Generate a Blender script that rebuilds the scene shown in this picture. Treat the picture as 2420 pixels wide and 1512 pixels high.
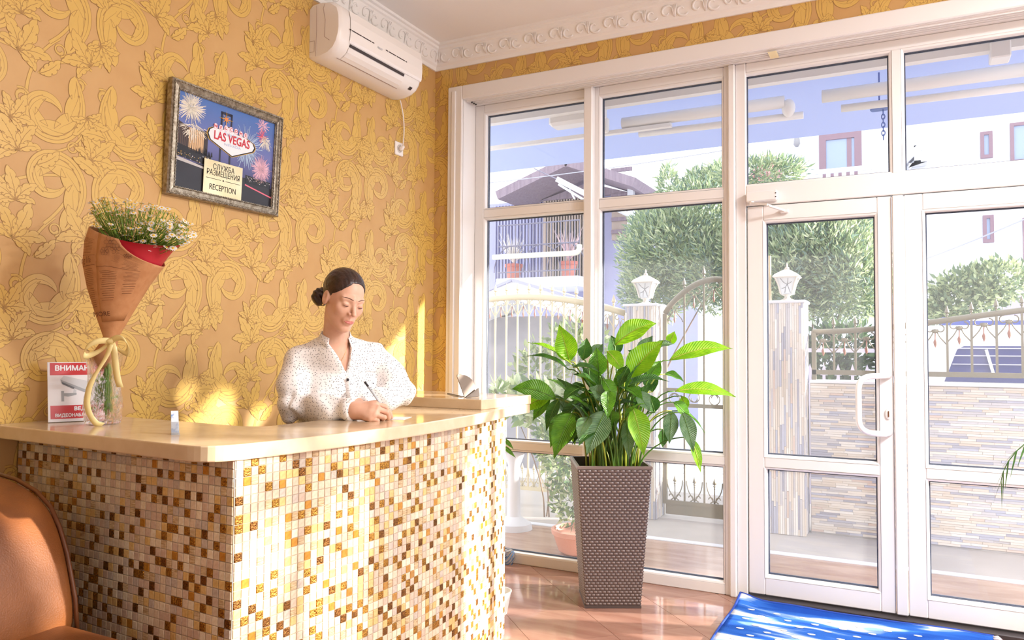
import bpy, bmesh, math, random
import numpy as np
from mathutils import Vector, Matrix, Euler
for _o in list(bpy.data.objects): bpy.data.objects.remove(_o)
scene = bpy.context.scene
COL = scene.collection
PI = math.pi
# ---------------------------------------------------------------- camera
cam_d = bpy.data.cameras.new('camera'); cam = bpy.data.objects.new('camera', cam_d); COL.objects.link(cam)
scene.camera = cam
cam_d.sensor_width = 36.0; cam_d.lens = 36.0 * 1827.5 / 2420.0; cam_d.clip_start = 0.05; cam_d.clip_end = 300
_yw, _pt, _rl = math.radians(-27.3234), math.radians(2.2337), math.radians(0.39256)
_f = Vector((math.sin(_yw) * math.cos(_pt), math.cos(_yw) * math.cos(_pt), math.sin(_pt)))
_r = Vector((math.cos(_yw), -math.sin(_yw), 0)); _u = _r.cross(_f)
_r2 = math.cos(_rl) * _r + math.sin(_rl) * _u; _u2 = -math.sin(_rl) * _r + math.cos(_rl) * _u
CAM = Vector((0, 0, 1.30))
_m = Matrix((( _r2.x, _u2.x, -_f.x, CAM.x), (_r2.y, _u2.y, -_f.y, CAM.y), (_r2.z, _u2.z, -_f.z, CAM.z), (0, 0, 0, 1)))
cam.matrix_world = _m
# ---------------------------------------------------------------- world, sun, exposure
world = bpy.data.worlds.new('sky'); scene.world = world; world.use_nodes = True
_bg = world.node_tree.nodes['Background']
_bg.inputs[0].default_value = (0.93, 0.965, 1.0, 1); _bg.inputs[1].default_value = 2.1
SUN_DIR = Vector((0.86, 0.34, 0.265)).normalized()          # towards the sun
sun_d = bpy.data.lights.new('sun', 'SUN'); sun = bpy.data.objects.new('sun', sun_d); COL.objects.link(sun)
sun_d.energy = 12.5; sun_d.color = (1.0, 0.93, 0.82); sun_d.angle = math.radians(0.9)
sun.rotation_euler = SUN_DIR.to_track_quat('Z', 'Y').to_euler()
vs = scene.view_settings
vs.view_transform = 'Standard'; vs.look = 'None'; vs.gamma = 1.0; vs.exposure = 0.47; vs.use_curve_mapping = False
# ---------------------------------------------------------------- helpers
def px(x, y):
    """direction through pixel (x, y) of the 2420 x 1512 frame"""
    return (_r2 * ((x - 1210) / 1827.5) + _u2 * (-(y - 756) / 1827.5) + _f)
def atY(x, y, Y): d = px(x, y); return CAM + d * (Y / d.y)
def atX(x, y, X): d = px(x, y); return CAM + d * (X / d.x)
def atZ(x, y, Z): d = px(x, y); return CAM + d * ((Z - CAM.z) / d.z)
def lin(c):
    o = []
    for v in c[:3]:
        v = v / 255.0
        o.append(v / 12.92 if v <= 0.04045 else ((v + 0.055) / 1.055) ** 2.4)
    return (o[0], o[1], o[2], 1.0)
MATS = {}
def mat(name, col, rough=0.5, metal=0.0, col2=None, scale=30.0, bump=0.0, bscale=None, spec=0.5, detail=4.0,
        trans=0.0, alpha=1.0, sss=0.0, coat=0.0, rnd=0.0, stretch=None, emis=None, transl=0.0, contrast=(0.35, 0.65)):
    if name in MATS: return MATS[name]
    m = bpy.data.materials.new(name); m.use_nodes = True; MATS[name] = m
    nt = m.node_tree; N = nt.nodes; L = nt.links
    b = N['Principled BSDF']; out = N['Material Output']
    b.inputs['Base Color'].default_value = lin(col); b.inputs['Roughness'].default_value = rough
    b.inputs['Metallic'].default_value = metal; b.inputs['Specular IOR Level'].default_value = spec
    b.inputs['Transmission Weight'].default_value = trans; b.inputs['Coat Weight'].default_value = coat
    if sss: b.inputs['Subsurface Weight'].default_value = sss; b.inputs['Subsurface Radius'].default_value = (0.02, 0.008, 0.004); b.inputs['Subsurface Scale'].default_value = 0.5
    tc = None
    def coords():
        nonlocal tc
        if tc is None:
            t = N.new('ShaderNodeTexCoord'); mp = N.new('ShaderNodeMapping'); L.new(t.outputs['Object'], mp.inputs['Vector'])
            if stretch: mp.inputs['Scale'].default_value = stretch
            tc = mp.outputs[0]
        return tc
    src = None
    if col2 is not None:
        n = N.new('ShaderNodeTexNoise'); n.inputs['Scale'].default_value = scale; n.inputs['Detail'].default_value = detail
        L.new(coords(), n.inputs['Vector'])
        r = N.new('ShaderNodeValToRGB'); L.new(n.outputs[0], r.inputs[0])
        r.color_ramp.elements[0].position = contrast[0]; r.color_ramp.elements[1].position = contrast[1]
        r.color_ramp.elements[0].color = lin(col); r.color_ramp.elements[1].color = lin(col2)
        src = r.outputs[0]
    if rnd:
        oi = N.new('ShaderNodeObjectInfo'); hs = N.new('ShaderNodeHueSaturation')
        mr = N.new('ShaderNodeMapRange'); mr.inputs['To Min'].default_value = 1 - rnd; mr.inputs['To Max'].default_value = 1 + rnd
        L.new(oi.outputs['Random'], mr.inputs['Value']); L.new(mr.outputs[0], hs.inputs['Value'])
        if src: L.new(src, hs.inputs['Color'])
        else: hs.inputs['Color'].default_value = lin(col)
        src = hs.outputs[0]
    if src: L.new(src, b.inputs['Base Color'])
    if bump:
        n2 = N.new('ShaderNodeTexNoise'); n2.inputs['Scale'].default_value = bscale or scale; n2.inputs['Detail'].default_value = 3
        L.new(coords(), n2.inputs['Vector'])
        bp = N.new('ShaderNodeBump'); bp.inputs['Strength'].default_value = bump; bp.inputs['Distance'].default_value = 0.004
        L.new(n2.outputs[0], bp.inputs['Height']); L.new(bp.outputs[0], b.inputs['Normal'])
    if transl:
        tr = N.new('ShaderNodeBsdfTranslucent'); mx = N.new('ShaderNodeMixShader'); mx.inputs[0].default_value = transl
        if src: L.new(src, tr.inputs['Color'])
        else: tr.inputs['Color'].default_value = lin(col)
        L.new(b.outputs[0], mx.inputs[1]); L.new(tr.outputs[0], mx.inputs[2]); L.new(mx.outputs[0], out.inputs[0])
    if emis: b.inputs['Emission Color'].default_value = lin(col); b.inputs['Emission Strength'].default_value = emis
    return m

class MB:
    """collects shapes in world coordinates, then links them as one mesh object"""
    def __init__(s): s.v = []; s.f = []; s.m = []
    def add(s, vs_, fs, mi=0):
        o = len(s.v); s.v.extend([tuple(p) for p in vs_]); s.f.extend([tuple(i + o for i in q) for q in fs]); s.m.extend([mi] * len(fs)); return s
    def box(s, x0, x1, y0, y1, z0, z1, mi=0):
        return s.add([(x0,y0,z0),(x1,y0,z0),(x1,y1,z0),(x0,y1,z0),(x0,y0,z1),(x1,y0,z1),(x1,y1,z1),(x0,y1,z1)],
                     [(0,3,2,1),(4,5,6,7),(0,1,5,4),(1,2,6,5),(2,3,7,6),(3,0,4,7)], mi)
    def bbox(s, x0, x1, y0, y1, z0, z1, b=0.004, mi=0):
        """box with chamfered edges"""
        b = min(b, (x1-x0)*.45, (y1-y0)*.45, (z1-z0)*.45)
        rings = []
        for z, i in ((z0, b), (z0 + b, 0), (z1 - b, 0), (z1, b)):
            a0, a1, c0, c1 = x0 + i, x1 - i, y0 + i, y1 - i; k = b if i == 0 else b * .4
            rings.append([(a0+k,c0,z),(a1-k,c0,z),(a1,c0+k,z),(a1,c1-k,z),(a1-k,c1,z),(a0+k,c1,z),(a0,c1-k,z),(a0,c0+k,z)])
        return s.loft(rings, True, True, mi)
    def obox(s, c, ax, ay, az, mi=0):
        c = Vector(c); ax = Vector(ax); ay = Vector(ay); az = Vector(az)
        P = [c + i*ax + j*ay + k*az for k in (-1, 1) for (i, j) in ((-1,-1),(1,-1),(1,1),(-1,1))]
        return s.add(P, [(0,3,2,1),(4,5,6,7),(0,1,5,4),(1,2,6,5),(2,3,7,6),(3,0,4,7)], mi)
    def bar(s, a, b, w, h, up=(0, 0, 1), mi=0):
        a = Vector(a); b = Vector(b); d = (b - a).normalized(); up = Vector(up)
        x = d.cross(up)
        if x.length < 1e-5: x = d.cross(Vector((1, 0, 0)))
        x.normalize(); y = x.cross(d).normalized()
        return s.obox((a + b) / 2, d * ((b - a).length / 2), x * (w / 2), y * (h / 2), mi)
    def loft(s, rings, cap0=True, cap1=True, mi=0, closed=True):
        n = len(rings[0]); vs_ = [p for r in rings for p in r]; fs = []
        for i in range(len(rings) - 1):
            for j in range(n if closed else n - 1):
                k = (j + 1) % n
                fs.append((i*n + j, i*n + k, (i+1)*n + k, (i+1)*n + j))
        if cap0: fs.append(tuple(range(n - 1, -1, -1)))
        if cap1: fs.append(tuple((len(rings) - 1) * n + j for j in range(n)))
        return s.add(vs_, fs, mi)
    def tube(s, path, r, n=8, caps=True, mi=0, flat=1.0, up=None):
        path = [Vector(p) for p in path]; rs = r if isinstance(r, (list, tuple)) else [r] * len(path)
        rings = []; prev = None
        for i, p in enumerate(path):
            d = (path[min(i+1, len(path)-1)] - path[max(i-1, 0)])
            d = d.normalized() if d.length > 1e-9 else Vector((0, 0, 1))
            if prev is None:
                a = Vector(up) if up else (Vector((0, 0, 1)) if abs(d.z) < .9 else Vector((1, 0, 0)))
            else: a = prev
            y = (a - d * a.dot(d)); y.normalize(); x = d.cross(y); prev = y
            rings.append([p + x * (math.cos(2*PI*k/n) * rs[i]) + y * (math.sin(2*PI*k/n) * rs[i] * flat) for k in range(n)])
        return s.loft(rings, caps, caps, mi)
    def lathe(s, prof, c=(0, 0, 0), n=24, mi=0, capb=True, capt=False, squash=1.0):
        c = Vector(c)
        rings = [[c + Vector((r*math.cos(2*PI*k/n), r*squash*math.sin(2*PI*k/n), z)) for k in range(n)] for r, z in prof]
        return s.loft(rings, capb, capt, mi)
    def sphere(s, c, r, n=12, m=8, mi=0):
        if not isinstance(r, (tuple, list)): r = (r, r, r)
        c = Vector(c); rings = []
        for i in range(m + 1):
            t = PI * i / m; q = max(math.sin(t), 1e-3)
            rings.append([c + Vector((r[0]*q*math.cos(2*PI*k/n), r[1]*q*math.sin(2*PI*k/n), -r[2]*math.cos(t))) for k in range(n)])
        return s.loft(rings, True, True, mi)
    def prism(s, poly, O, U, V, W, mi=0):
        """2-D outline in the frame O + u*U + v*V, pushed along W"""
        O = Vector(O); U = Vector(U); V = Vector(V); W = Vector(W); n = len(poly)
        a = [O + U*u + V*v for u, v in poly]; b = [p + W for p in a]
        fs = [tuple(range(n - 1, -1, -1)), tuple(range(n, 2*n))] + [(i, (i+1) % n, n + (i+1) % n, n + i) for i in range(n)]
        return s.add(a + b, fs, mi)
    def mesh(s, name, mats, origin, smooth):
        me = bpy.data.meshes.new(name)
        V = np.array(s.v, dtype=np.float64).reshape(-1, 3) - np.array(origin)
        me.from_pydata(V.tolist(), [], s.f)
        for m in (mats if isinstance(mats, (list, tuple)) else [mats]): me.materials.append(m)
        if len(set(s.m)) > 1 or (s.m and s.m[0]): me.polygons.foreach_set('material_index', s.m)
        if smooth: me.polygons.foreach_set('use_smooth', [True] * len(me.polygons))
        me.update(); return me
    def build(s, name, mats, parent=None, smooth=False, bevel=0, origin=None, fix=True):
        V = np.array(s.v, dtype=np.float64).reshape(-1, 3)
        if origin is None: origin = ((V[:,0].min()+V[:,0].max())/2, (V[:,1].min()+V[:,1].max())/2, V[:,2].min())
        me = s.mesh(name, mats, origin, smooth)
        if fix:
            bm = bmesh.new(); bm.from_mesh(me); bmesh.ops.recalc_face_normals(bm, faces=bm.faces); bm.to_mesh(me); bm.free()
        o = bpy.data.objects.new(name, me); COL.objects.link(o); place(o, origin, parent)
        if bevel:
            md = o.modifiers.new('bevel', 'BEVEL'); md.width = bevel; md.segments = 2; md.limit_method = 'ANGLE'
        if smooth == 'auto': autosmooth(o)
        return o
def wloc(o):
    v = Vector(o.location)
    while o.parent: o = o.parent; v += Vector(o.location)
    return v
def place(o, origin, parent):
    if parent is not None: o.parent = parent; o.location = Vector(origin) - wloc(parent)
    else: o.location = origin
def autosmooth(o, ang=40):
    me = o.data; me.polygons.foreach_set('use_smooth', [True] * len(me.polygons))
    bm = bmesh.new(); bm.from_mesh(me)
    for e in bm.edges:
        if len(e.link_faces) == 2 and e.calc_face_angle(0) > math.radians(ang): e.smooth = False
    bm.to_mesh(me); bm.free()
def tag(o, label=None, cat=None, group=None, kind=None):
    if label: o['label'] = label
    if cat: o['category'] = cat
    if group: o['group'] = group
    if kind: o['kind'] = kind
    return o
def thing(name, loc, label=None, cat=None, group=None, kind=None):
    o = bpy.data.objects.new(name, None); COL.objects.link(o); o.location = loc; o.empty_display_size = 0.1
    return tag(o, label, cat, group, kind)
def copy_to(src, origin, parent, mesh=None):
    c = src.copy()
    if mesh: c.data = mesh
    COL.objects.link(c); c.parent = None; place(c, origin, parent); return c
def bez(p0, p1, p2, p3, n=12):
    p0, p1, p2, p3 = map(Vector, (p0, p1, p2, p3)); o = []
    for i in range(n + 1):
        t = i / n; u = 1 - t
        o.append(p0*u**3 + p1*3*u*u*t + p2*3*u*t*t + p3*t**3)
    return o
def arc2(cx, cy, r, a0, a1, n=10): return [(cx + r*math.cos(a0 + (a1-a0)*i/n), cy + r*math.sin(a0 + (a1-a0)*i/n)) for i in range(n + 1)]
def text_mesh(txt, size, font_bold=0.0, align='CENTER', sx=1.0):
    """lettering as 2-D triangles: returns (verts2d, faces)"""
    cu = bpy.data.curves.new('lettering', 'FONT'); cu.body = txt; cu.size = size; cu.align_x = align; cu.align_y = 'CENTER'
    cu.offset = font_bold; cu.resolution_u = 3
    o = bpy.data.objects.new('lettering', cu); COL.objects.link(o)
    bpy.context.view_layer.update()
    dg = bpy.context.evaluated_depsgraph_get(); me = o.evaluated_get(dg).to_mesh()
    vs_ = [(v.co.x * sx, v.co.y) for v in me.vertices]; fs = [tuple(p.vertices) for p in me.polygons]
    o.evaluated_get(dg).to_mesh_clear(); bpy.data.objects.remove(o); bpy.data.curves.remove(cu)
    return vs_, fs
def put_text(mb, txt, O, U, V, size, bold=0.0, mi=0, sx=1.0, align='CENTER'):
    vs_, fs = text_mesh(txt, size, 0.0, align, sx); O = Vector(O); U = Vector(U); V = Vector(V); n = U.cross(V).normalized()
    if n.dot(CAM - O) < 0: n = -n
    for k, (du, dv) in enumerate(((0, 0), (1, 0), (-1, 0), (0, 1), (0, -1), (.7, .7), (-.7, -.7)) if bold else ((0, 0),)):   # heavier strokes from shifted copies
        mb.add([O + U*(a + du*bold) + V*(b + dv*bold) + n * (k * 2e-5) for a, b in vs_], fs, mi)
# ================================================================ materials of the shell
XW, YW, ZC = -2.68, 4.10, 3.22            # left wall, window wall, ceiling
XR, YB = 2.7, -2.4                         # right side, back end of what is built
paper = mat('wallpaper_ground', (209, 166, 106), 0.5, col2=(203, 158, 98), scale=5, bump=0.05, bscale=900)
gold = mat('wallpaper_scroll', (218, 178, 92), 0.30, bump=0.06, bscale=500, spec=0.6)
goldline = mat('wallpaper_outline_shade', (172, 130, 66), 0.5)  # leaf outlines and veins, darker to carry the shading of the embossing
plaster = mat('white_plaster', (246, 243, 239), 0.6, bump=0.03, bscale=60)
pvc = mat('white_pvc', (238, 234, 231), 0.28, spec=0.5)
gasket = mat('dark_gasket', (66, 74, 92), 0.5)
stone_top = mat('beige_marble', (226, 203, 170), 0.12, col2=(214, 188, 152), scale=14, spec=0.55, detail=10, contrast=(0.3, 0.7))
def glass_material():
    m = bpy.data.materials.new('window_glass'); m.use_nodes = True; nt = m.node_tree; N = nt.nodes; L = nt.links
    N.remove(N['Principled BSDF']); out = N['Material Output']
    t = N.new('ShaderNodeBsdfTransparent'); t.inputs[0].default_value = (0.965, 0.975, 1.0, 1)
    g = N.new('ShaderNodeBsdfGlossy'); g.inputs['Roughness'].default_value = 0.0
    d = N.new('ShaderNodeBsdfTranslucent'); d.inputs[0].default_value = (0.93, 0.95, 1.0, 1)
    fr = N.new('ShaderNodeFresnel'); fr.inputs[0].default_value = 1.5
    m1 = N.new('ShaderNodeMixShader'); m1.inputs[0].default_value = 0.035      # milky flare veil mixed into the pane
    L.new(t.outputs[0], m1.inputs[1]); L.new(d.outputs[0], m1.inputs[2])
    m2 = N.new('ShaderNodeMixShader'); ge = N.new('ShaderNodeNewGeometry'); sub = N.new('ShaderNodeMath'); sub.operation = 'SUBTRACT'; sub.inputs[0].default_value = 1.0; L.new(ge.outputs['Backfacing'], sub.inputs[1]); mu = N.new('ShaderNodeMath'); mu.operation = 'MULTIPLY'; L.new(fr.outputs[0], mu.inputs[0]); L.new(sub.outputs[0], mu.inputs[1]); L.new(mu.outputs[0], m2.inputs[0]);   # one reflecting face per pane
    L.new(m1.outputs[0], m2.inputs[1]); L.new(g.outputs[0], m2.inputs[2])
    L.new(m2.outputs[0], out.inputs[0]); MATS['window_glass'] = m; return m
glass = glass_material()

# ================================================================ wallpaper scroll pattern
def scroll_cell():
    """one repeat of the acanthus scroll: quads of leaf surface and of outline, cell 0.53 x 0.64"""
    leafq, lineq, layers = [], [], []
    def spine(p, a0, ln, curl, pw, n):
        pts = [(p[0], p[1])]; tang = [a0]; x, y = p
        for i in range(1, n + 1):
            t = i / n; a = a0 + curl * t ** pw; x += math.cos(a) * ln / n; y += math.sin(a) * ln / n
            pts.append((x, y)); tang.append(a)
        return pts, tang
    def ribbon(pts, w, dst):
        for i in range(len(pts) - 1):
            (x0, y0), (x1, y1) = pts[i], pts[i+1]; L = math.hypot(x1-x0, y1-y0)
            if L < 1e-5: continue
            nx, ny = -(y1-y0)/L, (x1-x0)/L
            w0 = w(i/(len(pts)-1)) if callable(w) else w; w1 = w((i+1)/(len(pts)-1)) if callable(w) else w
            dst.append(((x0-nx*w0, y0-ny*w0), (x1-nx*w1, y1-ny*w1), (x1+nx*w1, y1+ny*w1), (x0+nx*w0, y0+ny*w0)))
    LW = 0.00085
    def off(pts, tg, ws): return [(x - math.sin(a)*w, y + math.cos(a)*w) for (x, y), a, w in zip(pts, tg, ws)]
    def stem(p, a0, ln, curl, pw=1.5, w0=0.006, w1=0.003, n=30, bulb=0.0):
        pts, tg = spine(p, a0, ln, curl, pw, n)
        ws = [w0 + (w1-w0)*i/n + bulb*max(0, i/n - .72)*3.5 for i in range(n + 1)]
        ribbon(pts, lambda t: ws[int(round(t*n))], leafq)
        ribbon(off(pts, tg, ws), LW, lineq); ribbon(off(pts, tg, [-w for w in ws]), LW, lineq)
        return pts[-1], tg[-1]
    def curlleaf(p, a0, ln, curl, W, lobes=6, pw=1.75, n=72, back=0.30):
        """leaf that bends over: smooth back, lobes hanging on the hollow side"""
        sd = 1 if curl > 0 else -1; pts, tg = spine(p, a0, ln, curl, pw, n); lw, bw = [], []
        tip = []
        for i in range(n + 1):
            t = i / n; env = math.sin(PI * min(1, max(0, t) ** 0.85)) ** 0.6 if 0 < t < 1 else 0; ph = (t * lobes + 0.15) % 1.0
            lob = 0.50 + 0.50 * (1 - abs(2*ph - 1) ** 2.6)
            lw.append(sd * (W * env * lob * (1 - 0.55*t) + 0.002)); bw.append(-sd * (W * back * env + 0.002)); tip.append(W * 0.55 * env * (ph - 0.35))
        inn = [(x + math.cos(a)*s, y + math.sin(a)*s) for (x, y), a, s in zip(off(pts, tg, lw), tg, tip)]; bk = off(pts, tg, bw)
        for i in range(n): leafq.append((bk[i], bk[i+1], pts[i+1], pts[i])); leafq.append((pts[i], pts[i+1], inn[i+1], inn[i]))
        ribbon(inn, LW, lineq); ribbon(bk, LW, lineq)
        for fr in (0.45, -0.15): ribbon(off(pts, tg, [b*fr for b in bw])[4:-8], lambda t: LW*1.3*math.sin(PI*min(1, t+.05)), lineq)
        for k in range(lobes):
            ie = min(n, int(n * (k + .80) / lobes)); i0 = max(2, ie - int(n*.24)); sg = []
            for i in range(i0, ie + 1):
                u = (i - i0) / max(1, ie - i0); q = (u ** 1.5) * .62; sg.append((pts[i][0]*(1-q) + inn[i][0]*q, pts[i][1]*(1-q) + inn[i][1]*q))
            ribbon(sg, lambda t: LW*1.5*(1 - .7*t), lineq)
        return pts, tg
    def blade(p, a0, ln, curl, W, lobes=4, n=40):
        """pointed leaf with lobes on both sides"""
        pts, tg = spine(p, a0, ln, curl, 1.2, n); A, B = [], []
        for i in range(n + 1):
            t = i / n; env = math.sin(PI * t ** 0.8) ** 0.75 if 0 < t < 1 else 0
            for sd, dst, o_ in ((1, A, .1), (-1, B, .55)):
                ph = (t*lobes + o_) % 1.0; w = W * env * (.55 + .45*(1 - abs(2*ph-1)**2.2)); s = W*.5*env*(ph - .3); x, y = pts[i]; a = tg[i]
                dst.append((x - math.sin(a)*sd*w + math.cos(a)*s, y + math.cos(a)*sd*w + math.sin(a)*s))
        for i in range(n): leafq.append((A[i], A[i+1], pts[i+1], pts[i])); leafq.append((pts[i], pts[i+1], B[i+1], B[i]))
        ribbon(A, LW, lineq); ribbon(B, LW, lineq); ribbon(pts[1:int(n*.8)], lambda t: LW*1.6*(1 - .6*t), lineq)
    def fan(p, a, s, flip=1):
        for da, l, c, w in ((0.0, .125, .35, .026), (.62, .105, .8, .022), (-.62, .105, -.8, .022), (1.2, .075, 1.2, .016), (-1.2, .075, -1.2, .016)):
            blade(p, a + da*flip, l*s, c*flip, w*s, 4 if l > .1 else 3)
    def smallcurl(p, a, s, flip=1): stem(p, a, 0.16*s, 6.9*flip, 1.3, 0.0042*s, 0.0045*s, 36, 0.0045*s)
    def mark(): layers.append((len(leafq), len(lineq)))
    def curl_at(c, rot, ln, curl, W, lobes=7, back=.28):
        pts, tg = spine((0, 0), rot, ln, curl, 1.75, 40); xs = [p[0] for p in pts]; ys = [p[1] for p in pts]
        curlleaf((c[0] - (min(xs) + max(xs))/2, c[1] - (min(ys) + max(ys))/2), rot, ln, curl, W, lobes, back=back); mark()
    def fan_at(*a): fan(*a); mark()
    def sc(*a): smallcurl(*a); mark()
    # vines first, leaves over them
    for a in (((0.02, -0.03), 1.3, 0.40, 0.9, 1.0, .006, .006), ((0.10, 0.33), 0.9, 0.42, -0.9, 1.0, .006, .005), ((0.30, 0.02), 1.9, 0.36, -1.2, 1.0, .006, .005),
              ((0.36, 0.32), 0.7, 0.40, 1.1, 1.0, .006, .005), ((0.26, 0.27), 3.4, 0.25, -1.5, 1.1, .005, .004), ((0.27, 0.58), -.3, .25, 1.3, 1.1, .005, .004), ((0.52, 0.27), 2.9, .22, 1.2, 1.1, .005, .004)):
        stem(*a); mark()
    sc((0.255, 0.13), 0.3, 1.0, -1); sc((0.50, 0.21), 2.2, .95, 1); sc((0.26, 0.46), 2.6, 1.0, 1); sc((0.02, 0.53), 0.4, 1.0, -1); sc((0.05, 0.27), 2.8, .9, -1); sc((0.40, 0.28), 0.4, .8, 1); sc((0.48, 0.60), 1.6, .8, 1)
    curl_at((0.115, 0.125), 2.2, 0.62, -6.6, 0.080); curl_at((0.385, 0.110), -1.2, 0.60, -6.4, 0.076)
    curl_at((0.135, 0.440), -2.0, 0.60, 6.5, 0.078); curl_at((0.400, 0.430), 0.9, 0.62, 6.6, 0.080)
    fan_at((0.255, 0.255), 1.0, 1.15, 1); fan_at((0.515, 0.285), 2.3, 1.10, -1); fan_at((0.265, 0.555), 2.0, 1.15, 1); fan_at((0.005, 0.275), 0.6, .95, 1); fan_at((0.525, 0.575), .9, 1.05, -1); fan_at((0.235, 0.02), 0.9, .85, 1); fan_at((0.262, 0.385), 1.7, .95, 1); fan_at((0.505, 0.09), -1.2, .9, 1); fan_at((0.02, 0.055), -1.0, .8, -1)
    # inner leaves of the scrolls
    blade((0.03, 0.20), 2.4, .12, .6, .026, 4); mark(); blade((0.33, 0.20), .5, .10, .6, .022, 4); mark(); blade((0.33, 0.52), .4, .10, .6, .022, 4); mark(); blade((0.05, 0.35), 2.9, .10, .6, .022, 4); mark()
    la = []; li = []; k = 0
    for i in range(len(leafq)):
        while k < len(layers) and i >= layers[k][0]: k += 1
        la.append(k)
    k = 0
    for i in range(len(lineq)):
        while k < len(layers) and i >= layers[k][1]: k += 1
        li.append(k)
    return leafq, lineq, la, li
_LEAF, _LINE, _LA, _LI = scroll_cell()
def paper_pattern(name, parent, O, U, V, u0, u1, v0, v1, off):
    """lay the repeat over the rectangle u0..u1 x v0..v1 of the plane O + u*U + v*V, in relief"""
    O = np.array(O, float); U = np.array(U, float); V = np.array(V, float); Wn = np.cross(U, V)
    for nm, quads, lay, h, m in (('scroll_relief', _LEAF, _LA, 0.0005, gold), ('scroll_outline_shade', _LINE, _LI, 0.00054, goldline)):
        q = np.array(quads); lay = np.array(lay) * 6e-5                                       # k x 4 x 2
        acc = []; hs = []
        for i in range(int(u0 // 0.53) - 1, int(u1 // 0.53) + 2):
            dz = 0.32 * (i % 2)
            for j in range(int(v0 // 0.64) - 2, int(v1 // 0.64) + 2):
                t = q + np.array([i * 0.53 + off[0], j * 0.64 + dz + off[1]])
                keep = ((t[..., 0].max(1) > u0) & (t[..., 0].min(1) < u1) & (t[..., 1].max(1) > v0) & (t[..., 1].min(1) < v1))
                t = t[keep]; t[..., 0] = t[..., 0].clip(u0, u1); t[..., 1] = t[..., 1].clip(v0, v1); acc.append(t); hs.append(lay[keep])
        t = np.concatenate(acc); n = len(t); hh = h + np.concatenate(hs)[:, None] + (np.arange(n) % 41)[:, None] * 6e-7
        P = O + t[..., :1] * U + t[..., 1:] * V + (hh * np.ones((1, 4)))[..., None] * Wn
        cr_ = lambda a, b: a[:, 0] * b[:, 1] - a[:, 1] * b[:, 0]
        c1 = cr_(t[:, 1] - t[:, 0], t[:, 2] - t[:, 0]); c2 = cr_(t[:, 2] - t[:, 0], t[:, 3] - t[:, 0]); ar = 2e-9; F_ = []
        for i in range(n):                                        # folded quads keep only their sound half
            g1, g2 = abs(c1[i]) > ar, abs(c2[i]) > ar
            if g1 and g2 and c1[i] * c2[i] > 0: F_.append((4*i, 4*i + 1, 4*i + 2, 4*i + 3) if c1[i] > 0 else (4*i + 3, 4*i + 2, 4*i + 1, 4*i))
            elif g1 and abs(c1[i]) >= abs(c2[i]): F_.append((4*i, 4*i + 1, 4*i + 2) if c1[i] > 0 else (4*i + 2, 4*i + 1, 4*i))
            elif g2: F_.append((4*i, 4*i + 2, 4*i + 3) if c2[i] > 0 else (4*i + 3, 4*i + 2, 4*i))
        me = bpy.data.meshes.new(nm); me.from_pydata(P.reshape(-1, 3).tolist(), [], F_); me.materials.append(m)
        o = bpy.data.objects.new(nm, me); COL.objects.link(o); place(o, (0, 0, 0), parent); o['kind'] = 'stuff'

# ================================================================ walls, floor, ceiling
wall_left = tag(MB().box(XW - 0.2, XW, YB, YW + 0.2, -0.02, ZC).build('wall_left', paper), 'golden damask wallpapered wall behind the reception desk', kind='structure')
paper_pattern('scrolls', wall_left, (XW, 0, 0), (0, 1, 0), (0, 0, 1), YB, YW, 0.0, 3.09, (0.21, 0.13))
ww = MB()
ww.box(XW, -2.545, YW, YW + 0.2, -0.02, ZC); ww.box(-2.545, XR, YW, YW + 0.2, 2.93, ZC)
wall_window = tag(ww.build('wall_window', paper), 'strip of golden wallpapered wall above the glazing', kind='structure')
paper_pattern('scrolls', wall_window, (0, YW, 0), (1, 0, 0), (0, 0, 1), XW, XR, 2.94, 3.09, (0.12, 0.02))
paper_pattern('scrolls', wall_window, (0, YW, 0), (1, 0, 0), (0, 0, 1), XW, -2.55, 0.0, 2.94, (0.12, 0.02))
tag(MB().box(XW - 0.2, XR, YB, YW + 0.2, ZC, ZC + 0.15).build('ceiling', plaster), 'plain white plaster ceiling', kind='structure')
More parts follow.
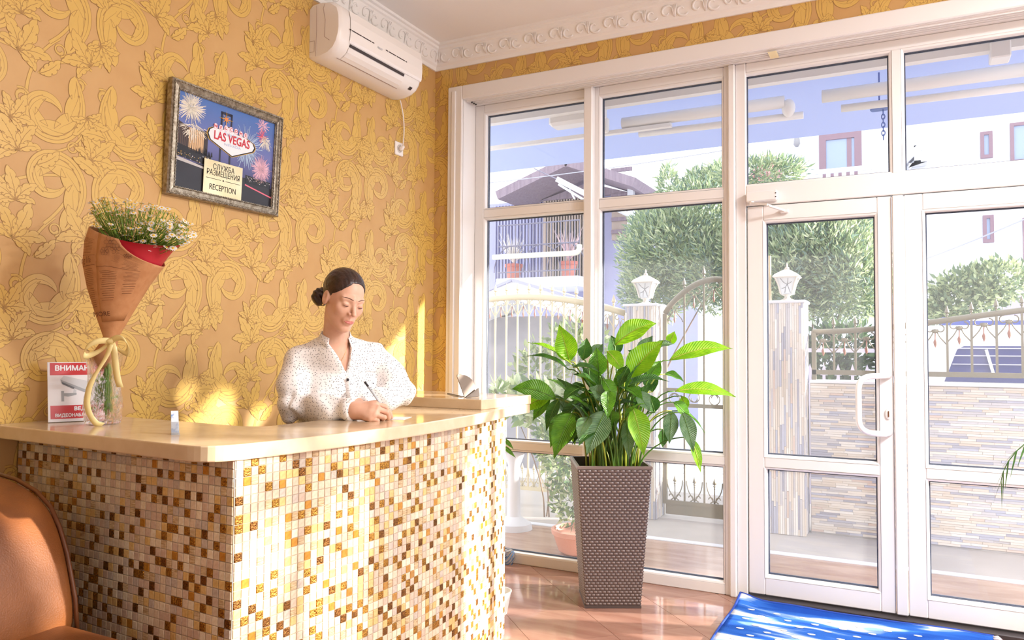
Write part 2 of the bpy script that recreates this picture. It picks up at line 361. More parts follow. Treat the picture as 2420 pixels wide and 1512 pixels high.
# cornice: profile swept along both walls, with a carved band of little scrolls
def cornice(name, A, B, n_in, label):
    A = Vector(A); B = Vector(B); n_in = Vector(n_in)
    prof = [(0, 0), (0.012, 0), (0.014, 0.022), (0.02, 0.028), (0.026, 0.034), (0.052, 0.112), (0.062, 0.118), (0.064, 0.132), (0.078, 0.136), (0.080, 0.150), (0, 0.150)]
    d = (B - A).normalized(); mb = MB()
    rings = []
    for P, sgn in ((A, 1), (B, -1)):
        rings.append([P + n_in * a + d * (sgn * a if P is A and name == 'trim_2' else (-a if P is B and name == 'trim_1' else 0)) + Vector((0, 0, ZC - 0.150 + b)) for a, b in prof])
    mb.loft(rings); o = tag(mb.build(name, plaster), label, kind='structure')
    # carved acanthus band: raised leaf scrolls
    cv = MB(); L = (B - A).length; k = int(L / 0.085); sl = Vector((n_in.x*0.026, n_in.y*0.026, 0.078)).normalized(); nn = (n_in * 0.078 - Vector((0, 0, 0.026))).normalized()
    for i in range(k):
        c = A + d * (0.05 + (i + .5) * (L - 0.1) / k) + n_in * 0.039 + Vector((0, 0, ZC - 0.15 + 0.073))
        fl = 1 if i % 2 else -1; pts = []
        for j in range(13):
            t = j / 12; a = fl * (0.6 + 5.2 * t); r = 0.036 * (1 - 0.75 * t); pts.append(c + d * (math.cos(a) * r * 1.05) + sl * (math.sin(a) * r) + nn * 0.001)
        cv.tube(pts, [0.0035 + 0.004 * math.sin(PI * min(1, j / 12 + .1)) for j in range(13)], 5)
        for q in (-1, 0, 1):
            cv.tube([c + d * (fl*0.043) - sl * 0.03, c + d * (fl*0.043 + 0.006*q) + nn * 0.006, c + d * (fl*0.043 + 0.014*q) + sl * 0.034], [0.003, 0.0055, 0.002], 5)
    cv.build('carved_band', plaster, o, smooth=True, fix=False)
cornice('trim_1', (XW, YB, 0), (XW, YW, 0), (1, 0, 0), 'white carved plaster cornice along the left wall')
cornice('trim_2', (XW, YW, 0), (XR, YW, 0), (0, -1, 0), 'white carved plaster cornice above the glazing')
# floor: diagonal polished tiles
tile_m = mat('polished_brown_tile', (178, 138, 120), 0.07, col2=(150, 106, 90), scale=2.2, spec=0.6, rnd=0.07, detail=8, stretch=(1.0, 6.0, 1.0), contrast=(0.3, 0.7))
grout = mat('grout', (140, 118, 104), 0.8)
floor = tag(MB().box(XW - 0.2, XR, YB, 4.33, -0.06, -0.004).build('floor', grout), 'polished brown floor of diagonal tiles', kind='structure')
TP = 0.393; th = TP / 2 - 0.0012
tmesh = None
for i in range(-6, 16):
    for j in range(-2, 20):
        s_ = 1.633 + (i + .5) * TP * math.sqrt(2); d_ = 5.188 + (j + .5 - 12) * TP * math.sqrt(2)   # x + y, y - x
        x, y = (s_ - d_) / 2, (s_ + d_) / 2; e = TP * .7071
        if not (XW - .27 < x < XR + .1 and YB + .1 < y < 4.33 + .1): continue
        poly = [(x - e + .0015, y), (x, y - e + .0015), (x + e - .0015, y), (x, y + e - .0015)]
        inside = all(XW <= a <= XR and YB <= b <= 4.32 for a, b in poly)
        if inside:
            if tmesh is None:
                m_ = MB(); m_.prism([(a - x, b - y) for a, b in poly], (0, 0, -0.004), (1, 0, 0), (0, 1, 0), (0, 0, 0.004)); tmesh = m_.mesh('floor_tile', tile_m, (0, 0, 0), False)
                bm_ = bmesh.new(); bm_.from_mesh(tmesh); bmesh.ops.recalc_face_normals(bm_, faces=bm_.faces); bm_.to_mesh(tmesh); bm_.free()
            o = bpy.data.objects.new('floor_tile', tmesh); COL.objects.link(o); place(o, (x, y, 0), floor)
        else:
            def clip(P, f):
                out = []
                for q in range(len(P)):
                    a, b = P[q], P[(q + 1) % len(P)]; fa, fb = f(a), f(b)
                    if fa >= 0: out.append(a)
                    if fa * fb < 0: t = fa / (fa - fb); out.append((a[0] + (b[0]-a[0])*t, a[1] + (b[1]-a[1])*t))
                return out
            P = poly
            for f_ in (lambda p: p[0] - XW, lambda p: XR - p[0], lambda p: p[1] - YB, lambda p: 4.32 - p[1]):
                P = clip(P, f_) if P else P
            if len(P) < 3: continue
            MB().prism(P, (0, 0, -0.004), (1, 0, 0), (0, 1, 0), (0, 0, 0.004)).build('floor_tile', tile_m, floor, origin=(x, y, 0))

# ================================================================ glazing
YF, YK, YG = 4.25, 4.32, 4.287             # frame front, frame back, glass plane
cs = MB()                                   # casing around the opening with its reveal
cs.bbox(-2.575, -2.472, YW - 0.016, YW + 0.004, 0.0, 2.948, 0.005); cs.bbox(-2.545, -2.515, YW - 0.024, YW - 0.012, 0.0, 2.92, 0.004)
cs.bbox(-2.472, XR, YW - 0.016, YW + 0.004, 2.862, 2.948, 0.005)
cs.box(-2.545, -2.470, YW + 0.004, YK, 0, 2.93); cs.box(-2.470, XR, YW + 0.004, YK, 2.862, 2.93)
casing = tag(cs.build('trim_3', pvc), 'white casing and reveal around the glazing', kind='structure')
ct = MB()
for k in range(4): ct.box(-2.46, XR, YW + 0.022 + 0.024 * k, YW + 0.028 + 0.024 * k, 2.852, 2.862)
track = tag(ct.build('curtain_track', pvc), 'white three-groove curtain track under the window head', 'curtain track')
hk = mat('dark_hook', (70, 66, 64), 0.4)
for k in range(3): MB().sphere((-2.43, YW + 0.037 + 0.024 * k, 2.850), (0.008, 0.006, 0.005), 8, 6).build('hook', hk, track, smooth=True)
tp = mat('yellow_tape', (244, 226, 178), 0.6)
q = MB(); a_ = atZ(1817, 106, 2.85)
q.box(a_.x - .022, a_.x + .022, YW + 0.012, YW + 0.105, 2.848, 2.8515); tag(q.build('tape', tp), 'small piece of yellow tape stuck on the curtain track', 'tape')

def pane(root, x0, x1, z0, z1, y=YG):
    o = MB().box(x0 - .006, x1 + .006, y, y + 0.006, z0 - .006, z1 + .006).build('pane', glass, root)
    g = MB(); w = 0.002
    for yy in (y - 0.007,):
        g.box(x0, x0 + w, yy, y, z0, z1); g.box(x1 - w, x1, yy, y, z0, z1); g.box(x0, x1, yy, y, z0, z0 + w); g.box(x0, x1, yy, y, z1 - w, z1)
        w2 = .005; yb = y + .006
        g.box(x0, x0 + w2, yb, yb + .008, z0, z1); g.box(x1 - w2, x1, yb, yb + .008, z0, z1); g.box(x0, x1, yb, yb + .008, z0, z0 + w2); g.box(x0, x1, yb, yb + .008, z1 - w2, z1)
    g.build('gasket', gasket, root)
    # bevelled glazing bead on the room side
    b = MB(); k = 0.014; yf = YF
    ring0 = [(x0 - k, yf, z0 - k), (x1 + k, yf, z0 - k), (x1 + k, yf, z1 + k), (x0 - k, yf, z1 + k)]
    ring1 = [(x0, y - 0.004, z0), (x1, y - 0.004, z0), (x1, y - 0.004, z1), (x0, y - 0.004, z1)]
    ringm = [(x0 - k*.35, yf + .004, z0 - k*.35), (x1 + k*.35, yf + .004, z0 - k*.35), (x1 + k*.35, yf + .004, z1 + k*.35), (x0 - k*.35, yf + .004, z1 + k*.35)]
    b.loft([ring0, ringm, ring1], False, False); b.build('glazing_bead', pvc, root, fix=False)
    return o
def member(root, nm, x0, x1, z0, z1, y0=YF, y1=YK, b=0.004):
    return MB().bbox(x0, x1, y0, y1, z0, z1, b).build(nm, pvc, root)
K = 0.013
w1 = thing('window_1', (-1.67, YF, 0), 'tall white framed glazing of six panes left of the door', kind='structure')
rows = ((0.070, 0.675), (0.750, 2.123), (2.203, 2.796))
for (x0, x1, l, r) in ((-2.392, -1.712, -2.470, -1.70), (-1.614, -0.915, -1.655, -0.868)):
    member(w1, 'jamb', l, x0 - K, 0, 2.862); member(w1, 'jamb', x1 + K, r, 0, 2.862)
    for z0, z1 in ((0, 0.070), (0.675, 0.750), (2.123, 2.203), (2.796, 2.862)):
        zz0 = z0 + (K if z0 > 0 else 0); zz1 = z1 - (K if z1 < 2.86 else 0)
        member(w1, 'rail', x0 - K, x1 + K, zz0, zz1)
    for z0, z1 in rows: pane(w1, x0, x1, z0, z1)
member(w1, 'mullion', -1.706, -1.652, 0, 2.862, 4.205, YF + .01, 0.006)
member(w1, 'cover_strip', -0.872, -0.836, 0, 2.862, 4.225, YK, 0.006)
w2 = thing('window_2', (-0.05, YF, 2.08), 'row of white framed transom lights above the door', kind='structure')
member(w2, 'jamb', -0.836, -0.782, 0, 2.862, YF - .004); member(w2, 'rail', -0.782, 0.76, 2.796 + K, 2.862); member(w2, 'rail', -0.782, 0.76, 2.082, 2.205 - K, YF - .004)
for x0, x1 in ((-0.785 + .002, -0.088), (-0.016, 0.690)): pane(w2, x0, x1, 2.205, 2.796)
member(w2, 'mullion', -0.088 + K, -0.016 - K, 2.19, 2.81); member(w2, 'mullion', -0.84, -0.783 - K, 2.19, 2.81); member(w2, 'jamb', 0.690 + K, 0.78, 0, 2.862)
def leaf(name, x0, x1, g0, g1, label):
    d = thing(name, ((x0 + x1) / 2, YF, 0.028), label, kind='structure')
    member(d, 'stile', x0 + .0015, g0 - K, 0.03, 2.078, YF + .002); member(d, 'stile', g1 + K, x1 - .0015, 0.03, 2.078, YF + .002)
    for z0, z1 in ((0.03, 0.134 - K), (0.682 + K - .002, 0.760 - K), (1.985 + K, 2.078)): member(d, 'rail', g0 - K, g1 + K, z0, z1, YF + .002)
    for z0, z1 in ((0.134, 0.680), (0.760, 1.985)): pane(d, g0, g1, z0, z1)
    return d
d1 = leaf('door_1', -0.778, -0.080, -0.682, -0.160, 'white glazed door leaf with a curved pull handle')
d2 = leaf('door_2', -0.026, 0.674, 0.068, 0.578, 'white glazed door leaf right of the handle')
MB().bbox(-0.079, -0.027, YF - .010, YK, 0.03, 2.078, .005).build('meeting_strip', pvc, d2)
# pull handle, lock plate, closer
h = MB(); hx = -0.100; zc0, zc1 = 0.905, 1.186
path = [(hx, YF + .002, zc1)] + [(hx - .02 + 0*t, YF - .035, zc1 + .002) for t in (0,)] + [tuple(v) for v in bez((hx - .055, YF - .062, zc1), (hx - .12, YF - .075, zc1), (hx - .135, YF - .075, zc1 - .03), (hx - .135, YF - .075, zc1 - .075), 8)] + \
       [tuple(v) for v in bez((hx - .135, YF - .075, zc0 + .075), (hx - .135, YF - .075, zc0 + .03), (hx - .12, YF - .075, zc0), (hx - .055, YF - .062, zc0), 8)] + [(hx - .02, YF - .035, zc0 - .002), (hx, YF + .002, zc0)]
h.tube(path, 0.0145, 12); h.build('pull_handle', mat('white_enamel', (250, 250, 250), 0.18, coat=0.5), d1, smooth=True)
lk = MB().lathe([(0.012, 0), (0.014, .002), (0.014, .006), (0.011, .008)], (0, 0, 0), 16, capt=True)
lk.v = [(a[0]*1.1 - 0.104, YF + .002 - a[2], a[1]*1.9 + 0.999) for a in lk.v]; lko = lk.build('lock_plate', pvc, d1, smooth='auto')
kb = MB().box(-0.1065, -0.1015, YF - .010, YF - .005, 0.985, 1.013); kb.build('key_cylinder', mat('brass', (150, 110, 80), 0.35, 0.9), lko)
cl = thing('door_closer', (-0.70, YF - .03, 2.08), 'white hydraulic closer with folding arm above the door', 'door closer')
MB().bbox(-0.775, -0.615, YF - .050, YF - .006, 2.095, 2.150, .006).build('body', pvc, cl)
MB().bar((-0.745, YF - .045, 2.088), (-0.655, YF - .085, 2.066), 0.022, 0.010).build('arm', pvc, cl); MB().bar((-0.655, YF - .085, 2.062), (-0.585, YF - .02, 2.040), 0.016, 0.010).build('arm', pvc, cl)
MB().bbox(-0.607, -0.563, YF - .022, YF, 2.028, 2.050, .004).build('foot', pvc, cl); MB().lathe([(0.012, 2.078), (0.012, 2.097)], (-0.745, YF - .045, 0), 12, capt=True).build('pivot', pvc, cl, smooth='auto')
for zz in (2.112, 2.132): MB().sphere((-0.622, YF - .051, zz), 0.0035, 8, 6).build('screw', hk, cl)
thr = mat('dark_threshold', (70, 64, 66), 0.45, 0.4)
tag(MB().bbox(-0.80, 0.80, 4.20, 4.33, -0.003, 0.022, .004).build('door_threshold', thr), 'dark metal threshold under the glazed doors', 'threshold')
# a second glazed bay right of the doors and the glazed right side of the lobby, as the sun patches imply
w3 = thing('window_3', (1.7, YF, 0), 'white framed glazing right of the doors', kind='structure')
for (x0, x1) in ((0.84, 1.68), (1.78, 2.62)):
    member(w3, 'jamb', x0 - .06, x0 - K, 0, 2.862); member(w3, 'jamb', x1 + K, x1 + .08, 0, 2.862)
    for z0, z1 in ((0, 0.070), (0.675, 0.750), (2.123, 2.203), (2.796, 2.862)): member(w3, 'rail', x0 - K, x1 + K, z0 + (K if z0 else 0), z1 - (K if z1 < 2.86 else 0))
    for z0, z1 in rows: pane(w3, x0, x1, z0, z1)

# right side of the lobby: solid wall with one glazed bay near the corner; plain wall behind the camera
wr_ = MB(); wr_.box(XR, XR + .2, YB, 3.10, -.02, ZC); wr_.box(XR, XR + .2, 3.10, YW + .2, 2.55, ZC); wr_.box(XR, XR + .2, 3.10, YW + .2, -.02, .9); wr_.box(XR, XR + .2, 3.82, YW + .2, .9, 2.55)
tag(wr_.build('wall_right', plaster), 'plain pale wall at the right with one window', kind='structure')
tag(MB().box(XW - .2, XR + .2, YB - .2, YB, -.02, ZC).build('wall_back', plaster), 'plain pale wall at the back of the lobby', kind='structure')
w4 = thing('window_4', (XR + .1, 3.46, .9), 'white framed window in the right wall', kind='structure')
for (y0, y1, z0, z1) in ((3.10, 3.17, .9, 2.55), (3.75, 3.82, .9, 2.55), (3.43, 3.49, .9, 2.55), (3.17, 3.75, .9, .97), (3.17, 3.75, 2.48, 2.55), (3.17, 3.75, 1.60, 1.66)): MB().bbox(XR + .06, XR + .13, y0, y1, z0, z1, .004).build('frame_bar', pvc, w4)
for (y0, y1) in ((3.17, 3.43), (3.49, 3.75)):
    for (z0, z1) in ((.97, 1.60), (1.66, 2.48)): MB().box(XR + .09, XR + .096, y0, y1, z0, z1).build('pane', glass, w4)
# unseen ceiling panels added as fill light, just above the field of view
lampg = mat('fill_diffuser', (255, 250, 240), .5, emis=3.0)
for k, (x, y) in enumerate(((1.75, 2.55), (1.75, 0.9))):
    t = thing('fill_panel', (x, y, ZC - .05), ('unseen square panel added as fill light by the doors', 'unseen square panel added as fill light over the middle of the lobby')[k], 'ceiling lamp', 'added fill light panels')
    MB().bbox(x - .3, x + .3, y - .3, y + .3, ZC - .045, ZC, .006).build('housing', pvc, t); MB().box(x - .27, x + .27, y - .27, y + .27, ZC - .050, ZC - .0455).build('diffuser', lampg, t)
    ld = bpy.data.lights.new('fill_light', 'AREA'); ld.shape = 'SQUARE'; ld.size = .54; ld.energy = (130, 34)[k]; ld.color = (.98, .985, 1.0); lo_ = bpy.data.objects.new('fill_light', ld); COL.objects.link(lo_); lo_.parent = t; lo_.location = (0, 0, -.006)
# ================================================================ reception desk
ZT, TH = 1.045, 0.043                      # top of the counter, slab thickness
def outx(y): return -1.515 - 0.085 * ((y - 2.25) / 0.8) ** 2
desk = thing('reception_desk', (-1.95, 2.3, 0), 'reception desk clad in beige and gold mosaic under a marble top', 'desk')
# outline of the slab (counter-clockwise from above), U-shaped round the receptionist
fy = lambda x: 1.480 - 0.0576 * (x + 2.68)
front = [(XW + .006, fy(XW)), (-2.2, fy(-2.2)), (-1.72, fy(-1.72))]
cor = [tuple(v)[:2] for v in bez((-1.72, fy(-1.72), 0), (-1.64, fy(-1.64), 0), (-1.612, 1.432, 0), (outx(1.52), 1.52, 0), 8)]
outer = [(outx(1.52 + (3.10 - 1.52) * i / 22), 1.52 + (3.10 - 1.52) * i / 22) for i in range(1, 23)]
inner = [(-1.62, 3.33), (-2.30, 3.33), (-2.30, 2.70), (-2.02, 2.70)] + [tuple(v)[:2] for v in bez((-1.93, 2.62, 0), (-1.885, 2.58, 0), (-1.885, 2.5, 0), (-1.885, 2.4, 0), 6)] + [(-1.885, 2.0)] + \
        [tuple(v)[:2] for v in bez((-1.885, 1.93, 0), (-1.885, 1.885, 0), (-1.92, 1.862, 0), (-1.98, 1.862, 0), 5)] + [(XW + .006, 1.895)]
slab_poly = front + cor[1:] + outer + inner
top = MB().prism(slab_poly, (0, 0, ZT - TH), (1, 0, 0), (0, 1, 0), (0, 0, TH)).build('countertop', stone_top, desk, bevel=0.004)
lp = [(-1.628, 2.872), (-1.612, 3.325), (-2.30, 3.345), (-2.30, 2.893)]
MB().prism(lp[::-1], (0, 0, ZT), (1, 0, 0), (0, 1, 0), (0, 0, 0.043)).build('raised_ledge', stone_top, desk, bevel=0.003)
# carcass under the slab
mort = mat('mosaic_grout', (206, 190, 170), 0.75)
mfy = lambda x: 1.565 - 0.0576 * (x + 2.68)
MC = (-1.6036, 1.503); YE = 3.15
def mosx(y): return outx(y) - 0.038 + 0.03 * max(0, (1.75 - y) / 0.25) ** 1.0 if y < 1.75 else outx(y) - 0.038
_k = MC[0] - mosx(MC[1])
def mosx2(y): return mosx(y) + _k * max(0, 1 - (y - MC[1]) / 0.3)
face = [(XW + .006, mfy(XW)), MC] + [(mosx2(MC[1] + (YE - MC[1]) * i / 30), MC[1] + (YE - MC[1]) * i / 30) for i in range(1, 31)]
inn = [(-1.80, 3.15), (-1.80, 2.0), (-1.83, 1.70), (XW + .006, 1.72)]
MB().prism(face + inn, (0, 0, 0.0), (1, 0, 0), (0, 1, 0), (0, 0, ZT - TH)).build('carcass', mort, desk)
# mosaic: glass, stone and foil chips on a 24.8 mm grid
def chip_mat(nm, c, c2, rough, metal=0, sc=120, bump=0.0, bs=None, st=None, spec=.5):
    return mat(nm, c, rough, metal, col2=c2, scale=sc, bump=bump, bscale=bs, stretch=st, spec=spec, rnd=0.10)
chips = [chip_mat('chip_beige', (226, 206, 178), (212, 190, 160), .35), chip_mat('chip_rose_beige', (214, 190, 166), (202, 174, 150), .4),
         chip_mat('chip_cream', (236, 222, 196), (224, 206, 172), .3), chip_mat('chip_ochre', (224, 190, 126), (212, 174, 108), .28),
         chip_mat('chip_grey_travertine', (206, 192, 176), (190, 172, 154), .5, bump=.3, bs=150),
         chip_mat('chip_ribbed', (230, 208, 168), (176, 138, 90), .4, sc=170, st=(.25, .25, 3.2), bump=.6, bs=170),
         chip_mat('chip_gold_foil', (218, 166, 78), (140, 92, 36), .26, 0.9, sc=230, bump=1.0, bs=260),
         chip_mat('chip_brown_foil', (172, 120, 62), (84, 52, 24), .24, 0.85, sc=260, bump=1.0, bs=260),
         chip_mat('chip_amber', (206, 150, 62), (190, 130, 48), .15, 0.25)]
rng = random.Random(7)
def pick():
    r = rng.random()
    for k, p in enumerate((.18, .15, .13, .11, .09, .07, .16, .07, .04)):
        if r < p: return k
        r -= p
    return 0
PT, CH, CD = 0.0248, 0.0229, 0.0032
def chip_mesh(k):
    m_ = MB(); h_ = CH / 2; b_ = .0014
    r0 = [(-h_, 0, -h_), (h_, 0, -h_), (h_, 0, h_), (-h_, 0, h_)]; r1 = [(x, -CD + .001, z) for x, _, z in r0]
    r2 = [(math.copysign(abs(x) - b_, x), -CD, math.copysign(abs(z) - b_, z)) for x, _, z in r0]
    m_.loft([r0, r1, r2], False, True); return m_
chip_me = []
for k in range(len(chips)):
    me = chip_mesh(k).mesh('mosaic_chip', chips[k], (0, 0, 0), False); bm_ = bmesh.new(); bm_.from_mesh(me); bmesh.ops.recalc_face_normals(bm_, faces=bm_.faces); bm_.to_mesh(me); bm_.free(); chip_me.append(me)
spots = []                                                # (x, y, heading, length along)
Llen = math.hypot(MC[0] - XW, MC[1] - mfy(XW)); nL = int(Llen / PT); ux, uy = (MC[0] - XW) / Llen, (MC[1] - mfy(XW)) / Llen
for i in range(nL): s_ = Llen - (i + .5) * PT - .002; spots.append((XW + ux * s_, mfy(XW) + uy * s_, math.atan2(uy, ux)))
pts = [Vector((a, b)) for a, b in face[1:]]; seg = 0; pos = 0.0; walk = PT * .5 + .002; acc = 0.0
while seg < len(pts) - 1:
    Ls = (pts[seg + 1] - pts[seg]).length
    while acc + Ls >= walk:
        t = (walk - acc) / Ls; p = pts[seg].lerp(pts[seg + 1], t); d = pts[seg + 1] - pts[seg]; spots.append((p.x, p.y, math.atan2(d.y, d.x))); walk += PT
    acc += Ls; seg += 1
cells = []; prevc = {}
for si, (x, y, a) in enumerate(spots):
    for j in range(40):
        z = ZT - TH - (j + .45) * PT
        if z < .012: break
        v = Vector((x, y, z)) - CAM; dep = v.dot(_f); n_ = Vector((math.sin(a), -math.cos(a), 0)); size = max(0, -n_.dot(v.normalized())) / dep ** 2
        sx_ = v.dot(_r2) / dep; sy_ = v.dot(_u2) / dep
        vis = abs(sx_) < .66 and abs(sy_) < .41
        k = pick()
        while k >= 6 and (prevc.get((si - 1, j), 0) >= 6 or prevc.get((si, j - 1), 0) >= 6) and rng.random() < .88: k = pick()
        prevc[(si, j)] = k; cells.append((-(size if vis else 0), x, y, z, a, k))
cells.sort()
proto = {}
for c in cells[:300]:
    _, x, y, z, a, k = c
    o = bpy.data.objects.new('mosaic_chip', chip_me[k]); COL.objects.link(o); o.rotation_euler = (0, 0, a); place(o, (x, y, z), desk)
rest = MB()
for c in cells[300:]:
    _, x, y, z, a, k = c; m_ = chip_mesh(k); ca, sa = math.cos(a), math.sin(a)
    rest.add([(x + p[0]*ca - p[1]*sa, y + p[0]*sa + p[1]*ca, z + p[2]) for p in m_.v], m_.f, k)
ro = rest.build('mosaic_field', chips, desk); ro['kind'] = 'stuff'
# ================================================================ things on the walls
# ---- framed picture, hung leaning forward a little
def wallpt(y, z, o): return Vector((XW + o, y, z))
dark_wood = mat('frame_side', (84, 64, 48), 0.5)
pewter = mat('antique_pewter', (182, 172, 154), 0.34, 0.7, col2=(128, 116, 98), scale=60, bump=.35, bscale=160)
pic = thing('picture', (XW + .03, 2.41, 1.92), 'framed night photograph of fireworks over a casino sign', 'picture')
PY0, PY1, PZ0, PZ1 = 2.100, 2.716, 1.920, 2.392
lean = lambda z: 0.016 + 0.022 * (z - PZ0) / (PZ1 - PZ0)
def pp(y, z, o): return Vector((XW + lean(z) + o, y, z))
prof = [(0, -0.014), (0, 0.012), (0.004, 0.018), (0.010, 0.017), (0.016, 0.012), (0.030, 0.014), (0.036, 0.010), (0.040, 0.006), (0.040, -0.004)]
sides = (('y', PZ0, 1), ('z', PY1, -1), ('y', PZ1, -1), ('z', PY0, 1))
for ax, at, sg in sides:                                   # four mitred mouldings
    rings = []
    for e in (0, 1):
        R = []
        for a, h in prof:
            if ax == 'y': y = (PY0 + a) if e == 0 else (PY1 - a); z = at + sg * a
            else: z = (PZ0 + a) if e == 0 else (PZ1 - a); y = at + sg * a
            R.append(pp(y, z, h))
        rings.append(R)
    mo = MB().loft(rings).build('frame_moulding', pewter, pic)
    n_ = int(((PY1-PY0) if ax == 'y' else (PZ1-PZ0)) / .0075)
    for a, h, r_ in ((0.0095, 0.0185, .0030), (0.0365, 0.0115, .0022)):
        be = MB()
        for k in range(n_):
            t = (k + .5) / n_
            if ax == 'y': c = pp(PY0 + a + (PY1 - PY0 - 2*a) * t, at + sg * a, h); u = Vector((0, .0032, .0018 * (1 if k % 2 else -1)))
            else: c = pp(at + sg * a, PZ0 + a + (PZ1 - PZ0 - 2*a) * t, h); u = Vector((0, .0018 * (1 if k % 2 else -1), .0032))
            be.obox(c, u, Vector((r_, 0, 0)), u.cross(Vector((1, 0, 0))).normalized() * r_ * .7)
        be.build('beading', pewter, mo)['kind'] = 'stuff'
MB().loft([[pp(y, z, -.012) for y, z in ((PY0+.004, PZ0+.004), (PY1-.004, PZ0+.004), (PY1-.004, PZ1-.004), (PY0+.004, PZ1-.004))], [pp(y, z, -.005) for y, z in ((PY0+.004, PZ0+.004), (PY1-.004, PZ0+.004), (PY1-.004, PZ1-.004), (PY0+.004, PZ1-.004))]]).build('backing', dark_wood, pic)
# the print: sky, ground, hotel block, sign, fireworks, all thin inks on the sheet
def ink(n, c, **k): return mat('ink_' + n, c, 0.25, spec=.5, **k)
GY0, GY1, GZ0, GZ1 = PY0 + .038, PY1 - .038, PZ0 + .038, PZ1 - .038
def gp(u, v, k=0): return pp(GY0 + (GY1 - GY0) * u, GZ0 + (GZ1 - GZ0) * v, 0.0 + k * 0.00035)
def shape(mb, pts, k, mi=0): mb.add([gp(u, v, k) for u, v in pts], [tuple(range(len(pts)))], mi)
def gradient_sky():
    m = bpy.data.materials.new('ink_night_sky'); m.use_nodes = True; N = m.node_tree.nodes; L = m.node_tree.links; b = N['Principled BSDF']; b.inputs['Roughness'].default_value = .25
    t = N.new('ShaderNodeTexCoord'); s = N.new('ShaderNodeSeparateXYZ'); r = N.new('ShaderNodeValToRGB'); L.new(t.outputs['Generated'], s.inputs[0]); L.new(s.outputs[2], r.inputs[0]); L.new(r.outputs[0], b.inputs[0])
    e = r.color_ramp.elements; e[0].position = .2; e[0].color = lin((64, 60, 96)); e[1].position = .95; e[1].color = lin((84, 120, 186)); x = r.color_ramp.elements.new(.55); x.color = lin((112, 118, 176)); return m
sky_ink = gradient_sky()
m_ = MB(); shape(m_, [(0, 0), (1, 0), (1, 1), (0, 1)], 0); sheet = m_.build('print', sky_ink, pic, fix=False)
inks = [ink('asphalt', (38, 36, 42)), ink('kerb', (196, 190, 186)), ink('hotel_dark', (62, 52, 52)), ink('hotel_lit', (224, 186, 140)), ink('hotel_stripe', (120, 92, 74)), ink('mast', (40, 42, 62)),
        ink('white', (244, 240, 242)), ink('red', (206, 52, 66)), ink('gold', (222, 176, 70)), ink('firework_cream', (240, 232, 214)), ink('firework_pink', (240, 190, 206)), ink('pale_blue', (178, 200, 226)), ink('black', (26, 24, 28)), ink('trail_pink', (232, 110, 130)), ink('orange', (238, 130, 84))]
rp = random.Random(3)
g = MB()
shape(g, [(0, 0), (1, 0), (1, .22), (.7, .27), (.35, .30), (0, .285)], 1, 0); shape(g, [(0, .285), (.34, .245), (.34, .262), (0, .325)], 2, 1)
shape(g, [(0, .33), (.26, .30), (.34, .32), (.34, .40), (0, .46)], 2, 12)
shape(g, [(0, .40), (.30, .40), (.30, .66), (.13, .64), (0, .70)], 1, 2); shape(g, [(.12, .42), (.26, .41), (.26, .635), (.12, .65)], 2, 3)
for k in range(7): u = .13 + .019 * k; shape(g, [(u, .42), (u + .004, .42), (u + .004, .64), (u, .64)], 3, 4)
for k in range(7): u = .01 + .017 * k; shape(g, [(u, .44), (u + .003, .44), (u + .003, .66), (u, .66)], 2, 4)
for k in range(26): u = .14 + rp.random() * .2; h_ = .03 + rp.random() * .06; shape(g, [(u, .40), (u + .012, .40), (u + .006, .40 + h_)], 4, 12)
for (u, w) in ((.415, .018), (.515, .018)): shape(g, [(u, .3), (u + w, .3), (u + w, .93), (u, .93)], 2, 5)
shape(g, [(.415, .90), (.533, .90), (.533, .93), (.415, .93)], 2, 5)
for k in range(40): u, v = .02 + rp.random() * .3, .30 + rp.random() * .08; shape(g, [(u, v), (u + .006, v), (u + .006, v + .006), (u, v + .006)], 5, rp.choice((3, 6, 8)))
shape(g, [(.70, .22), (.98, .22), (.98, .29), (.70, .31)], 2, 12)
for k in range(30): u, v = .70 + rp.random() * .27, .24 + rp.random() * .06; shape(g, [(u, v), (u + .008, v), (u + .008, v + .005), (u, v + .005)], 3, rp.choice((1, 3, 6)))
shape(g, [(.70, .19), (1, .11), (1, .125), (.70, .205)], 2, 13)
g.build('street_scene', inks, sheet, fix=False)
def burst(cu, cv, r, n, mi, k, seed, spread=2*PI, a0=0, w=.0035, inner=.25, droop=0.0):
    rr = random.Random(seed); m2 = MB(); asp = (GY1 - GY0) / (GZ1 - GZ0)
    for i in range(n):
        a = a0 + spread * (i + rr.random()) / n; l0 = r * inner * rr.random(); l1 = r * (.55 + .45 * rr.random())
        P = []
        for t in (0, .5, 1):
            l = l0 + (l1 - l0) * t; P.append((cu + math.cos(a) * l / asp, cv + math.sin(a) * l - droop * l * l / r))
        ww = w * (.5 + rr.random())
        for (u0, v0), (u1, v1) in zip(P, P[1:]):
            du, dv = (u1 - u0) * asp, v1 - v0; L_ = math.hypot(du, dv) or 1; nu, nv = -dv / L_ * ww / asp, du / L_ * ww
            pts_ = [(min(max(u, 0.002), .998), min(max(v, 0.002), .998)) for u, v in ((u0 - nu, v0 - nv), (u1 - nu*.6, v1 - nv*.6), (u1 + nu*.6, v1 + nv*.6), (u0 + nu, v0 + nv))]
            shape(m2, pts_, k, 0)
    return m2.build('firework', inks[mi], sheet, fix=False)
burst(.13, .86, .20, 90, 9, 3, 1); burst(.16, .70, .22, 40, 9, 3, 2, PI * .9, PI * 1.05, .003, .6)
burst(.69, .62, .26, 90, 11, 3, 4, inner=.15); burst(.86, .92, .12, 30, 10, 3, 5); burst(.90, .76, .11, 34, 9, 3, 6, droop=.5); burst(.87, .42, .17, 110, 10, 3, 8, w=.0026)
burst(.86, .80, .10, 22, 13, 3, 9)
sg = MB()                                                   # the road sign in the picture
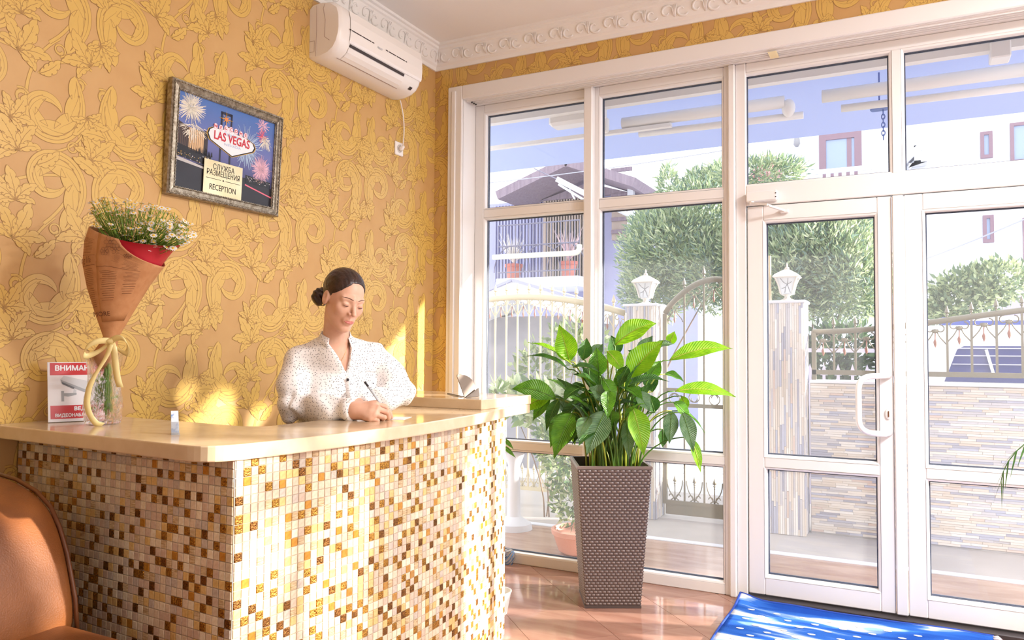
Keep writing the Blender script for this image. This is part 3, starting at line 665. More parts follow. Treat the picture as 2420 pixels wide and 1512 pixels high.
dia = [(.30, .64), (.325, .71), (.36, .73), (.70, .735), (.745, .70), (.765, .64), (.745, .585), (.52, .46), (.325, .585)]
def grow(poly, s): cu = sum(p[0] for p in poly) / len(poly); cv = sum(p[1] for p in poly) / len(poly); return [(cu + (u - cu) * s, cv + (v - cv) * s) for u, v in poly]
dia = [(.300, .650), (.315, .700), (.350, .725), (.43, .725), (.50, .775), (.57, .725), (.68, .715), (.755, .68), (.775, .635), (.755, .59), (.545, .475), (.325, .59)]
shape(sg, grow(dia, 1.09), 5, 8); shape(sg, grow(dia, 1.06), 6, 12); shape(sg, dia, 7, 6)
for k in range(7):
    c = (.365 + .052 * k, .745 + (.012 if k in (2, 3, 4) else 0)); asp = (GY1-GY0)/(GZ1-GZ0)
    shape(sg, [(c[0] + .023*math.cos(2*PI*j/14)/asp*1.2, c[1] + .034*math.sin(2*PI*j/14)) for j in range(14)], 8, 10); shape(sg, [(c[0] + .018*math.cos(2*PI*j/14)/asp*1.2, c[1] + .027*math.sin(2*PI*j/14)) for j in range(14)], 9, 6)
st = [(.468 + (.052 if j % 2 == 0 else .012) * math.sin(2*PI*j/16) * (1.5 if j % 4 == 0 else 1), .855 + (.062 if j % 2 == 0 else .016) * math.cos(2*PI*j/16) * (1.7 if j % 4 == 0 else 1)) for j in range(16)]
shape(sg, st, 8, 8); shape(sg, [(.468 + (u - .468) * .62, .855 + (v - .855) * .6) for u, v in st], 9, 14)
sgo = sg.build('road_sign', inks, sheet, fix=False)
tx = MB(); U_ = Vector((0, 1, 0)); V_ = (pp(2.4, PZ1, 0) - pp(2.4, PZ0, 0)).normalized()
put_text(tx, 'LAS VEGAS', gp(.537, .648, 10), U_, V_, .052, .0010, 7, .80); put_text(tx, 'NEVADA', gp(.545, .580, 10), U_, V_, .016, 0, 11, 1.5); put_text(tx, 'Fabulous', gp(.54, .695, 10), U_, V_, .026, 0, 11)
for k, ch in enumerate('WELCOME'): put_text(tx, ch, gp(.365 + .052 * k, .745 + (.012 if k in (2, 3, 4) else 0), 10), U_, V_, .019, .0006, 7)
tx.build('sign_lettering', inks, sheet, fix=False)
# ---- reception plaque resting on the lower moulding
plq = thing('reception_plaque', pp(2.385, PZ0 + .038, .004), 'gold plaque lettered RECEPTION leaning on the framed picture', 'plaque')
qy0, qy1, qz0, qz1 = 2.282, 2.492, PZ0 + .038, PZ0 + .184
def qp(y, z, o): return pp(y, z, .0045 + o)
MB().loft([[qp(y, z, 0) for y, z in ((qy0, qz0), (qy1, qz0), (qy1, qz1), (qy0, qz1))], [qp(y, z, .003) for y, z in ((qy0, qz0), (qy1, qz0), (qy1, qz1), (qy0, qz1))]]).build('plate', mat('pale_gold_plate', (226, 208, 160), 0.22, 0.55, col2=(240, 226, 186), scale=7, rnd=0), plq)
blk = mat('engraved_black', (44, 38, 30), 0.5)
yc = (qy0 + qy1) / 2
tx = MB(); put_text(tx, 'СЛУЖБА', qp(yc, qz1 - .026, .0034), U_, V_, .033, .0002, 0, 0.82); tx.build('lettering', blk, plq, fix=False)
tx = MB(); put_text(tx, 'РАЗМЕЩЕНИЯ', qp(yc, qz1 - .053, .0034), U_, V_, .033, .0002, 0, 0.78); tx.build('lettering', blk, plq, fix=False)
tx = MB(); put_text(tx, 'RECEPTION', qp(yc, qz0 + .032, .0034), U_, V_, .035, .0002, 0, 0.80); tx.build('lettering', blk, plq, fix=False)
for (a, b) in ((qy0 + .012, yc - .012), (yc + .012, qy1 - .012)): z_ = qz0 + .068; tx = MB(); tx.add([qp(a, z_ - .001, .0034), qp(b, z_ - .001, .0034), qp(b, z_ + .001, .0034), qp(a, z_ + .001, .0034)], [(0, 1, 2, 3)]); tx.build('rule', blk, plq, fix=False)
tx = MB(); tx.add([qp(yc - .005, qz0 + .068, .0034), qp(yc, qz0 + .063, .0034), qp(yc + .005, qz0 + .068, .0034), qp(yc, qz0 + .073, .0034)], [(0, 1, 2, 3)]); tx.build('diamond', blk, plq, fix=False)

# ---- split air conditioner
ac = thing('air_conditioner', (XW, 3.27, 2.76), 'white wall-mounted air conditioner near the ceiling corner', 'air conditioner')
acw = mat('ac_plastic', (246, 240, 234), 0.25, coat=.2)
AY0, AY1 = 2.94, 3.665
def acprof(s=0.0):
    """outline in (x off the wall, z)"""
    P = [(0, 2.757), (0, 3.020), (.02, 3.036), (.075, 3.040), (.14, 3.030)]
    P += [(.183, 3.000), (.196, 2.960), (.198, 2.900), (.194, 2.852), (.182, 2.815), (.162, 2.786), (.130, 2.766), (.085, 2.755), (.04, 2.752)]
    return P
bd = MB(); rings = []
for y, k in ((AY0, .012), (AY0 + .012, .003), (AY0 + .03, 0), (AY1 - .03, 0), (AY1 - .012, .003), (AY1, .012)):
    cx, cz = .1, 2.89
    rings.append([Vector((XW + max(0.001, x - (k if x > .02 else 0)), y, z + (k if z < cz else -k) * .8)) for x, z in acprof()])
bd.loft(rings); bd.build('body', acw, ac, smooth='auto')
def acq(y0, y1, P, off, nm, m, mi=0):
    """strip lying on the housing along y through (x, z) profile points"""
    b_ = MB(); R = []
    for y in (y0, y1):
        ring = []
        for i, (x, z) in enumerate(P):
            a = Vector((P[min(i+1, len(P)-1)][0] - P[max(i-1, 0)][0], 0, P[min(i+1, len(P)-1)][1] - P[max(i-1, 0)][1])).normalized(); n_ = Vector((-a.z, 0, a.x))
            if n_.x < 0: n_ = -n_
            ring.append(Vector((XW + x, y, z)) + n_ * off)
        R.append(ring)
    b_.loft(R, False, False, closed=False); return b_.build(nm, m, ac, fix=False)
slot = mat('ac_slot', (58, 46, 44), 0.5)
FP = acprof()[5:12]
acq(AY0 + .075, AY1 - .012, [(.187, 2.999), (.1985, 2.955), (.200, 2.900), (.196, 2.850), (.190, 2.836)], .002, 'front_panel', acw)
def slotbar(y0, y1, x, z, w=.004): acq(y0, y1, [(x, z + w/2), (x - .0002, z - w/2)], .0036, 'vent_slot', slot)
for a, b in ((3.005, 3.020), (3.024, 3.10), (3.104, 3.18), (3.186, 3.205), (3.305, 3.325), (3.33, 3.40), (3.405, 3.48), (3.486, 3.50)): slotbar(a, b, .199, 2.898, .0055)
acq(AY0 + .085, AY1 - .17, [(.188, 2.832), (.183, 2.818)], .0028, 'outlet_gap', slot)
acq(AY0 + .085, AY1 - .165, [(.181, 2.815), (.170, 2.795), (.150, 2.778), (.128, 2.767)], .0030, 'louver', acw)
acq(AY0 + .06, AY1 - .15, [(.127, 2.7665), (.1235, 2.7655)], .0034, 'louver_seam', mat('seam', (176, 150, 140), .5))
acq(AY1 - .085, AY1 - .060, [(.168, 2.792), (.152, 2.779)], .0025, 'display', slot)
acq(3.235, 3.275, [(.2005, 2.893), (.200, 2.884)], .0032, 'badge', mat('badge_grey', (196, 196, 198), .4))
sp = MB(); sp.tube([(XW + .045, AY0 - .0005, 3.022), (XW + .047, AY0 - .0008, 2.9), (XW + .043, AY0 - .0008, 2.765)], .0012, 5); sp.tube([(XW + .098, AY0 - .0005, 3.022), (XW + .088, AY0 - .0008, 3.0), (XW + .102, AY0 - .0008, 2.94), (XW + .098, AY0 - .0008, 2.855), (XW + .130, AY0, 2.832)], .0012, 5)
sp.tube([(XW + .004, AY0 - .0008, 2.845), (XW + .034, AY0 - .0008, 2.845), (XW + .032, AY0 - .0008, 2.79), (XW + .004, AY0 - .0008, 2.79)], .001, 5); sp.build('side_seam', mat('seam', (176, 150, 140), .5), ac)
# ---- socket with the plug and cord
so = thing('wall_socket', (XW, 3.706, 2.44), 'white wall socket with a plugged-in cord below the air conditioner', 'socket')
MB().bbox(XW, XW + .011, 3.666, 3.746, 2.442, 2.522, .004).build('face_plate', acw, so)
MB().lathe([(.026, 0), (.026, .003)], (0, 0, 0), 20, capt=True).build
w_ = MB().lathe([(.024, 0), (.024, .004), (.020, .004), (.019, .002)], (0, 0, 0), 20, capt=True); w_.v = [(XW + .010 + v[2], 3.706 + v[0], 2.482 + v[1]) for v in w_.v]; w_.build('socket_well', mat('socket_grey', (214, 208, 200), .4), so, smooth='auto')
cd = thing('power_cord', (XW + .02, 3.70, 2.49), 'thin white cord hanging from the air conditioner to the socket', 'cord')
MB().tube(bez((XW + .022, 3.690, 2.765), (XW + .012, 3.765, 2.66), (XW + .012, 3.745, 2.56), (XW + .030, 3.712, 2.496), 14), .0038, 8).build('cable', acw, cd, smooth=True)
MB().tube([(XW + .012, 3.706, 2.480), (XW + .028, 3.706, 2.482), (XW + .036, 3.708, 2.492), (XW + .034, 3.711, 2.502)], [.015, .014, .010, .005], 12).build('plug', acw, cd, smooth=True)

# ================================================================ things on the counter
# ---- warning sign, leaning back
red = mat('sign_red', (206, 52, 58), .3); wht = mat('sign_white', (242, 240, 244), .3); pink = mat('sign_edge', (226, 188, 196), .35)
S0 = atZ(113, 999, ZT); Ud = Vector((.40, .917, 0)).normalized(); Nn = Vector((Ud.y, -Ud.x, 0)); Vd = (Vector((0, 0, 1)) * .965 - Nn * .26).normalized(); Wd = Ud.cross(Vd)
if Wd.dot(Nn) < 0: Wd = -Wd
SW, SH = .180, .208
vid = thing('warning_sign', S0 + Ud * .075, 'red and white video surveillance notice leaning behind the glass vase', 'sign')
def sq(mb, a0, a1, b0, b1, k, mi=0): mb.add([S0 + Ud*a + Vd*b + Wd*(.008 + k * .0004) for a, b in ((a0, b0), (a1, b0), (a1, b1), (a0, b1))], [(0, 1, 2, 3)], mi)
MB().obox(S0 + Ud*SW/2 + Vd*SH/2 + Wd*.004, Ud*SW/2, Vd*SH/2, Wd*.004).build('panel', wht, vid)
for b0, b1 in ((SH - .046, SH - .003), (.010, .056)): m_ = MB(); sq(m_, .007, SW - .005, b0, b1, 1); m_.build('red_band', red, vid, fix=False)
tx = MB(); put_text(tx, 'ВНИМАНИЕ!', S0 + Ud*.094 + Vd*(SH - .0225) + Wd*.0092, Ud, Vd, .0245, .0010, 0, .98); tx.build('lettering', wht, vid, fix=False)
tx = MB(); put_text(tx, 'ВЕДЁТСЯ', S0 + Ud*.118 + Vd*.043 + Wd*.0092, Ud, Vd, .0175, .0008); tx.build('lettering', wht, vid, fix=False)
tx = MB(); put_text(tx, 'ВИДЕОНАБЛЮДЕНИЕ', S0 + Ud*.096 + Vd*.021 + Wd*.0092, Ud, Vd, .0155, .0006, 0, .90); tx.build('lettering', wht, vid, fix=False)
cg = [mat('print_light_grey', (214, 216, 220), .4), mat('print_grey', (168, 172, 178), .4), mat('print_dark_grey', (112, 116, 124), .4)]
m_ = MB()
def sp_(pts, k, mi): m_.add([S0 + Ud*a + Vd*b + Wd*(.008 + k*.0004) for a, b in pts], [tuple(range(len(pts)))], mi)
sp_([(.038, .146), (.048, .160), (.128, .138), (.118, .108)], 1, 0); sp_([(.038, .146), (.118, .108), (.112, .100), (.042, .132)], 2, 1); sp_([(.042, .138), (.044, .130), (.078, .112), (.080, .118)], 3, 2)
sp_([(.078, .112), (.086, .108), (.084, .090), (.074, .094)], 2, 0); sp_([(.040, .098), (.086, .098), (.086, .092), (.060, .086), (.040, .090)], 3, 1); sp_([(.040, .106), (.048, .106), (.048, .070), (.040, .070)], 2, 1)
m_.build('camera_print', cg, vid, fix=False)
# ---- cut crystal vase
VC = Vector((-2.385, 1.665, ZT))
cry = mat('crystal', (252, 252, 252), 0.04, trans=1.0, spec=.5); cry.node_tree.nodes['Principled BSDF'].inputs['IOR'].default_value = 1.38
_nt = cry.node_tree; _tr = _nt.nodes.new('ShaderNodeBsdfTransparent'); _mx = _nt.nodes.new('ShaderNodeMixShader'); _mx.inputs[0].default_value = .45
_nt.links.new(_nt.nodes['Principled BSDF'].outputs[0], _mx.inputs[1]); _nt.links.new(_tr.outputs[0], _mx.inputs[2]); _nt.links.new(_mx.outputs[0], _nt.nodes['Material Output'].inputs[0])
vs_prof = [(.046, 0), (.053, .004), (.058, .03), (.0605, .06), (.058, .09), (.050, .125), (.0475, .15), (.050, .18), (.054, .21), (.0575, .236)]
vase = thing('vase', VC, 'cut crystal vase holding the paper-wrapped bouquet', 'vase')
def vr(z):
    for (r0, z0), (r1, z1) in zip(vs_prof, vs_prof[1:]):
        if z0 <= z <= z1: return r0 + (r1 - r0) * (z - z0) / (z1 - z0)
    return vs_prof[-1][0]
n_, nz = 64, 44; rings = []
for i in range(nz + 1):
    z = .236 * i / nz; ring = []
    for k in range(n_):
        th = 2*PI*k/n_; r = vr(z); u = th / (2*PI) * 8
        q1 = abs(((u + z / .059) % 1) - .5) * 2; q2 = abs(((u - z / .059) % 1) - .5) * 2
        r -= .0034 * (max(0, q1 - .55) / .45 + max(0, q2 - .55) / .45) * (1 if .012 < z < .224 else 0)
        r += .0012 * math.cos(th * 24) * (1 if z < .03 else 0)
        ring.append(VC + Vector((r*math.cos(th), r*math.sin(th), z)))
    rings.append(ring)
for i in range(nz, 1, -2):
    z = max(.014, .236 * i / nz); rings.append([VC + Vector(((vr(z) - .008)*math.cos(2*PI*k/n_), (vr(z) - .008)*math.sin(2*PI*k/n_), z)) for k in range(n_)])
MB().loft(rings).build('glass_body', cry, vase)
# ---- bouquet
AXB = Vector((0.10, 0.13, 1.0)).normalized()                   # the wrap leans to the right
kraft = mat('kraft_paper', (198, 142, 96), .65, col2=(188, 130, 84), scale=40); ink_k = mat('kraft_print', (118, 72, 48), .7); redp = mat('red_paper_lining', (190, 36, 52), .5)
satin = mat('cream_satin', (248, 228, 160), .28, spec=.7)
bq = thing('bouquet', VC + Vector((0, 0, .03)), 'bouquet of small daisies wrapped in printed kraft paper with cream ribbon', 'bouquet')
vR = Vector(_r2).normalized(); vU = Vector((0, 0, 1)); vF = Vector((_f.x, _f.y, 0)).normalized(); vR = Vector((vF.y, -vF.x, 0))
DB = (VC - CAM).dot(_f)
def bp(x, y, off=0.0): return CAM + px(x, y) * (DB + off)      # picture point at the bouquet's own distance
# wrap: rings following the silhouette, from inside the vase to the flared mouth
sil = [((232, 872), (252, 872)), ((215, 845), (270, 838)), ((238, 812), (276, 808)), ((246, 796), (280, 792)), ((228, 740), (312, 736)), ((212, 680), (352, 668)), ((204, 625), (385, 618)), ((210, 572), (408, 590)), ((221, 536), (424, 582))]
rings = []; nW = 40; orig = [[] for _ in sil]
for i, (l, r) in enumerate(sil):
    a, b = bp(*l), bp(*r); c = (a + b) / 2; h_ = (b - a) / 2; R = h_.length; dv = vF * R * (.78 if i > 3 else .9); ring = []
    for k in range(nW):
        th = 2*PI*k/nW; w_ = 1 + .035 * math.sin(th*5 + i) * (1 if i < 4 else .35)
        p = c + h_ * math.cos(th) * w_ - dv * math.sin(th) * w_
        orig[i].append(p.copy())
        if i >= 6:                                              # the sheet ends lower on the right, leaving the lining bare
            tgt = ((374, 640), (378, 634), (381, 629))[i - 6]; p += (bp(*tgt) - bp(*r)) * max(0, math.cos(th)) ** .8 + vU * (-.012 * (i - 6) * max(0, math.sin(th)) ** 2)
        ring.append(p)
    rings.append(ring)
wr = MB().loft(rings, False, False); w_o = wr.build('paper_wrap', kraft, bq, smooth=True, fix=False)
md = w_o.modifiers.new('thickness', 'SOLIDIFY'); md.thickness = .0012
li_ = [[p + (rings[5][0] + rings[5][nW//2] - rings[5][0]*2) * 0 for p in r] for r in rings]
lin_r = []
for r in orig[5:]:
    c = sum(r, Vector()) / nW; lin_r.append([c + (q_ - c) * .975 for q_ in r])
lin_r[-1] = [q_ - vU * .045 * max(0, -math.cos(2*PI*k/nW)) - vU * .030 * max(0, math.sin(2*PI*k/nW)) + vU * .004 for k, q_ in enumerate(lin_r[-1])]
MB().loft(lin_r, False, False).build('red_lining', redp, bq, smooth=True, fix=False)
# overlapping front flap with its crease, and the printed text blocks
def on_wrap(i, k):                                             # bilinear point on the wrap, k in turns of nW
    i0 = int(i); fi = i - i0; k0 = int(math.floor(k)) % nW; fk = k - math.floor(k); k1 = (k0 + 1) % nW
    if i0 >= len(rings) - 1: i0, fi = len(rings) - 2, 1.0
    q = lambda r: r[k0] * (1 - fk) + r[k1] * fk
    return q(rings[i0]) * (1 - fi) + q(rings[i0 + 1]) * fi
fl = MB(); edge = [(3.6, 12.6), (4.5, 12.4), (5.5, 12.2), (6.5, 12.6), (7.4, 13.0), (8.0, 13.4)]
rows_ = []
for i in np.linspace(edge[0][0], edge[-1][0], 16):
    k0 = np.interp(i, [e[0] for e in edge], [e[1] for e in edge]); rows_.append([on_wrap(i, k0 - t) - vF * (.0015 + .003 * min(1, t)) for t in np.linspace(0, 11, 16)])
fl.loft(rows_, False, False, closed=False)
flo = fl.build('paper_flap', kraft, bq, smooth=True, fix=False); md = flo.modifiers.new('thickness', 'SOLIDIFY'); md.thickness = .0012
def printline(mb, i, k0, k1, w=.0009, off=.0075, n=6):
    P = [on_wrap(i, k0 + (k1 - k0) * t / n) for t in range(n + 1)]; Q = [on_wrap(i + w * 9, k0 + (k1 - k0) * t / n) for t in range(n + 1)]
    mb.loft([[p - vF * off for p in P], [p - vF * off for p in Q]], False, False, closed=False)
pl = MB(); rk = random.Random(5)
for (i0, i1, k0, k1) in ((4.2, 4.9, 13.2, 16.6), (5.0, 5.75, 13.0, 16.8), (6.45, 7.3, 13.6, 17.2)):
    i = i0
    while i < i1: printline(pl, i, k0 + rk.random()*.3, k1 - rk.random()*.6, .0014, .0035); i += .075
for (i0, i1, k0, k1) in ((4.4, 5.6, 8.0, 11.6), (5.8, 6.6, 4.6, 7.6), (4.6, 5.6, 3.6, 7.0), (6.0, 6.7, 8.0, 9.6)):
    i = i0
    while i < i1: printline(pl, i, k0 + rk.random()*.3, k1 - rk.random()*.8, .0014); i += .08
for i, k0, k1, o_ in ((6.32, 12.8, 18, .0035), (5.82, 12.6, 18, .0035), (5.72, 4, 12, .0075), (7.6, 3.4, 9.5, .0075), (6.85, 4, 11, .0075)): printline(pl, i, k0, k1, .002, o_, 10)
pl.build('newsprint_lines', ink_k, bq, fix=False)
tx = MB(); c = on_wrap(6.05, 14.6) - vF * .010; tU = (on_wrap(6.05, 13.6) - on_wrap(6.05, 15.6)).normalized(); tV = (on_wrap(6.4, 14.6) - on_wrap(5.7, 14.6)).normalized()
put_text(tx, 'ng life', c, tU, tV, .030, 0, 0, .8)
c = on_wrap(3.9, 11.5) - vF * .010; tU = (on_wrap(3.9, 10) - on_wrap(3.9, 13)).normalized(); tV = (on_wrap(4.2, 11.5) - on_wrap(3.6, 11.5)).normalized(); put_text(tx, 'MORE', c, tU, tV, .022, .0003)
for (i, k, s_) in ((7.35, 10.6, .020), (7.0, 9.2, .018), (6.55, 10.9, .014), (7.15, 7.2, .010), (7.3, 6.6, .008)):   # line flowers
    c = on_wrap(i, k) - vF * .0085; U2 = vR; V2 = vU
    for j in range(6):
        a = 2*PI*j/6; e = c + (U2*math.cos(a) + V2*math.sin(a)) * s_ * .62
        tx.tube([e + (U2*math.cos(a + PI/2) + V2*math.sin(a + PI/2)) * s_ * .32 * math.cos(b) + (U2*math.cos(a) + V2*math.sin(a)) * s_ * .38 * math.sin(b) for b in np.linspace(0, 2*PI, 9)], .0005, 3)
    tx.tube([c + (U2*math.cos(b) + V2*math.sin(b)) * s_ * .22 for b in np.linspace(0, 2*PI, 9)], .0006, 3)
tx.build('printed_lettering', ink_k, bq, fix=False)['kind'] = 'stuff'
# ribbon: knot, two loops, two tails
def strip(path, w, wdir, nm, th=.0009):
    mb = MB(); A, B = [], []
    for i, p in enumerate(path):
        d = Vector(wdir[i] if isinstance(wdir, list) else wdir).normalized(); A.append(Vector(p) + d*w/2); B.append(Vector(p) - d*w/2)
    mb.loft([A, [(a + b) / 2 + vF * -.0006 for a, b in zip(A, B)], B], False, False, closed=False)
    o = mb.build(nm, satin, bq, smooth=True, fix=False); md = o.modifiers.new('thickness', 'SOLIDIFY'); md.thickness = th; return o
KN = bp(262, 806, -.06)
MB().sphere(KN, (.014, .014, .010), 12, 8).build('ribbon_knot', satin, bq, smooth=True)
strip(bez(KN, bp(230, 800, -.09), bp(196, 815, -.09), bp(198, 838, -.075), 10) + bez(bp(202, 842, -.07), bp(225, 838, -.055), bp(245, 825, -.055), KN, 8), .020, (vU + vR * .25), 'ribbon_loop')
strip(bez(KN, bp(285, 788, -.09), bp(305, 800, -.09), bp(302, 830, -.075), 10) + bez(bp(298, 836, -.07), bp(282, 830, -.055), bp(268, 818, -.055), KN, 8), .020, (vU - vR * .5), 'ribbon_loop')
tl_ = bez(KN, bp(262, 850, -.075), bp(215, 880, -.075), bp(208, 930, -.072), 10) + bez(bp(206, 945, -.072), bp(204, 975, -.072), bp(222, 998, -.075), tuple(VC + Vector((.045, -.045, .004))), 8)
tl_[-1] = VC + Vector((.052, -.035, .003))
strip(tl_, .020, [(vR * (1 if i < 4 else .9) + vU * (.4 if i < 8 else .1 if i < 16 else .9)) for i in range(len(tl_))], 'ribbon_tail')
strip(bez(KN, bp(276, 825, -.07), bp(268, 870, -.062), bp(284, 915, -.06), 10), .022, vR, 'ribbon_tail')
# stems in the vase, then daisies above the mouth
green = mat('stem_green', (120, 158, 52), .5, col2=(96, 136, 40), scale=30); petal = mat('petal_white', (246, 244, 238), .5, transl=.25); yolk = mat('daisy_yellow', (234, 186, 48), .6)
rd = random.Random(11)
for k in range(16):
    a = rd.random() * 6.28; r0 = .030 * rd.random() ** .5; lo = VC + Vector((math.cos(a)*r0*1.1, math.sin(a)*r0*1.1, .02 + .03*rd.random())); hi = bp(255 + 20*(rd.random()-.5), 830) ; MB().tube([lo, (lo + hi)/2 + Vector((rd.uniform(-.006, .006), rd.uniform(-.006, .006), 0)), hi], .0022, 5).build('stem', green, bq, smooth=True)
lf = MB()
for k in range(60):
    a = rd.random()*6.28; r0 = .034*rd.random()**.5; c = VC + Vector((math.cos(a)*r0, math.sin(a)*r0, .03 + .13*rd.random())); d = Vector((rd.uniform(-1, 1), rd.uniform(-1, 1), rd.uniform(.2, 1))).normalized(); s_ = Vector((rd.uniform(-1, 1), rd.uniform(-1, 1), rd.uniform(-1, 1))).cross(d).normalized()
    lf.add([c, c + d*.012 + s_*.004, c + d*.026, c + d*.012 - s_*.004], [(0, 1, 2, 3)])
lf.build('leaves_in_water', green, bq, fix=False)['kind'] = 'stuff'
dm = MB()                                                      # one daisy, face up +z, 1 unit = petal radius
for k in range(11):
    a = 2*PI*k/11; d = Vector((math.cos(a), math.sin(a), 0)); s_ = Vector((-math.sin(a), math.cos(a), 0))
    dm.add([d*.22 - s_*.10, d*.7 - s_*.2 + Vector((0, 0, .06)), d*1.0 - s_*.08 - Vector((0, 0, .04)), d*1.0 + s_*.08 - Vector((0, 0, .04)), d*.7 + s_*.2 + Vector((0, 0, .06)), d*.22 + s_*.10], [(0, 1, 2, 3, 4, 5)], 0)
dm.sphere((0, 0, .05), (.36, .36, .24), 8, 5, 1)
dme = dm.mesh('daisy', [petal, yolk], (0, 0, 0), False)
stm = MB(); mouth = rings[-1]; mouth = orig[-1]; mc = sum(mouth, Vector()) / nW
out = [(216, 480), (240, 462), (275, 470), (300, 468), (330, 478), (360, 486), (385, 492), (410, 508), (440, 528), (468, 548)]
for k in range(298):
    while True:
        x, y = rd.uniform(212, 466), rd.uniform(458, 592)
        top_ = np.interp(x, [212, 235, 270, 330, 385, 430, 470], [476, 462, 466, 474, 486, 512, 545]); bot = np.interp(x, [212, 232, 300, 345, 400, 440, 470], [530, 548, 560, 590, 594, 575, 556])
        if top_ <= y <= bot and rd.random() < (1.0 if y > top_ + 6 else .6): break
    p = bp(x, y, rd.uniform(-.075, .075)); up = (p - (mc - AXB * .25)).normalized() + Vector((rd.uniform(-.5, .5), rd.uniform(-.5, .5), rd.uniform(-.1, .4))); up += -vF * .35
    o = bpy.data.objects.new('daisy', dme); COL.objects.link(o); o.rotation_euler = up.to_track_quat('Z', 'Y').to_euler(); s_ = rd.choice((.0085, .0095, .0105, .0120)); o.scale = (s_, s_, s_); place(o, p, bq)
    q = mc - AXB * .06 + (p - mc) * .35; stm.tube([q, (p + q)/2 + Vector((rd.uniform(-.008, .008), rd.uniform(-.008, .008), 0)), p], .0009, 4)
so_ = stm.build('flower_stems', green, bq, smooth=True); so_['kind'] = 'stuff'
lf = MB()
for k in range(900):
    x, y = rd.uniform(225, 445), rd.uniform(500, 600)
    if y > np.interp(x, [212, 232, 300, 345, 400, 440, 470], [530, 550, 575, 600, 600, 578, 560]) or y < np.interp(x, [212, 235, 270, 330, 385, 430, 470], [490, 480, 482, 490, 500, 526, 552]): continue
    c = bp(x, y, rd.uniform(-.06, .07)); d = (Vector((rd.uniform(-.6, .6), rd.uniform(-.6, .6), 1))).normalized(); s_ = Vector((rd.uniform(-1, 1), rd.uniform(-1, 1), rd.uniform(-.3, .3))).cross(d).normalized(); l_ = rd.uniform(.010, .024)
    lf.add([c, c + d*l_*.5 + s_*.0016, c + d*l_, c + d*l_*.5 - s_*.0016], [(0, 1, 2, 3)])
lf.build('feathery_leaves', mat('fern_green', (158, 180, 70), .5, col2=(120, 150, 48), scale=50, transl=.3), bq, fix=False)['kind'] = 'stuff'
# ---- card holder
acr = mat('clear_acrylic', (244, 248, 252), .05, trans=.75, spec=.6)
C0 = atZ(417, 1026, ZT); ch = thing('card_holder', C0, 'small clear acrylic card holder on the counter corner', 'card holder')
cU = Vector((.55, .835, 0)).normalized(); cN = Vector((cU.y, -cU.x, 0)); cV = (Vector((0, 0, 1)) - cN * .45).normalized()
MB().obox(C0 + cV*.036 - cU*.004, cU*.011, cV*.036, cN*.0012).build('back_plate', acr, ch); MB().obox(C0 + cV*.020 + cN*.010 - cU*.004, cU*.011, cV*.020, cN*.001).build('front_lip', acr, ch); MB().obox(C0 + cN*.004 + Vector((0, 0, .002)) - cU*.004, cU*.012, cN*.012, Vector((0, 0, .002))).build('foot', acr, ch)
MB().obox(C0 + cV*.040 + cN*.005 - cU*.004, cU*.010, cV*.034, cN*.002).build('cards', mat('blue_white_card', (236, 242, 250), .5, col2=(120, 160, 216), scale=45, contrast=(.5, .6)), ch)
# ---- brown leaning stand on the ledge
ZL = ZT + .043
B0, B1 = atZ(1097, 939, ZL), atZ(1130, 937, ZL); bU = (B1 - B0).normalized(); bN = Vector((bU.y, -bU.x, 0)); bV = (Vector((0, 0, 1)) - bN * .22 - bU * .30).normalized()
es = thing('display_easel', (B0 + B1) / 2, 'brown plate easel with a scalloped top on the raised ledge', 'display stand')
wdt = (B1 - B0).length; ol = [(0, 0), (wdt, 0), (wdt*1.0, .05), (wdt*.98, .078), (wdt*.86, .093), (wdt*.72, .100), (wdt*.55, .106), (wdt*.40, .107), (wdt*.30, .112), (wdt*.22, .108), (wdt*.06, .108), (0, .10)]
MB().prism(ol, B0, bU, bV, bN * .004).build('plate', mat('bronze_brown', (128, 112, 98), .4, .3), es); MB().prism([(0, 0), (wdt, 0), (wdt, .04)], B0 + bN*.006 + Vector((0, 0, .001)), bU, (bV + bN*.3).normalized(), bN * .003).build('support_flap', mat('bronze_dark', (78, 68, 62), .4, .3), es)
MB().bar(atZ(1058, 931, ZL) + Vector((0, 0, .003)), B0 + Vector((0, 0, .003)), .006, .004).build('foot_bar', mat('bronze_dark', (78, 68, 62), .4, .3), es)
# ---- sheet of paper under the writing hand
pc = atZ(935, 990, ZT)
tag(MB().obox((pc.x - .005, pc.y + .03, ZT + .0006), Vector((.030, .012, 0)), Vector((-.020, .055, 0)), Vector((0, 0, .0005))).build('note_paper', mat('paper_white', (250, 248, 246), .6)), 'white slip of paper under the writing hand', 'paper')
# ================================================================ potted peace lily
PU, PV, PC = Vector((.880, .476, 0)), Vector((-.476, .880, 0)), Vector((-1.423, 3.884, 0))
wick = mat('brown_resin_wicker', (120, 104, 98), .38, spec=.5, rnd=0); wick_d = mat('brown_resin_dark', (82, 68, 64), .45)
pot = thing('planter', PC, 'tall tapered brown wicker-look planter in front of the glazing', 'planter')
HB, HT, HP = .138, .186, .716
def pcn(h, z, s=0): return [PC + PU*a*h + PV*b*h + Vector((0, 0, z)) for a, b in ((-1, -1), (1, -1), (1, 1), (-1, 1))]
MB().loft([pcn(HB, 0), pcn(HT, HP), pcn(HT - .010, HP), pcn(HT - .016, HP - .06)], True, True).build('shell', wick_d, pot)
MB().loft([pcn(HT + .004, HP - .012), pcn(HT + .005, HP), pcn(HT + .001, HP + .004), pcn(HT - .010, HP + .003)], False, False).build('rim', wick, pot)
MB().loft([pcn(HB + .005, 0.001), pcn(HB + .005, .012), pcn(HB - .004, .014)], True, False).build('base_edge', wick_d, pot)
MB().loft([pcn(HT - .013, HP - .055), pcn(HT - .013, HP - .050)]).build('soil', mat('potting_soil', (48, 38, 32), .95, col2=(30, 24, 20), scale=80, bump=.6), pot)
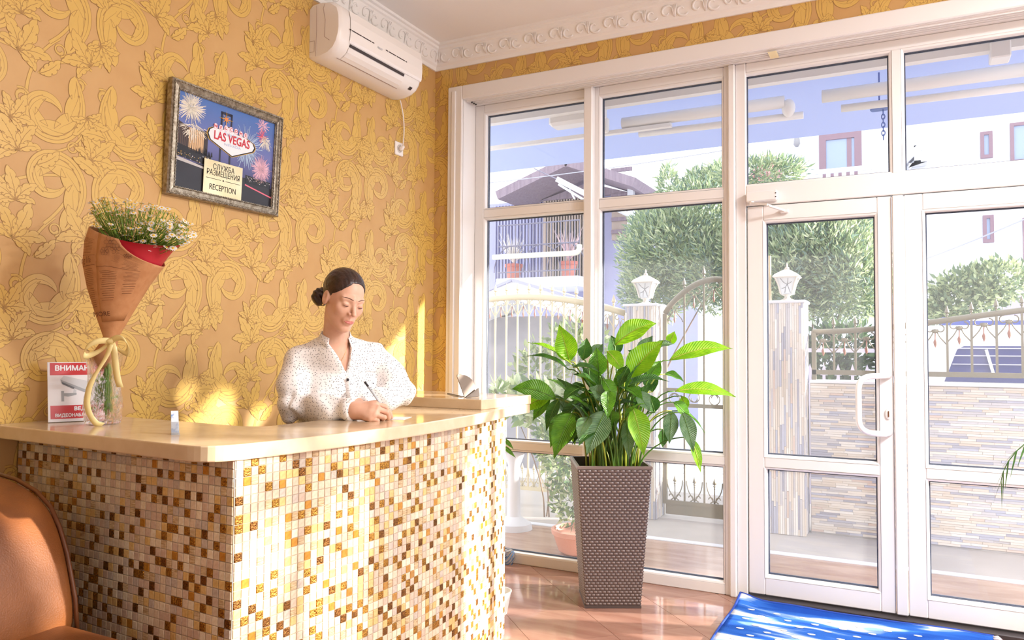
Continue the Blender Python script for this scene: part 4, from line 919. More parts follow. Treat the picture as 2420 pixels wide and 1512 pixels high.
NR, NCc = 46, 13
for fi, (nd, sd) in enumerate(((-PV, PU), (PU, PV), (PV, -PU), (-PU, -PV))):
    wv = MB()
    for r in range(NR):
        z0 = .014 + (HP - .028) * r / NR; z1 = .014 + (HP - .028) * (r + 1) / NR; h0 = HB + (HT - HB) * z0 / HP; h1 = HB + (HT - HB) * z1 / HP
        for c in range(NCc + 1):
            s0 = -1 + 2 * (c - (.5 if r % 2 else 0)) / NCc; s1 = s0 + 1.72 / NCc; s0 = max(-1, s0); s1 = min(1, s1)
            if s1 - s0 < .02: continue
            zm, hm, sm = (z0 + z1) / 2, (h0 + h1) / 2, (s0 + s1) / 2
            def P_(s, z, h, o): return PC + nd * (h + o) + sd * (s * h) + Vector((0, 0, z))
            d = (s1 - s0) * .2; e = (z1 - z0) * .12
            wv.add([P_(s0, z0 + e, h0, -.001), P_(s1, z0 + e, h0, -.001), P_(s1, z1 - e, h1, -.001), P_(s0, z1 - e, h1, -.001), P_(s0 + d, zm - e*1.2, hm, .0042), P_(s1 - d, zm - e*1.2, hm, .0042), P_(s1 - d, zm + e*1.2, hm, .0042), P_(s0 + d, zm + e*1.2, hm, .0042)],
                   [(0, 1, 5, 4), (1, 2, 6, 5), (2, 3, 7, 6), (3, 0, 4, 7), (4, 5, 6, 7)])
    o = wv.build('wicker_weave', wick, pot, smooth=True); o['kind'] = 'stuff'
lily = thing('peace_lily', PC + Vector((0, 0, HP - .05)), 'large leafy green peace lily growing in the wicker planter', 'plant')
def leaf_mat(nm, a, b, tl): return mat(nm, a, .36, col2=b, scale=22, spec=.5, transl=tl, stretch=(1, 1, 1), bump=.12, bscale=90)
LM = [leaf_mat('leaf_bright', (150, 202, 36), (118, 178, 26), .45), leaf_mat('leaf_mid', (104, 160, 40), (78, 132, 32), .35), leaf_mat('leaf_dark', (72, 120, 42), (50, 94, 34), .28), leaf_mat('leaf_bluish', (116, 148, 104), (84, 122, 76), .2)]
for m_ in LM:                                                 # side veins sweeping from the midrib to the edge
    N = m_.node_tree.nodes; L = m_.node_tree.links; uv = N.new('ShaderNodeUVMap'); uv.uv_map = 'blade'; sp = N.new('ShaderNodeSeparateXYZ'); L.new(uv.outputs[0], sp.inputs[0])
    a = N.new('ShaderNodeMath'); a.operation = 'MULTIPLY_ADD'; L.new(sp.outputs[1], a.inputs[0]); a.inputs[1].default_value = -.16; L.new(sp.outputs[0], a.inputs[2])
    b = N.new('ShaderNodeMath'); b.operation = 'MULTIPLY'; L.new(a.outputs[0], b.inputs[0]); b.inputs[1].default_value = 130; s = N.new('ShaderNodeMath'); s.operation = 'SINE'; L.new(b.outputs[0], s.inputs[0])
    bp_ = N.new('ShaderNodeBump'); bp_.inputs['Strength'].default_value = .55; bp_.inputs['Distance'].default_value = .0025; L.new(s.outputs[0], bp_.inputs['Height']); L.new(bp_.outputs[0], N['Principled BSDF'].inputs['Normal'])
    for t_ in N:
        if t_.type == 'BSDF_TRANSLUCENT': L.new(bp_.outputs[0], t_.inputs['Normal'])
petm = [mat('petiole', (92, 130, 40), .4, col2=(66, 104, 34), scale=30), mat('petiole_yellow', (150, 158, 50), .4)]
def lz(x, y, off=0.0): return CAM + px(1190 + x / 2.043, 720 + y / 2.043) * (DL + off)
DL = (PC + Vector((0, 0, .9)) - CAM).dot(_f)
rl = random.Random(21)
def lily_leaf(B, T, w, mi, lift, facing, wave=.5, nU=18, nV=8):
    """blade from B to T; lift bends the middle up, facing is the way the upper side looks"""
    B, T = Vector(B), Vector(T); L_ = (T - B).length; ax = (T - B).normalized(); side = ax.cross(Vector(facing)); side.normalize(); nrm = side.cross(ax).normalized()
    mid = (B + T) / 2 + Vector((0, 0, 1)) * lift * L_ + nrm * L_ * .06; path = bez(B, B.lerp(mid, .75), mid.lerp(T, .35), T, nU)
    V = []; F = []; ph = rl.random() * 6
    for i, p in enumerate(path):
        t = i / nU; ww = w * ((math.sin(PI * t ** .80) ** 1.02) * (1 - .22 * t ** 3) if 0 < t < 1 else .02)
        d = (path[min(i+1, nU)] - path[max(i-1, 0)]).normalized(); sdv = side - d * side.dot(d); sdv.normalize(); n_ = sdv.cross(d).normalized()
        for j in range(nV + 1):
            s = -1 + 2 * j / nV; cup = .16 * abs(s) ** 1.3 * ww; und = wave * .05 * w * math.sin(t * 15 + ph + s) * abs(s) ** 2
            vein = .022 * w * math.cos((t * 40 - abs(s) * 7)) * (1 - abs(s)) * abs(s) * 3
            V.append(p + sdv * s * ww / 2 + n_ * (cup + und + vein))
    for i in range(nU):
        for j in range(nV): a = i*(nV+1) + j; F.append((a, a+1, a+nV+2, a+nV+1))
    m_ = MB(); m_.add(V, F); o = m_.build('leaf', LM[mi], lily, smooth=True, fix=False)
    uvl = o.data.uv_layers.new(name='blade'); li_ = np.empty(len(o.data.loops), int); o.data.loops.foreach_get('vertex_index', li_)
    uvl.data.foreach_set('uv', np.stack([(li_ // (nV + 1)) / nU, np.abs(-1 + 2 * (li_ % (nV + 1)) / nV)], 1).astype(np.float32).ravel())
    mr = MB(); mr.tube([p + n_ * .0006 for p in path[:-1]], [.0026 * (1 - i / nU) + .0006 for i in range(nU)], 5); mr.build('midrib', petm[1] if mi == 0 else petm[0], o, smooth=True, fix=False)
    return path[0]
TC = -Vector((_f.x, _f.y, 0)).normalized()                   # towards the camera
up = Vector((0, 0, 1))
def petiole(B, k):
    a = rl.random() * 6.28; r = .10 * rl.random() ** .6; S = PC + Vector((math.cos(a)*r, math.sin(a)*r, HP - .052)); B = Vector(B); dxy = Vector((B.x - PC.x, B.y - PC.y, 0)); S += dxy * .25 if dxy.length < .5 else dxy.normalized() * .1
    q = S - PC; q.z = 0
    lim = max(abs(q.dot(PU)), abs(q.dot(PV)))
    if lim > HT - .035: S = PC + q * ((HT - .035) / lim) + Vector((0, 0, HP - .052))
    h_ = B.z - S.z
    m_ = MB(); m_.tube(bez(S, S + up * max(.08, h_ * .45), B - dxy * .35 + up * max(-.02, h_ * .05), B, 10), [.0052 - .0002*i for i in range(11)], 6); m_.build('petiole', petm[0 if k % 3 else 1], lily, smooth=True)
#      base            tip            width  mat lift  depth of base, tip  facing
LV = [((320, 275), (268, 96), .062, 0, 0.0, .02, -.04, 'c'), ((330, 290), (118, 182), .042, 0, .10, .0, .0, 'u'), ((315, 312), (112, 248), .036, 2, .14, -.04, -.05, 'u'), ((252, 455), (38, 408), .056, 1, .16, -.02, .0, 'c'),
      ((235, 440), (60, 525), .046, 0, .10, .04, .06, 'c'), ((228, 452), (140, 562), .038, 1, .10, .05, .07, 'c'), ((335, 520), (243, 745), .060, 1, .14, -.14, -.18, 'c'), ((300, 520), (226, 690), .046, 1, .12, -.08, -.10, 'c'),
      ((492, 515), (402, 725), .068, 3, .10, -.16, -.20, 'c'), ((622, 495), (678, 732), .060, 0, .10, -.17, -.20, 'c'), ((592, 560), (606, 745), .036, 3, .06, -.13, -.16, 'c'), ((540, 195), (738, 90), .062, 0, .16, .02, .02, 'c'),
      ((596, 355), (772, 172), .074, 0, .05, -.06, -.08, 'c'), ((800, 268), (1106, 212), .048, 0, .12, .0, .03, 'c'), ((828, 418), (1122, 446), .040, 0, .12, -.02, .02, 'c'), ((500, 225), (578, 330), .044, 0, .12, -.10, -.12, 'c'),
      ((462, 345), (448, 205), .052, 1, .0, -.02, -.02, 'c'), ((382, 265), (402, 160), .040, 2, .0, .04, .04, 'c'), ((545, 245), (518, 148), .048, 2, .0, .06, .06, 'c'), ((862, 520), (916, 712), .044, 3, .10, -.10, -.12, 'c'),
      ((905, 640), (952, 812), .028, 0, .04, -.09, -.10, 'c'), ((812, 512), (800, 672), .040, 3, .08, -.08, -.09, 'c'), ((852, 512), (972, 620), .030, 1, .14, .0, .02, 'u'), ((768, 600), (768, 690), .030, 2, .05, -.04, -.05, 'c'),
      ((600, 395), (800, 372), .050, 2, .16, -.10, -.10, 'u'), ((640, 425), (705, 515), .044, 3, .10, -.12, -.13, 'c'), ((512, 465), (412, 400), .046, 3, .10, -.12, -.13, 'c'), ((335, 300), (472, 332), .038, 2, .14, -.07, -.09, 'u'),
      ((312, 425), (208, 358), .034, 1, .10, .06, .08, 'u'), ((268, 455), (204, 612), .034, 2, .12, -.05, -.06, 'c'), ((372, 400), (285, 470), .040, 2, .14, -.10, -.12, 'u'), ((800, 195), (826, 128), .030, 0, .0, .05, .06, 'c'),
      ((722, 210), (826, 190), .034, 3, .10, .03, .03, 'u'), ((780, 335), (872, 372), .034, 1, .10, .05, .06, 'u'), ((530, 492), (645, 478), .036, 2, .15, -.11, -.12, 'u'), ((410, 520), (432, 392), .044, 2, .0, .02, .02, 'c'),
      ((690, 470), (590, 385), .044, 1, .10, .03, .04, 'u'), ((430, 250), (480, 190), .036, 3, .05, .05, .05, 'c'), ((700, 300), (600, 220), .040, 2, .10, .08, .09, 'c'), ((650, 260), (720, 150), .040, 3, .05, .09, .10, 'c'),
      ((470, 420), (380, 300), .050, 2, .05, .10, .12, 'c'), ((560, 430), (600, 300), .050, 1, .0, .10, .12, 'c'), ((720, 420), (690, 300), .044, 2, .05, .12, .13, 'c'), ((360, 470), (350, 620), .036, 1, .10, .10, .13, 'c'),
      ((730, 520), (700, 430), .040, 2, .05, -.04, -.05, 'c'), ((420, 440), (300, 400), .040, 1, .15, -.03, -.04, 'u'), ((820, 470), (900, 560), .036, 1, .12, -.02, .0, 'c'), ((860, 440), (880, 520), .030, 0, .06, .08, .09, 'c'),
      ((480, 360), (540, 470), .040, 1, .10, -.13, -.15, 'c'), ((600, 300), (555, 400), .036, 2, .10, -.12, -.14, 'c'), ((320, 560), (345, 680), .026, 0, .05, .12, .14, 'c'), ((700, 350), (760, 270), .040, 1, .04, .0, .0, 'c')]
for k, (b, t, w, mi, lift, db, dt_, fc) in enumerate(LV):
    B, T = lz(*b, db), lz(*t, dt_); fcv = (TC * .9 + up * .5) if fc == 'c' else (up * 1.0 + TC * .35); fcv += Vector((rl.uniform(-.25, .25), rl.uniform(-.25, .25), 0))
    lily_leaf(B, T, w * 2.0, mi, lift, fcv); petiole(B, k)
for k in range(44):                                            # inner leaves filling the crown
    a = rl.random() * 6.28; r = .06 + .16 * rl.random(); zb = HP + .16 + .24 * rl.random(); B = PC + Vector((math.cos(a)*r, math.sin(a)*r, zb)); o_ = Vector((math.cos(a), math.sin(a), 0)); L2 = rl.uniform(.13, .20); dr = rl.choice((-.75, -.3, .4, .9))
    T = B + (o_ * .8 + up * dr).normalized() * L2
    if T.y > 4.17: continue
    lily_leaf(B, T, rl.uniform(.06, .085), rl.choice((1, 1, 2, 2, 3)), .12, up + TC * .4 + o_ * .2); petiole(B, k)
for k in range(14):
    a = 2*PI*k/14; r = .05 + .06*rl.random(); B = PC + Vector((math.cos(a)*r*2.0, math.sin(a)*r*2.0, HP + .18 + .2*rl.random())); petiole(B, k)
# two leaf tips of a second plant showing past the desk end
tpl = thing('trailing_plant', (-1.82, 3.42, 0), 'small trailing plant whose leaf tips show beside the mosaic desk end', 'plant')
MB().lathe([(.05, 0), (.07, .10), (.075, .11), (.066, .11), (.06, .08)], (-1.84, 3.42, 0), 20, capt=True).build('pot', mat('white_ceramic', (238, 236, 232), .3), tpl, smooth='auto')
for k, (x, y, x0, y0) in enumerate(((1214, 1062, 1188, 1035), (1219, 1082, 1186, 1052), (1196, 1050, 1184, 1030))):
    Dq = (Vector((-1.80, 3.36, .6)) - CAM).dot(_f); B, T = CAM + px(x0, y0) * Dq, CAM + px(x, y) * Dq; keep_ = lily; lily = tpl; lily_leaf(B, T, .022, 1, .1, TC); lily = keep_
    MB().tube(bez((-1.84, 3.42, .09), (-1.86, 3.42, .4), B - Vector((.03, 0, -.04)), B, 8), .002, 5).build('stalk', petm[0], tpl, smooth=True)
# ---- glass ball peeping out at the foot of the desk
gb = thing('glass_ball', (-1.735, 3.30, 0), 'ribbed clear glass ball vase on the floor by the desk end', 'vase')
c_ = atZ(1201, 1332, .0); c_ = Vector((c_.x, c_.y, 0)); gb.location = c_
rg = [[c_ + Vector(((.046*math.sin(PI*(i+.4)/12.8))*(1 + .05*math.cos(9*2*PI*k/36 + i*.5))*math.cos(2*PI*k/36), (.046*math.sin(PI*(i+.4)/12.8))*(1 + .05*math.cos(9*2*PI*k/36 + i*.5))*math.sin(2*PI*k/36), .046 - .046*math.cos(PI*(i+.4)/12.8))) for k in range(36)] for i in range(12)]
MB().loft(rg, True, False).build('bulb', cry, gb, smooth=True); 
w_ = MB()
for k in range(5): a = k * 1.3; w_.tube([c_ + Vector((.030*math.cos(a + t*2.2), .030*math.sin(a + t*2.2), .012 + .022*t + .02*math.sin(t*3 + k))) for t in np.linspace(0, 2.2, 12)], .0028, 5)
w_.build('blue_glass_pieces', mat('blue_glass', (70, 120, 170), .1), gb, smooth=True)['kind'] = 'stuff'

# ================================================================ rug by the door
rug = thing('rug', (-.24, 3.5, 0), 'blue and white dotted rug in front of the door', 'rug')
def rug_material():
    m = bpy.data.materials.new('rug_pile'); m.use_nodes = True; N = m.node_tree.nodes; L = m.node_tree.links; b = N['Principled BSDF']; b.inputs['Roughness'].default_value = .95; b.inputs['Specular IOR Level'].default_value = .1
    t = N.new('ShaderNodeTexCoord'); mp = N.new('ShaderNodeMapping'); mp.inputs['Scale'].default_value = (0.8, 3.8, 1); mp.inputs['Location'].default_value = (.3, .35, 0); mp.inputs['Rotation'].default_value = (0, 0, .06); L.new(t.outputs['Object'], mp.inputs[0])
    n = N.new('ShaderNodeTexNoise'); n.inputs['Scale'].default_value = 1.6; n.inputs['Detail'].default_value = 3; n.inputs['Distortion'].default_value = .6; L.new(mp.outputs[0], n.inputs[0])
    r = N.new('ShaderNodeValToRGB'); r.color_ramp.interpolation = 'EASE'; L.new(n.outputs[0], r.inputs[0])
    es_ = r.color_ramp.elements; es_[0].position = .36; es_[0].color = lin((30, 76, 170)); es_[1].position = .50; es_[1].color = lin((52, 108, 200))
    for p_, c in ((.54, (128, 166, 220)), (.565, (232, 234, 238)), (.62, (216, 214, 210)), (.66, (110, 150, 212)), (.74, (44, 96, 190))): e = es_.new(p_); e.color = lin(c)
    f = N.new('ShaderNodeTexNoise'); f.inputs['Scale'].default_value = 420; L.new(t.outputs['Object'], f.inputs[0]); bp_ = N.new('ShaderNodeBump'); bp_.inputs['Strength'].default_value = .7; bp_.inputs['Distance'].default_value = .004; L.new(f.outputs[0], bp_.inputs['Height']); L.new(bp_.outputs[0], b.inputs['Normal'])
    L.new(r.outputs[0], b.inputs[0]); return m
X0, X1, Y0, Y1 = -.812, .318, 2.55, 4.185
nx_, ny_ = 46, 60; V = []; F = []
def rugz(x, y):
    u, v = (x - X0) / (X1 - X0), (y - Y0) / (Y1 - Y0)
    return .010 + .030 * math.exp(-((u / .07) ** 2 + ((v - 1) / .07) ** 2)) + .006 * math.exp(-((v - 1) / .03) ** 2) * (1 + .5*math.sin(u * 9)) + .0012 * math.sin(u * 21) * math.sin(v * 17)
for i in range(nx_ + 1):
    for j in range(ny_ + 1):
        x, y = X0 + (X1 - X0) * i / nx_, Y0 + (Y1 - Y0) * j / ny_
        x += .004 * math.sin(y * 7); V.append((x, y, rugz(x, y)))
for i in range(nx_):
    for j in range(ny_): a = i * (ny_ + 1) + j; F.append((a, a + ny_ + 1, a + ny_ + 2, a + 1))
m_ = MB(); m_.add(V, F); ro_ = m_.build('pile', rug_material(), rug, smooth=True, fix=False); md = ro_.modifiers.new('thickness', 'SOLIDIFY'); md.thickness = .009; md.offset = -1
dots = mat('rug_dot', (236, 232, 228), .95); k = 0
for i in range(9):
    for j in range(12):
        x = X0 + .085 + .123 * i + (.06 if j % 2 else 0); y = Y1 - .15 - .072 * j
        if x > X1 - .05 or y < Y0 + .1: continue
        m_ = MB(); m_.add([(x + .019*math.cos(a)*(1 if math.sin(a) > 0 else .9), y + .010*math.sin(a), rugz(x, y) + .0018) for a in np.linspace(0, 2*PI, 11)[:-1]], [tuple(range(10))]); m_.build('dot', dots, rug, fix=False)
navy = mat('rug_binding', (40, 74, 168), .9)
for nm, P in (('binding', [(X0 + .004*math.sin(Y0 + (Y1-Y0)*t*7), Y0 + (Y1 - Y0) * t, rugz(X0, Y0 + (Y1 - Y0) * t) - .003) for t in np.linspace(0, 1, 40)]), ('binding', [(X0 + (X1 - X0) * t, Y1, rugz(X0 + (X1 - X0) * t, Y1) - .003) for t in np.linspace(0, 1, 30)])): MB().tube(P, .007, 6).build(nm, navy, rug, smooth=True)
for k in range(24):
    y = Y1 - .01 - k * .028; m_ = MB(); m_.tube([(X1 - .005, y, .012), (X1 + .014, y + .004*math.sin(k*2), .016), (X1 + .03, y + .006*math.sin(k*3), .006)], [.006, .007, .004], 6); m_.build('tassel', mat('tassel_grey', (196, 190, 196), .9), rug, smooth=True)

# ================================================================ leather armchair, cut by the left edge of the view
lea = mat('brown_leather', (140, 82, 36), .50, col2=(106, 58, 24), scale=5, bump=.25, bscale=240, spec=.5, detail=6); pip = mat('brown_leather_piping', (104, 58, 26), .45)
chr_ = thing('armchair', (-2.15, 1.05, 0), 'brown leather tub armchair beside the mosaic desk', 'armchair')
def fillet_box(x0, x1, y0, y1, z0, z1, r, nm, mt, par, n=5, bulge=.0):
    """soft cushion: rounded box"""
    rings = []; cx, cy = (x0 + x1) / 2, (y0 + y1) / 2
    for i in range(2 * n + 2):
        t = i / (2*n + 1); a = PI * t
        ins = r * (1 - math.sin(a)) if t < .5 or True else 0; ins = r * (1 - min(1, math.sin(a) * 1.25)); z = z0 + (z1 - z0) * (.5 - .5*math.cos(a)); ring = []
        for (sx, sy, a0) in ((1, 1, 0), (-1, 1, PI/2), (-1, -1, PI), (1, -1, 3*PI/2)):
            for q_ in range(n + 1):
                b = a0 + PI/2*q_/n; ring.append(Vector((cx + sx*((x1-x0)/2 - r) + (r - ins)*math.cos(b), cy + sy*((y1-y0)/2 - r) + (r - ins)*math.sin(b), z + bulge*(1 if t > .5 else 0)*0)))
        rings.append(ring)
    return MB().loft(rings).build(nm, mt, par, smooth=True)
AX, AY = -2.0, 1.37                                             # far front edge of the seat
fillet_box(-2.42, -1.62, .72, 1.375, .34, .555, .07, 'seat_cushion', lea, chr_)
fillet_box(-2.45, -1.66, .74, 1.36, .10, .36, .04, 'seat_base', lea, chr_)
# backrest: its far side edge follows the curve seen against the mosaic
bk = [(-2.022, .53), (-2.035, .62), (-2.075, .735), (-2.110, .80), (-2.155, .855), (-2.225, .893), (-2.32, .918), (-2.44, .93), (-2.54, .925), (-2.60, .88), (-2.61, .70), (-2.58, .45), (-2.52, .20), (-2.20, .20), (-2.10, .40)]
rings = []
for y, k in ((1.372, .040), (1.360, .014), (1.335, .0), (.95, -.015), (.70, 0), (.66, .02)):
    cx, cz = -2.33, .58; ring = []
    for x, z in bk:
        v = Vector((x - cx, z - cz)); l_ = v.length; v = v * ((l_ - k) / l_); ring.append(Vector((cx + v.x, y, cz + v.y)))
    rings.append(ring)
b_o = MB().loft(rings).build('backrest', lea, chr_, smooth=True); sd_ = b_o.modifiers.new('soft', 'SUBSURF'); sd_.levels = 2; sd_.render_levels = 2
MB().tube([(x - .008, 1.360, z - .006) for x, z in bk[:8]], .006, 8).build('piping', pip, chr_, smooth=True)
MB().tube([(-2.022, 1.33, .535), (-2.06, 1.2, .565), (-2.085, 1.0, .568), (-2.09, .75, .56)], .008, 8).build('piping', pip, chr_, smooth=True)
for x, y in ((-2.4, .8), (-1.72, .8), (-2.4, 1.3), (-1.72, 1.3)): MB().lathe([(.018, 0), (.026, .11)], (x, y, 0), 12, capt=True).build('leg', mat('dark_leg', (50, 36, 28), .4), chr_, smooth='auto')
# ================================================================ palm whose frond tip reaches into view at the right
palm = thing('potted_palm', (1.0, 2.75, 0), 'areca palm whose frond arches into view at the right edge', 'plant')
MB().lathe([(.13, 0), (.17, .28), (.18, .30), (.165, .30), (.155, .26)], (1.0, 2.75, 0), 28, capt=True).build('pot', mat('grey_ceramic', (170, 168, 164), .4), palm, smooth='auto')
pg = mat('palm_green', (88, 132, 62), .4, col2=(60, 100, 50), scale=30, transl=.25)
def frond(P, n=16, ln=.17, nm='frond'):
    m_ = MB(); m_.tube(P, [.004 * (1 - .7*i/len(P)) for i in range(len(P))], 5); k_ = len(P)
    for i in range(k_//3, k_):
        d = (P[min(i+1, k_-1)] - P[i-1]).normalized(); s = d.cross(up).normalized()
        for sg in (-1, 1):
            l_ = ln * (1 - .5*abs(i/k_ - .6)); e1 = P[i] + (s*sg*.45 + d*.7)*l_*.55 - up*.02*l_/.1; e2 = P[i] + (s*sg*.5 + d*.85)*l_ - up*.5*l_; wv = d.cross(s)*.0 + d*.006
            m_.add([P[i] - wv, P[i] + wv, e1 + wv, e1 - wv, e2], [(0, 1, 2, 3), (3, 2, 4)])
    return m_.build(nm, pg, palm, fix=False)
DPm = 2.62
tipf = [CAM + px(x, y) * DPm for x, y in ((2560, 1010), (2500, 1018), (2455, 1030), (2425, 1046), (2402, 1066), (2383, 1090), (2371, 1114), (2366, 1135))]
base = Vector((1.0, 2.75, .3)); frond(bez(base, base + Vector((0, 0, .35)), tipf[0] + Vector((.1, 0, .06)), tipf[0], 8)[:-1] + tipf, ln=.085)
for k in range(6):
    a = -1.2 + k * 1.0; e = base + Vector((math.cos(a) * .45, math.sin(a) * .4, .55 + .1*(k % 3))); frond(bez(base, base + Vector((0, 0, .5)), base + Vector((math.cos(a)*.25, math.sin(a)*.22, .8)), e, 12), ln=.15)
# ================================================================ outside
def foliage(mb, c, r, n, ln, w, rng_, mi=0, shell=.55, upb=.3):
    c = Vector(c)
    for _ in range(n):
        d = Vector((rng_.gauss(0, 1), rng_.gauss(0, 1), rng_.gauss(0, 1))).normalized(); q = shell + (1 - shell) * rng_.random()
        p = c + Vector((d.x*r[0], d.y*r[1], d.z*r[2])) * q; a = (d + Vector((rng_.uniform(-1, 1), rng_.uniform(-1, 1), rng_.uniform(-.6, 1) + upb))).normalized(); s = a.cross(Vector((rng_.gauss(0, 1), rng_.gauss(0, 1), rng_.gauss(0, 1)))).normalized(); l_ = ln * rng_.uniform(.6, 1.2); w_ = w * rng_.uniform(.7, 1.2)
        mb.add([p, p + a*l_*.45 + s*w_, p + a*l_, p + a*l_*.45 - s*w_], [(0, 1, 2, 3)], mi)
gm = lambda nm, a, b, t=.35: mat(nm, a, .5, col2=b, scale=3, transl=t)
pav = mat('terrace_tile', (190, 158, 136), .25, col2=(166, 130, 108), scale=3, stretch=(1, 5, 1)); conc = mat('pale_paving', (184, 176, 170), .7, col2=(174, 166, 160), scale=4); white_out = mat('white_render', (226, 227, 232), .8, col2=(220, 221, 227), scale=2)
ter = tag(MB().box(-6, 6, 4.33, 5.29, -.20, -.012).build('terrace', pav), 'tan tiled terrace outside the glazing', kind='structure')
tag(MB().bbox(-6, 6, 5.292, 5.36, -.20, -.004, .004).build('kerb_strip', white_out), 'white kerb line across the yard', kind='structure')
tag(MB().box(-6, 6, 5.362, 7.2, -.20, -.014).build('yard_paving', conc), 'pale paving in front of the stone wall', kind='structure')
tag(MB().box(-30, 30, 7.2, 60, -.35, -.08).build('street', mat('street_grey', (212, 212, 216), .9)), 'pale street beyond the gates', kind='structure')
# ---- stone strip cladding: wall and pillars
stm = [mat('ledger_%s' % n, c, .75, rnd=.06, bump=.2, bscale=60) for n, c in (('cream', (224, 216, 206)), ('beige', (214, 202, 188)), ('grey', (198, 195, 198)), ('slate', (168, 168, 182)), ('blue_grey', (182, 184, 200)), ('rose', (216, 196, 184)), ('pale', (230, 226, 220)))]
rs = random.Random(9)
def pick_s(): return rs.choices(range(7), (26, 20, 18, 10, 10, 8, 14))[0]
swall = thing('garden_wall', (2.0, 6.15, 0), 'low garden wall clad in thin strips of grey and cream stone', 'wall')
MB().box(-.665, 5.0, 6.062, 6.26, -.014, 1.075).build('core', mat('mortar_grey', (176, 172, 170), .9), swall); MB().bbox(-.665, 5.0, 6.035, 6.28, 1.075, 1.095, .004).build('coping', white_out, swall)
RH = .0165; nrow = int(1.08 / RH); n_part = 0; rest_w = MB()
for r in range(nrow):
    x = -.665 - rs.random() * .1
    while x < 1.02:
        L_ = rs.uniform(.08, .22); x1 = min(x + L_, 1.02); x0 = max(x, -.662)
        if x1 - x0 > .01:
            d = rs.uniform(.004, .014); z0 = .0 + r * RH; mi = pick_s(); k = (x0 < .95)
            if n_part < 300 and 8 <= r and x1 - x0 > .05: MB().box(x0, x1 - .0015, 6.062 - d, 6.063, z0, z0 + RH - .0012).build('stone_strip', stm[mi], swall, fix=False); n_part += 1
            else: rest_w.box(x0, x1 - .0015, 6.062 - d, 6.063, z0, z0 + RH - .0012, mi)
        x += L_
for r in range(nrow):
    x = 1.02
    while x < 5.0: L_ = rs.uniform(.1, .3); rest_w.box(x, min(5, x + L_ - .002), 6.062 - rs.uniform(.004, .014), 6.063, r * RH, r * RH + RH - .0012, pick_s()); x += L_
rest_w.build('stone_field', stm, swall)['kind'] = 'stuff'
def pillar(x0, x1, y0, y1, h, label):
    t = thing('gate_pillar', ((x0 + x1)/2, (y0 + y1)/2, 0), label, 'pillar', 'stone gate pillars')
    MB().box(x0, x1, y0, y1, -.014, h).build('core', mat('mortar_grey', (176, 172, 170), .9), t); MB().bbox(x0 - .018, x1 + .018, y0 - .018, y1 + .018, h, h + .022, .005).build('cap', white_out, t)
    for (fx0, fx1, fn) in ((x0, x1, 'front'), (y0, y1, 'side')):
        w_ = .0150; n_ = int((fx1 - fx0) / w_)
        for c in range(n_):
            z = -.01 - rs.random() * .12; a0 = fx0 + (fx1 - fx0) * c / n_; a1 = fx0 + (fx1 - fx0) * (c + 1) / n_ - .0015
            while z < h:
                L_ = rs.uniform(.12, .34); z0, z1 = max(z, -.01), min(z + L_ - .0015, h); d = rs.uniform(.003, .010)
                if z1 - z0 > .005:
                    b = MB().box(a0, a1, y0 - d, y0 + .001, z0, z1) if fn == 'front' else MB().box(x1 - .001, x1 + d, a0, a1, z0, z1)
                    b.build('stone_strip', stm[pick_s()], t, fix=False)
                z += L_
    return t
lamp_w = mat('lantern_white', (206, 198, 186), .35); lamp_g = mat('lantern_frosted', (222, 224, 226), .5, transl=.3); lead = mat('lantern_lead', (110, 108, 112), .5)
def lantern(c, label):
    c = Vector(c); t = thing('lantern', c, label, 'lantern', 'lanterns on the gate pillars')
    MB().lathe([(.052, 0), (.055, .008), (.030, .016), (.018, .030), (.022, .040), (.045, .048)], c, 16, capt=True).build('foot', lamp_w, t, smooth='auto')
    def sqr(h, z): return [c + Vector((a*h, b*h, z)) for a, b in ((-1, -1), (1, -1), (1, 1), (-1, 1))]
    pr = [(.040, .050), (.046, .080), (.056, .125), (.072, .165), (.076, .172)]
    MB().loft([sqr(h - .006, z) for h, z in pr]).build('glass', lamp_g, t, smooth='auto')
    for a, b in ((-1, -1), (1, -1), (1, 1), (-1, 1)): MB().tube([c + Vector((a*h, b*h, z)) for h, z in pr], .0065, 6).build('frame_bar', lamp_w, t, smooth=True)
    for sy in (-1,):
        m_ = MB()
        for P in ([(-.2, .06), (-.1, .10), (.15, .12), (.3, .165)], [(.5, .06), (.15, .12), (-.3, .135), (-.7, .165)], [(-.6, .09), (-.1, .10)], [(.75, .14), (.15, .12)]): m_.tube([c + Vector((u*.055, -np.interp(z, [q[1] for q in pr], [q[0] for q in pr]) + .004, z)) for u, z in P], .0018, 4)
        m_.build('leading', lead, t)
    MB().loft([sqr(.082, .170), sqr(.094, .176), sqr(.080, .196), sqr(.046, .218), sqr(.016, .236)]).build('roof', lamp_w, t); MB().lathe([(.014, .235), (.018, .246), (.006, .256), (.008, .266), (.002, .285)], c, 10).build('finial', lamp_w, t, smooth=True)
pillar(-.930, -.690, 5.90, 6.14, 1.655, 'stone clad gate pillar seen through the glazed door'); lantern((-.815, 6.02, 1.677), 'white lantern on the pillar behind the door glass')
pillar(-2.035, -1.790, 5.92, 6.16, 1.655, 'stone clad gate pillar behind the peace lily'); lantern((-1.905, 6.04, 1.677), 'white lantern on the pillar left of the arched gate')
iron = mat('grey_gold_iron', (128, 120, 100), .45, .3); iron_w = mat('cream_iron', (198, 184, 152), .45, .1); rustb = mat('copper_spear', (150, 96, 76), .5, .2)
def spear(mb, p, s=1.0):
    p = Vector(p); mb.tube([p, p + Vector((0, 0, .020*s))], .006*s, 6); mb.lathe([(.003*s, .018*s), (.011*s, .022*s), (.011*s, .030*s), (.004*s, .034*s), (.017*s, .044*s), (.011*s, .066*s), (.001, .095*s)], p, 6)
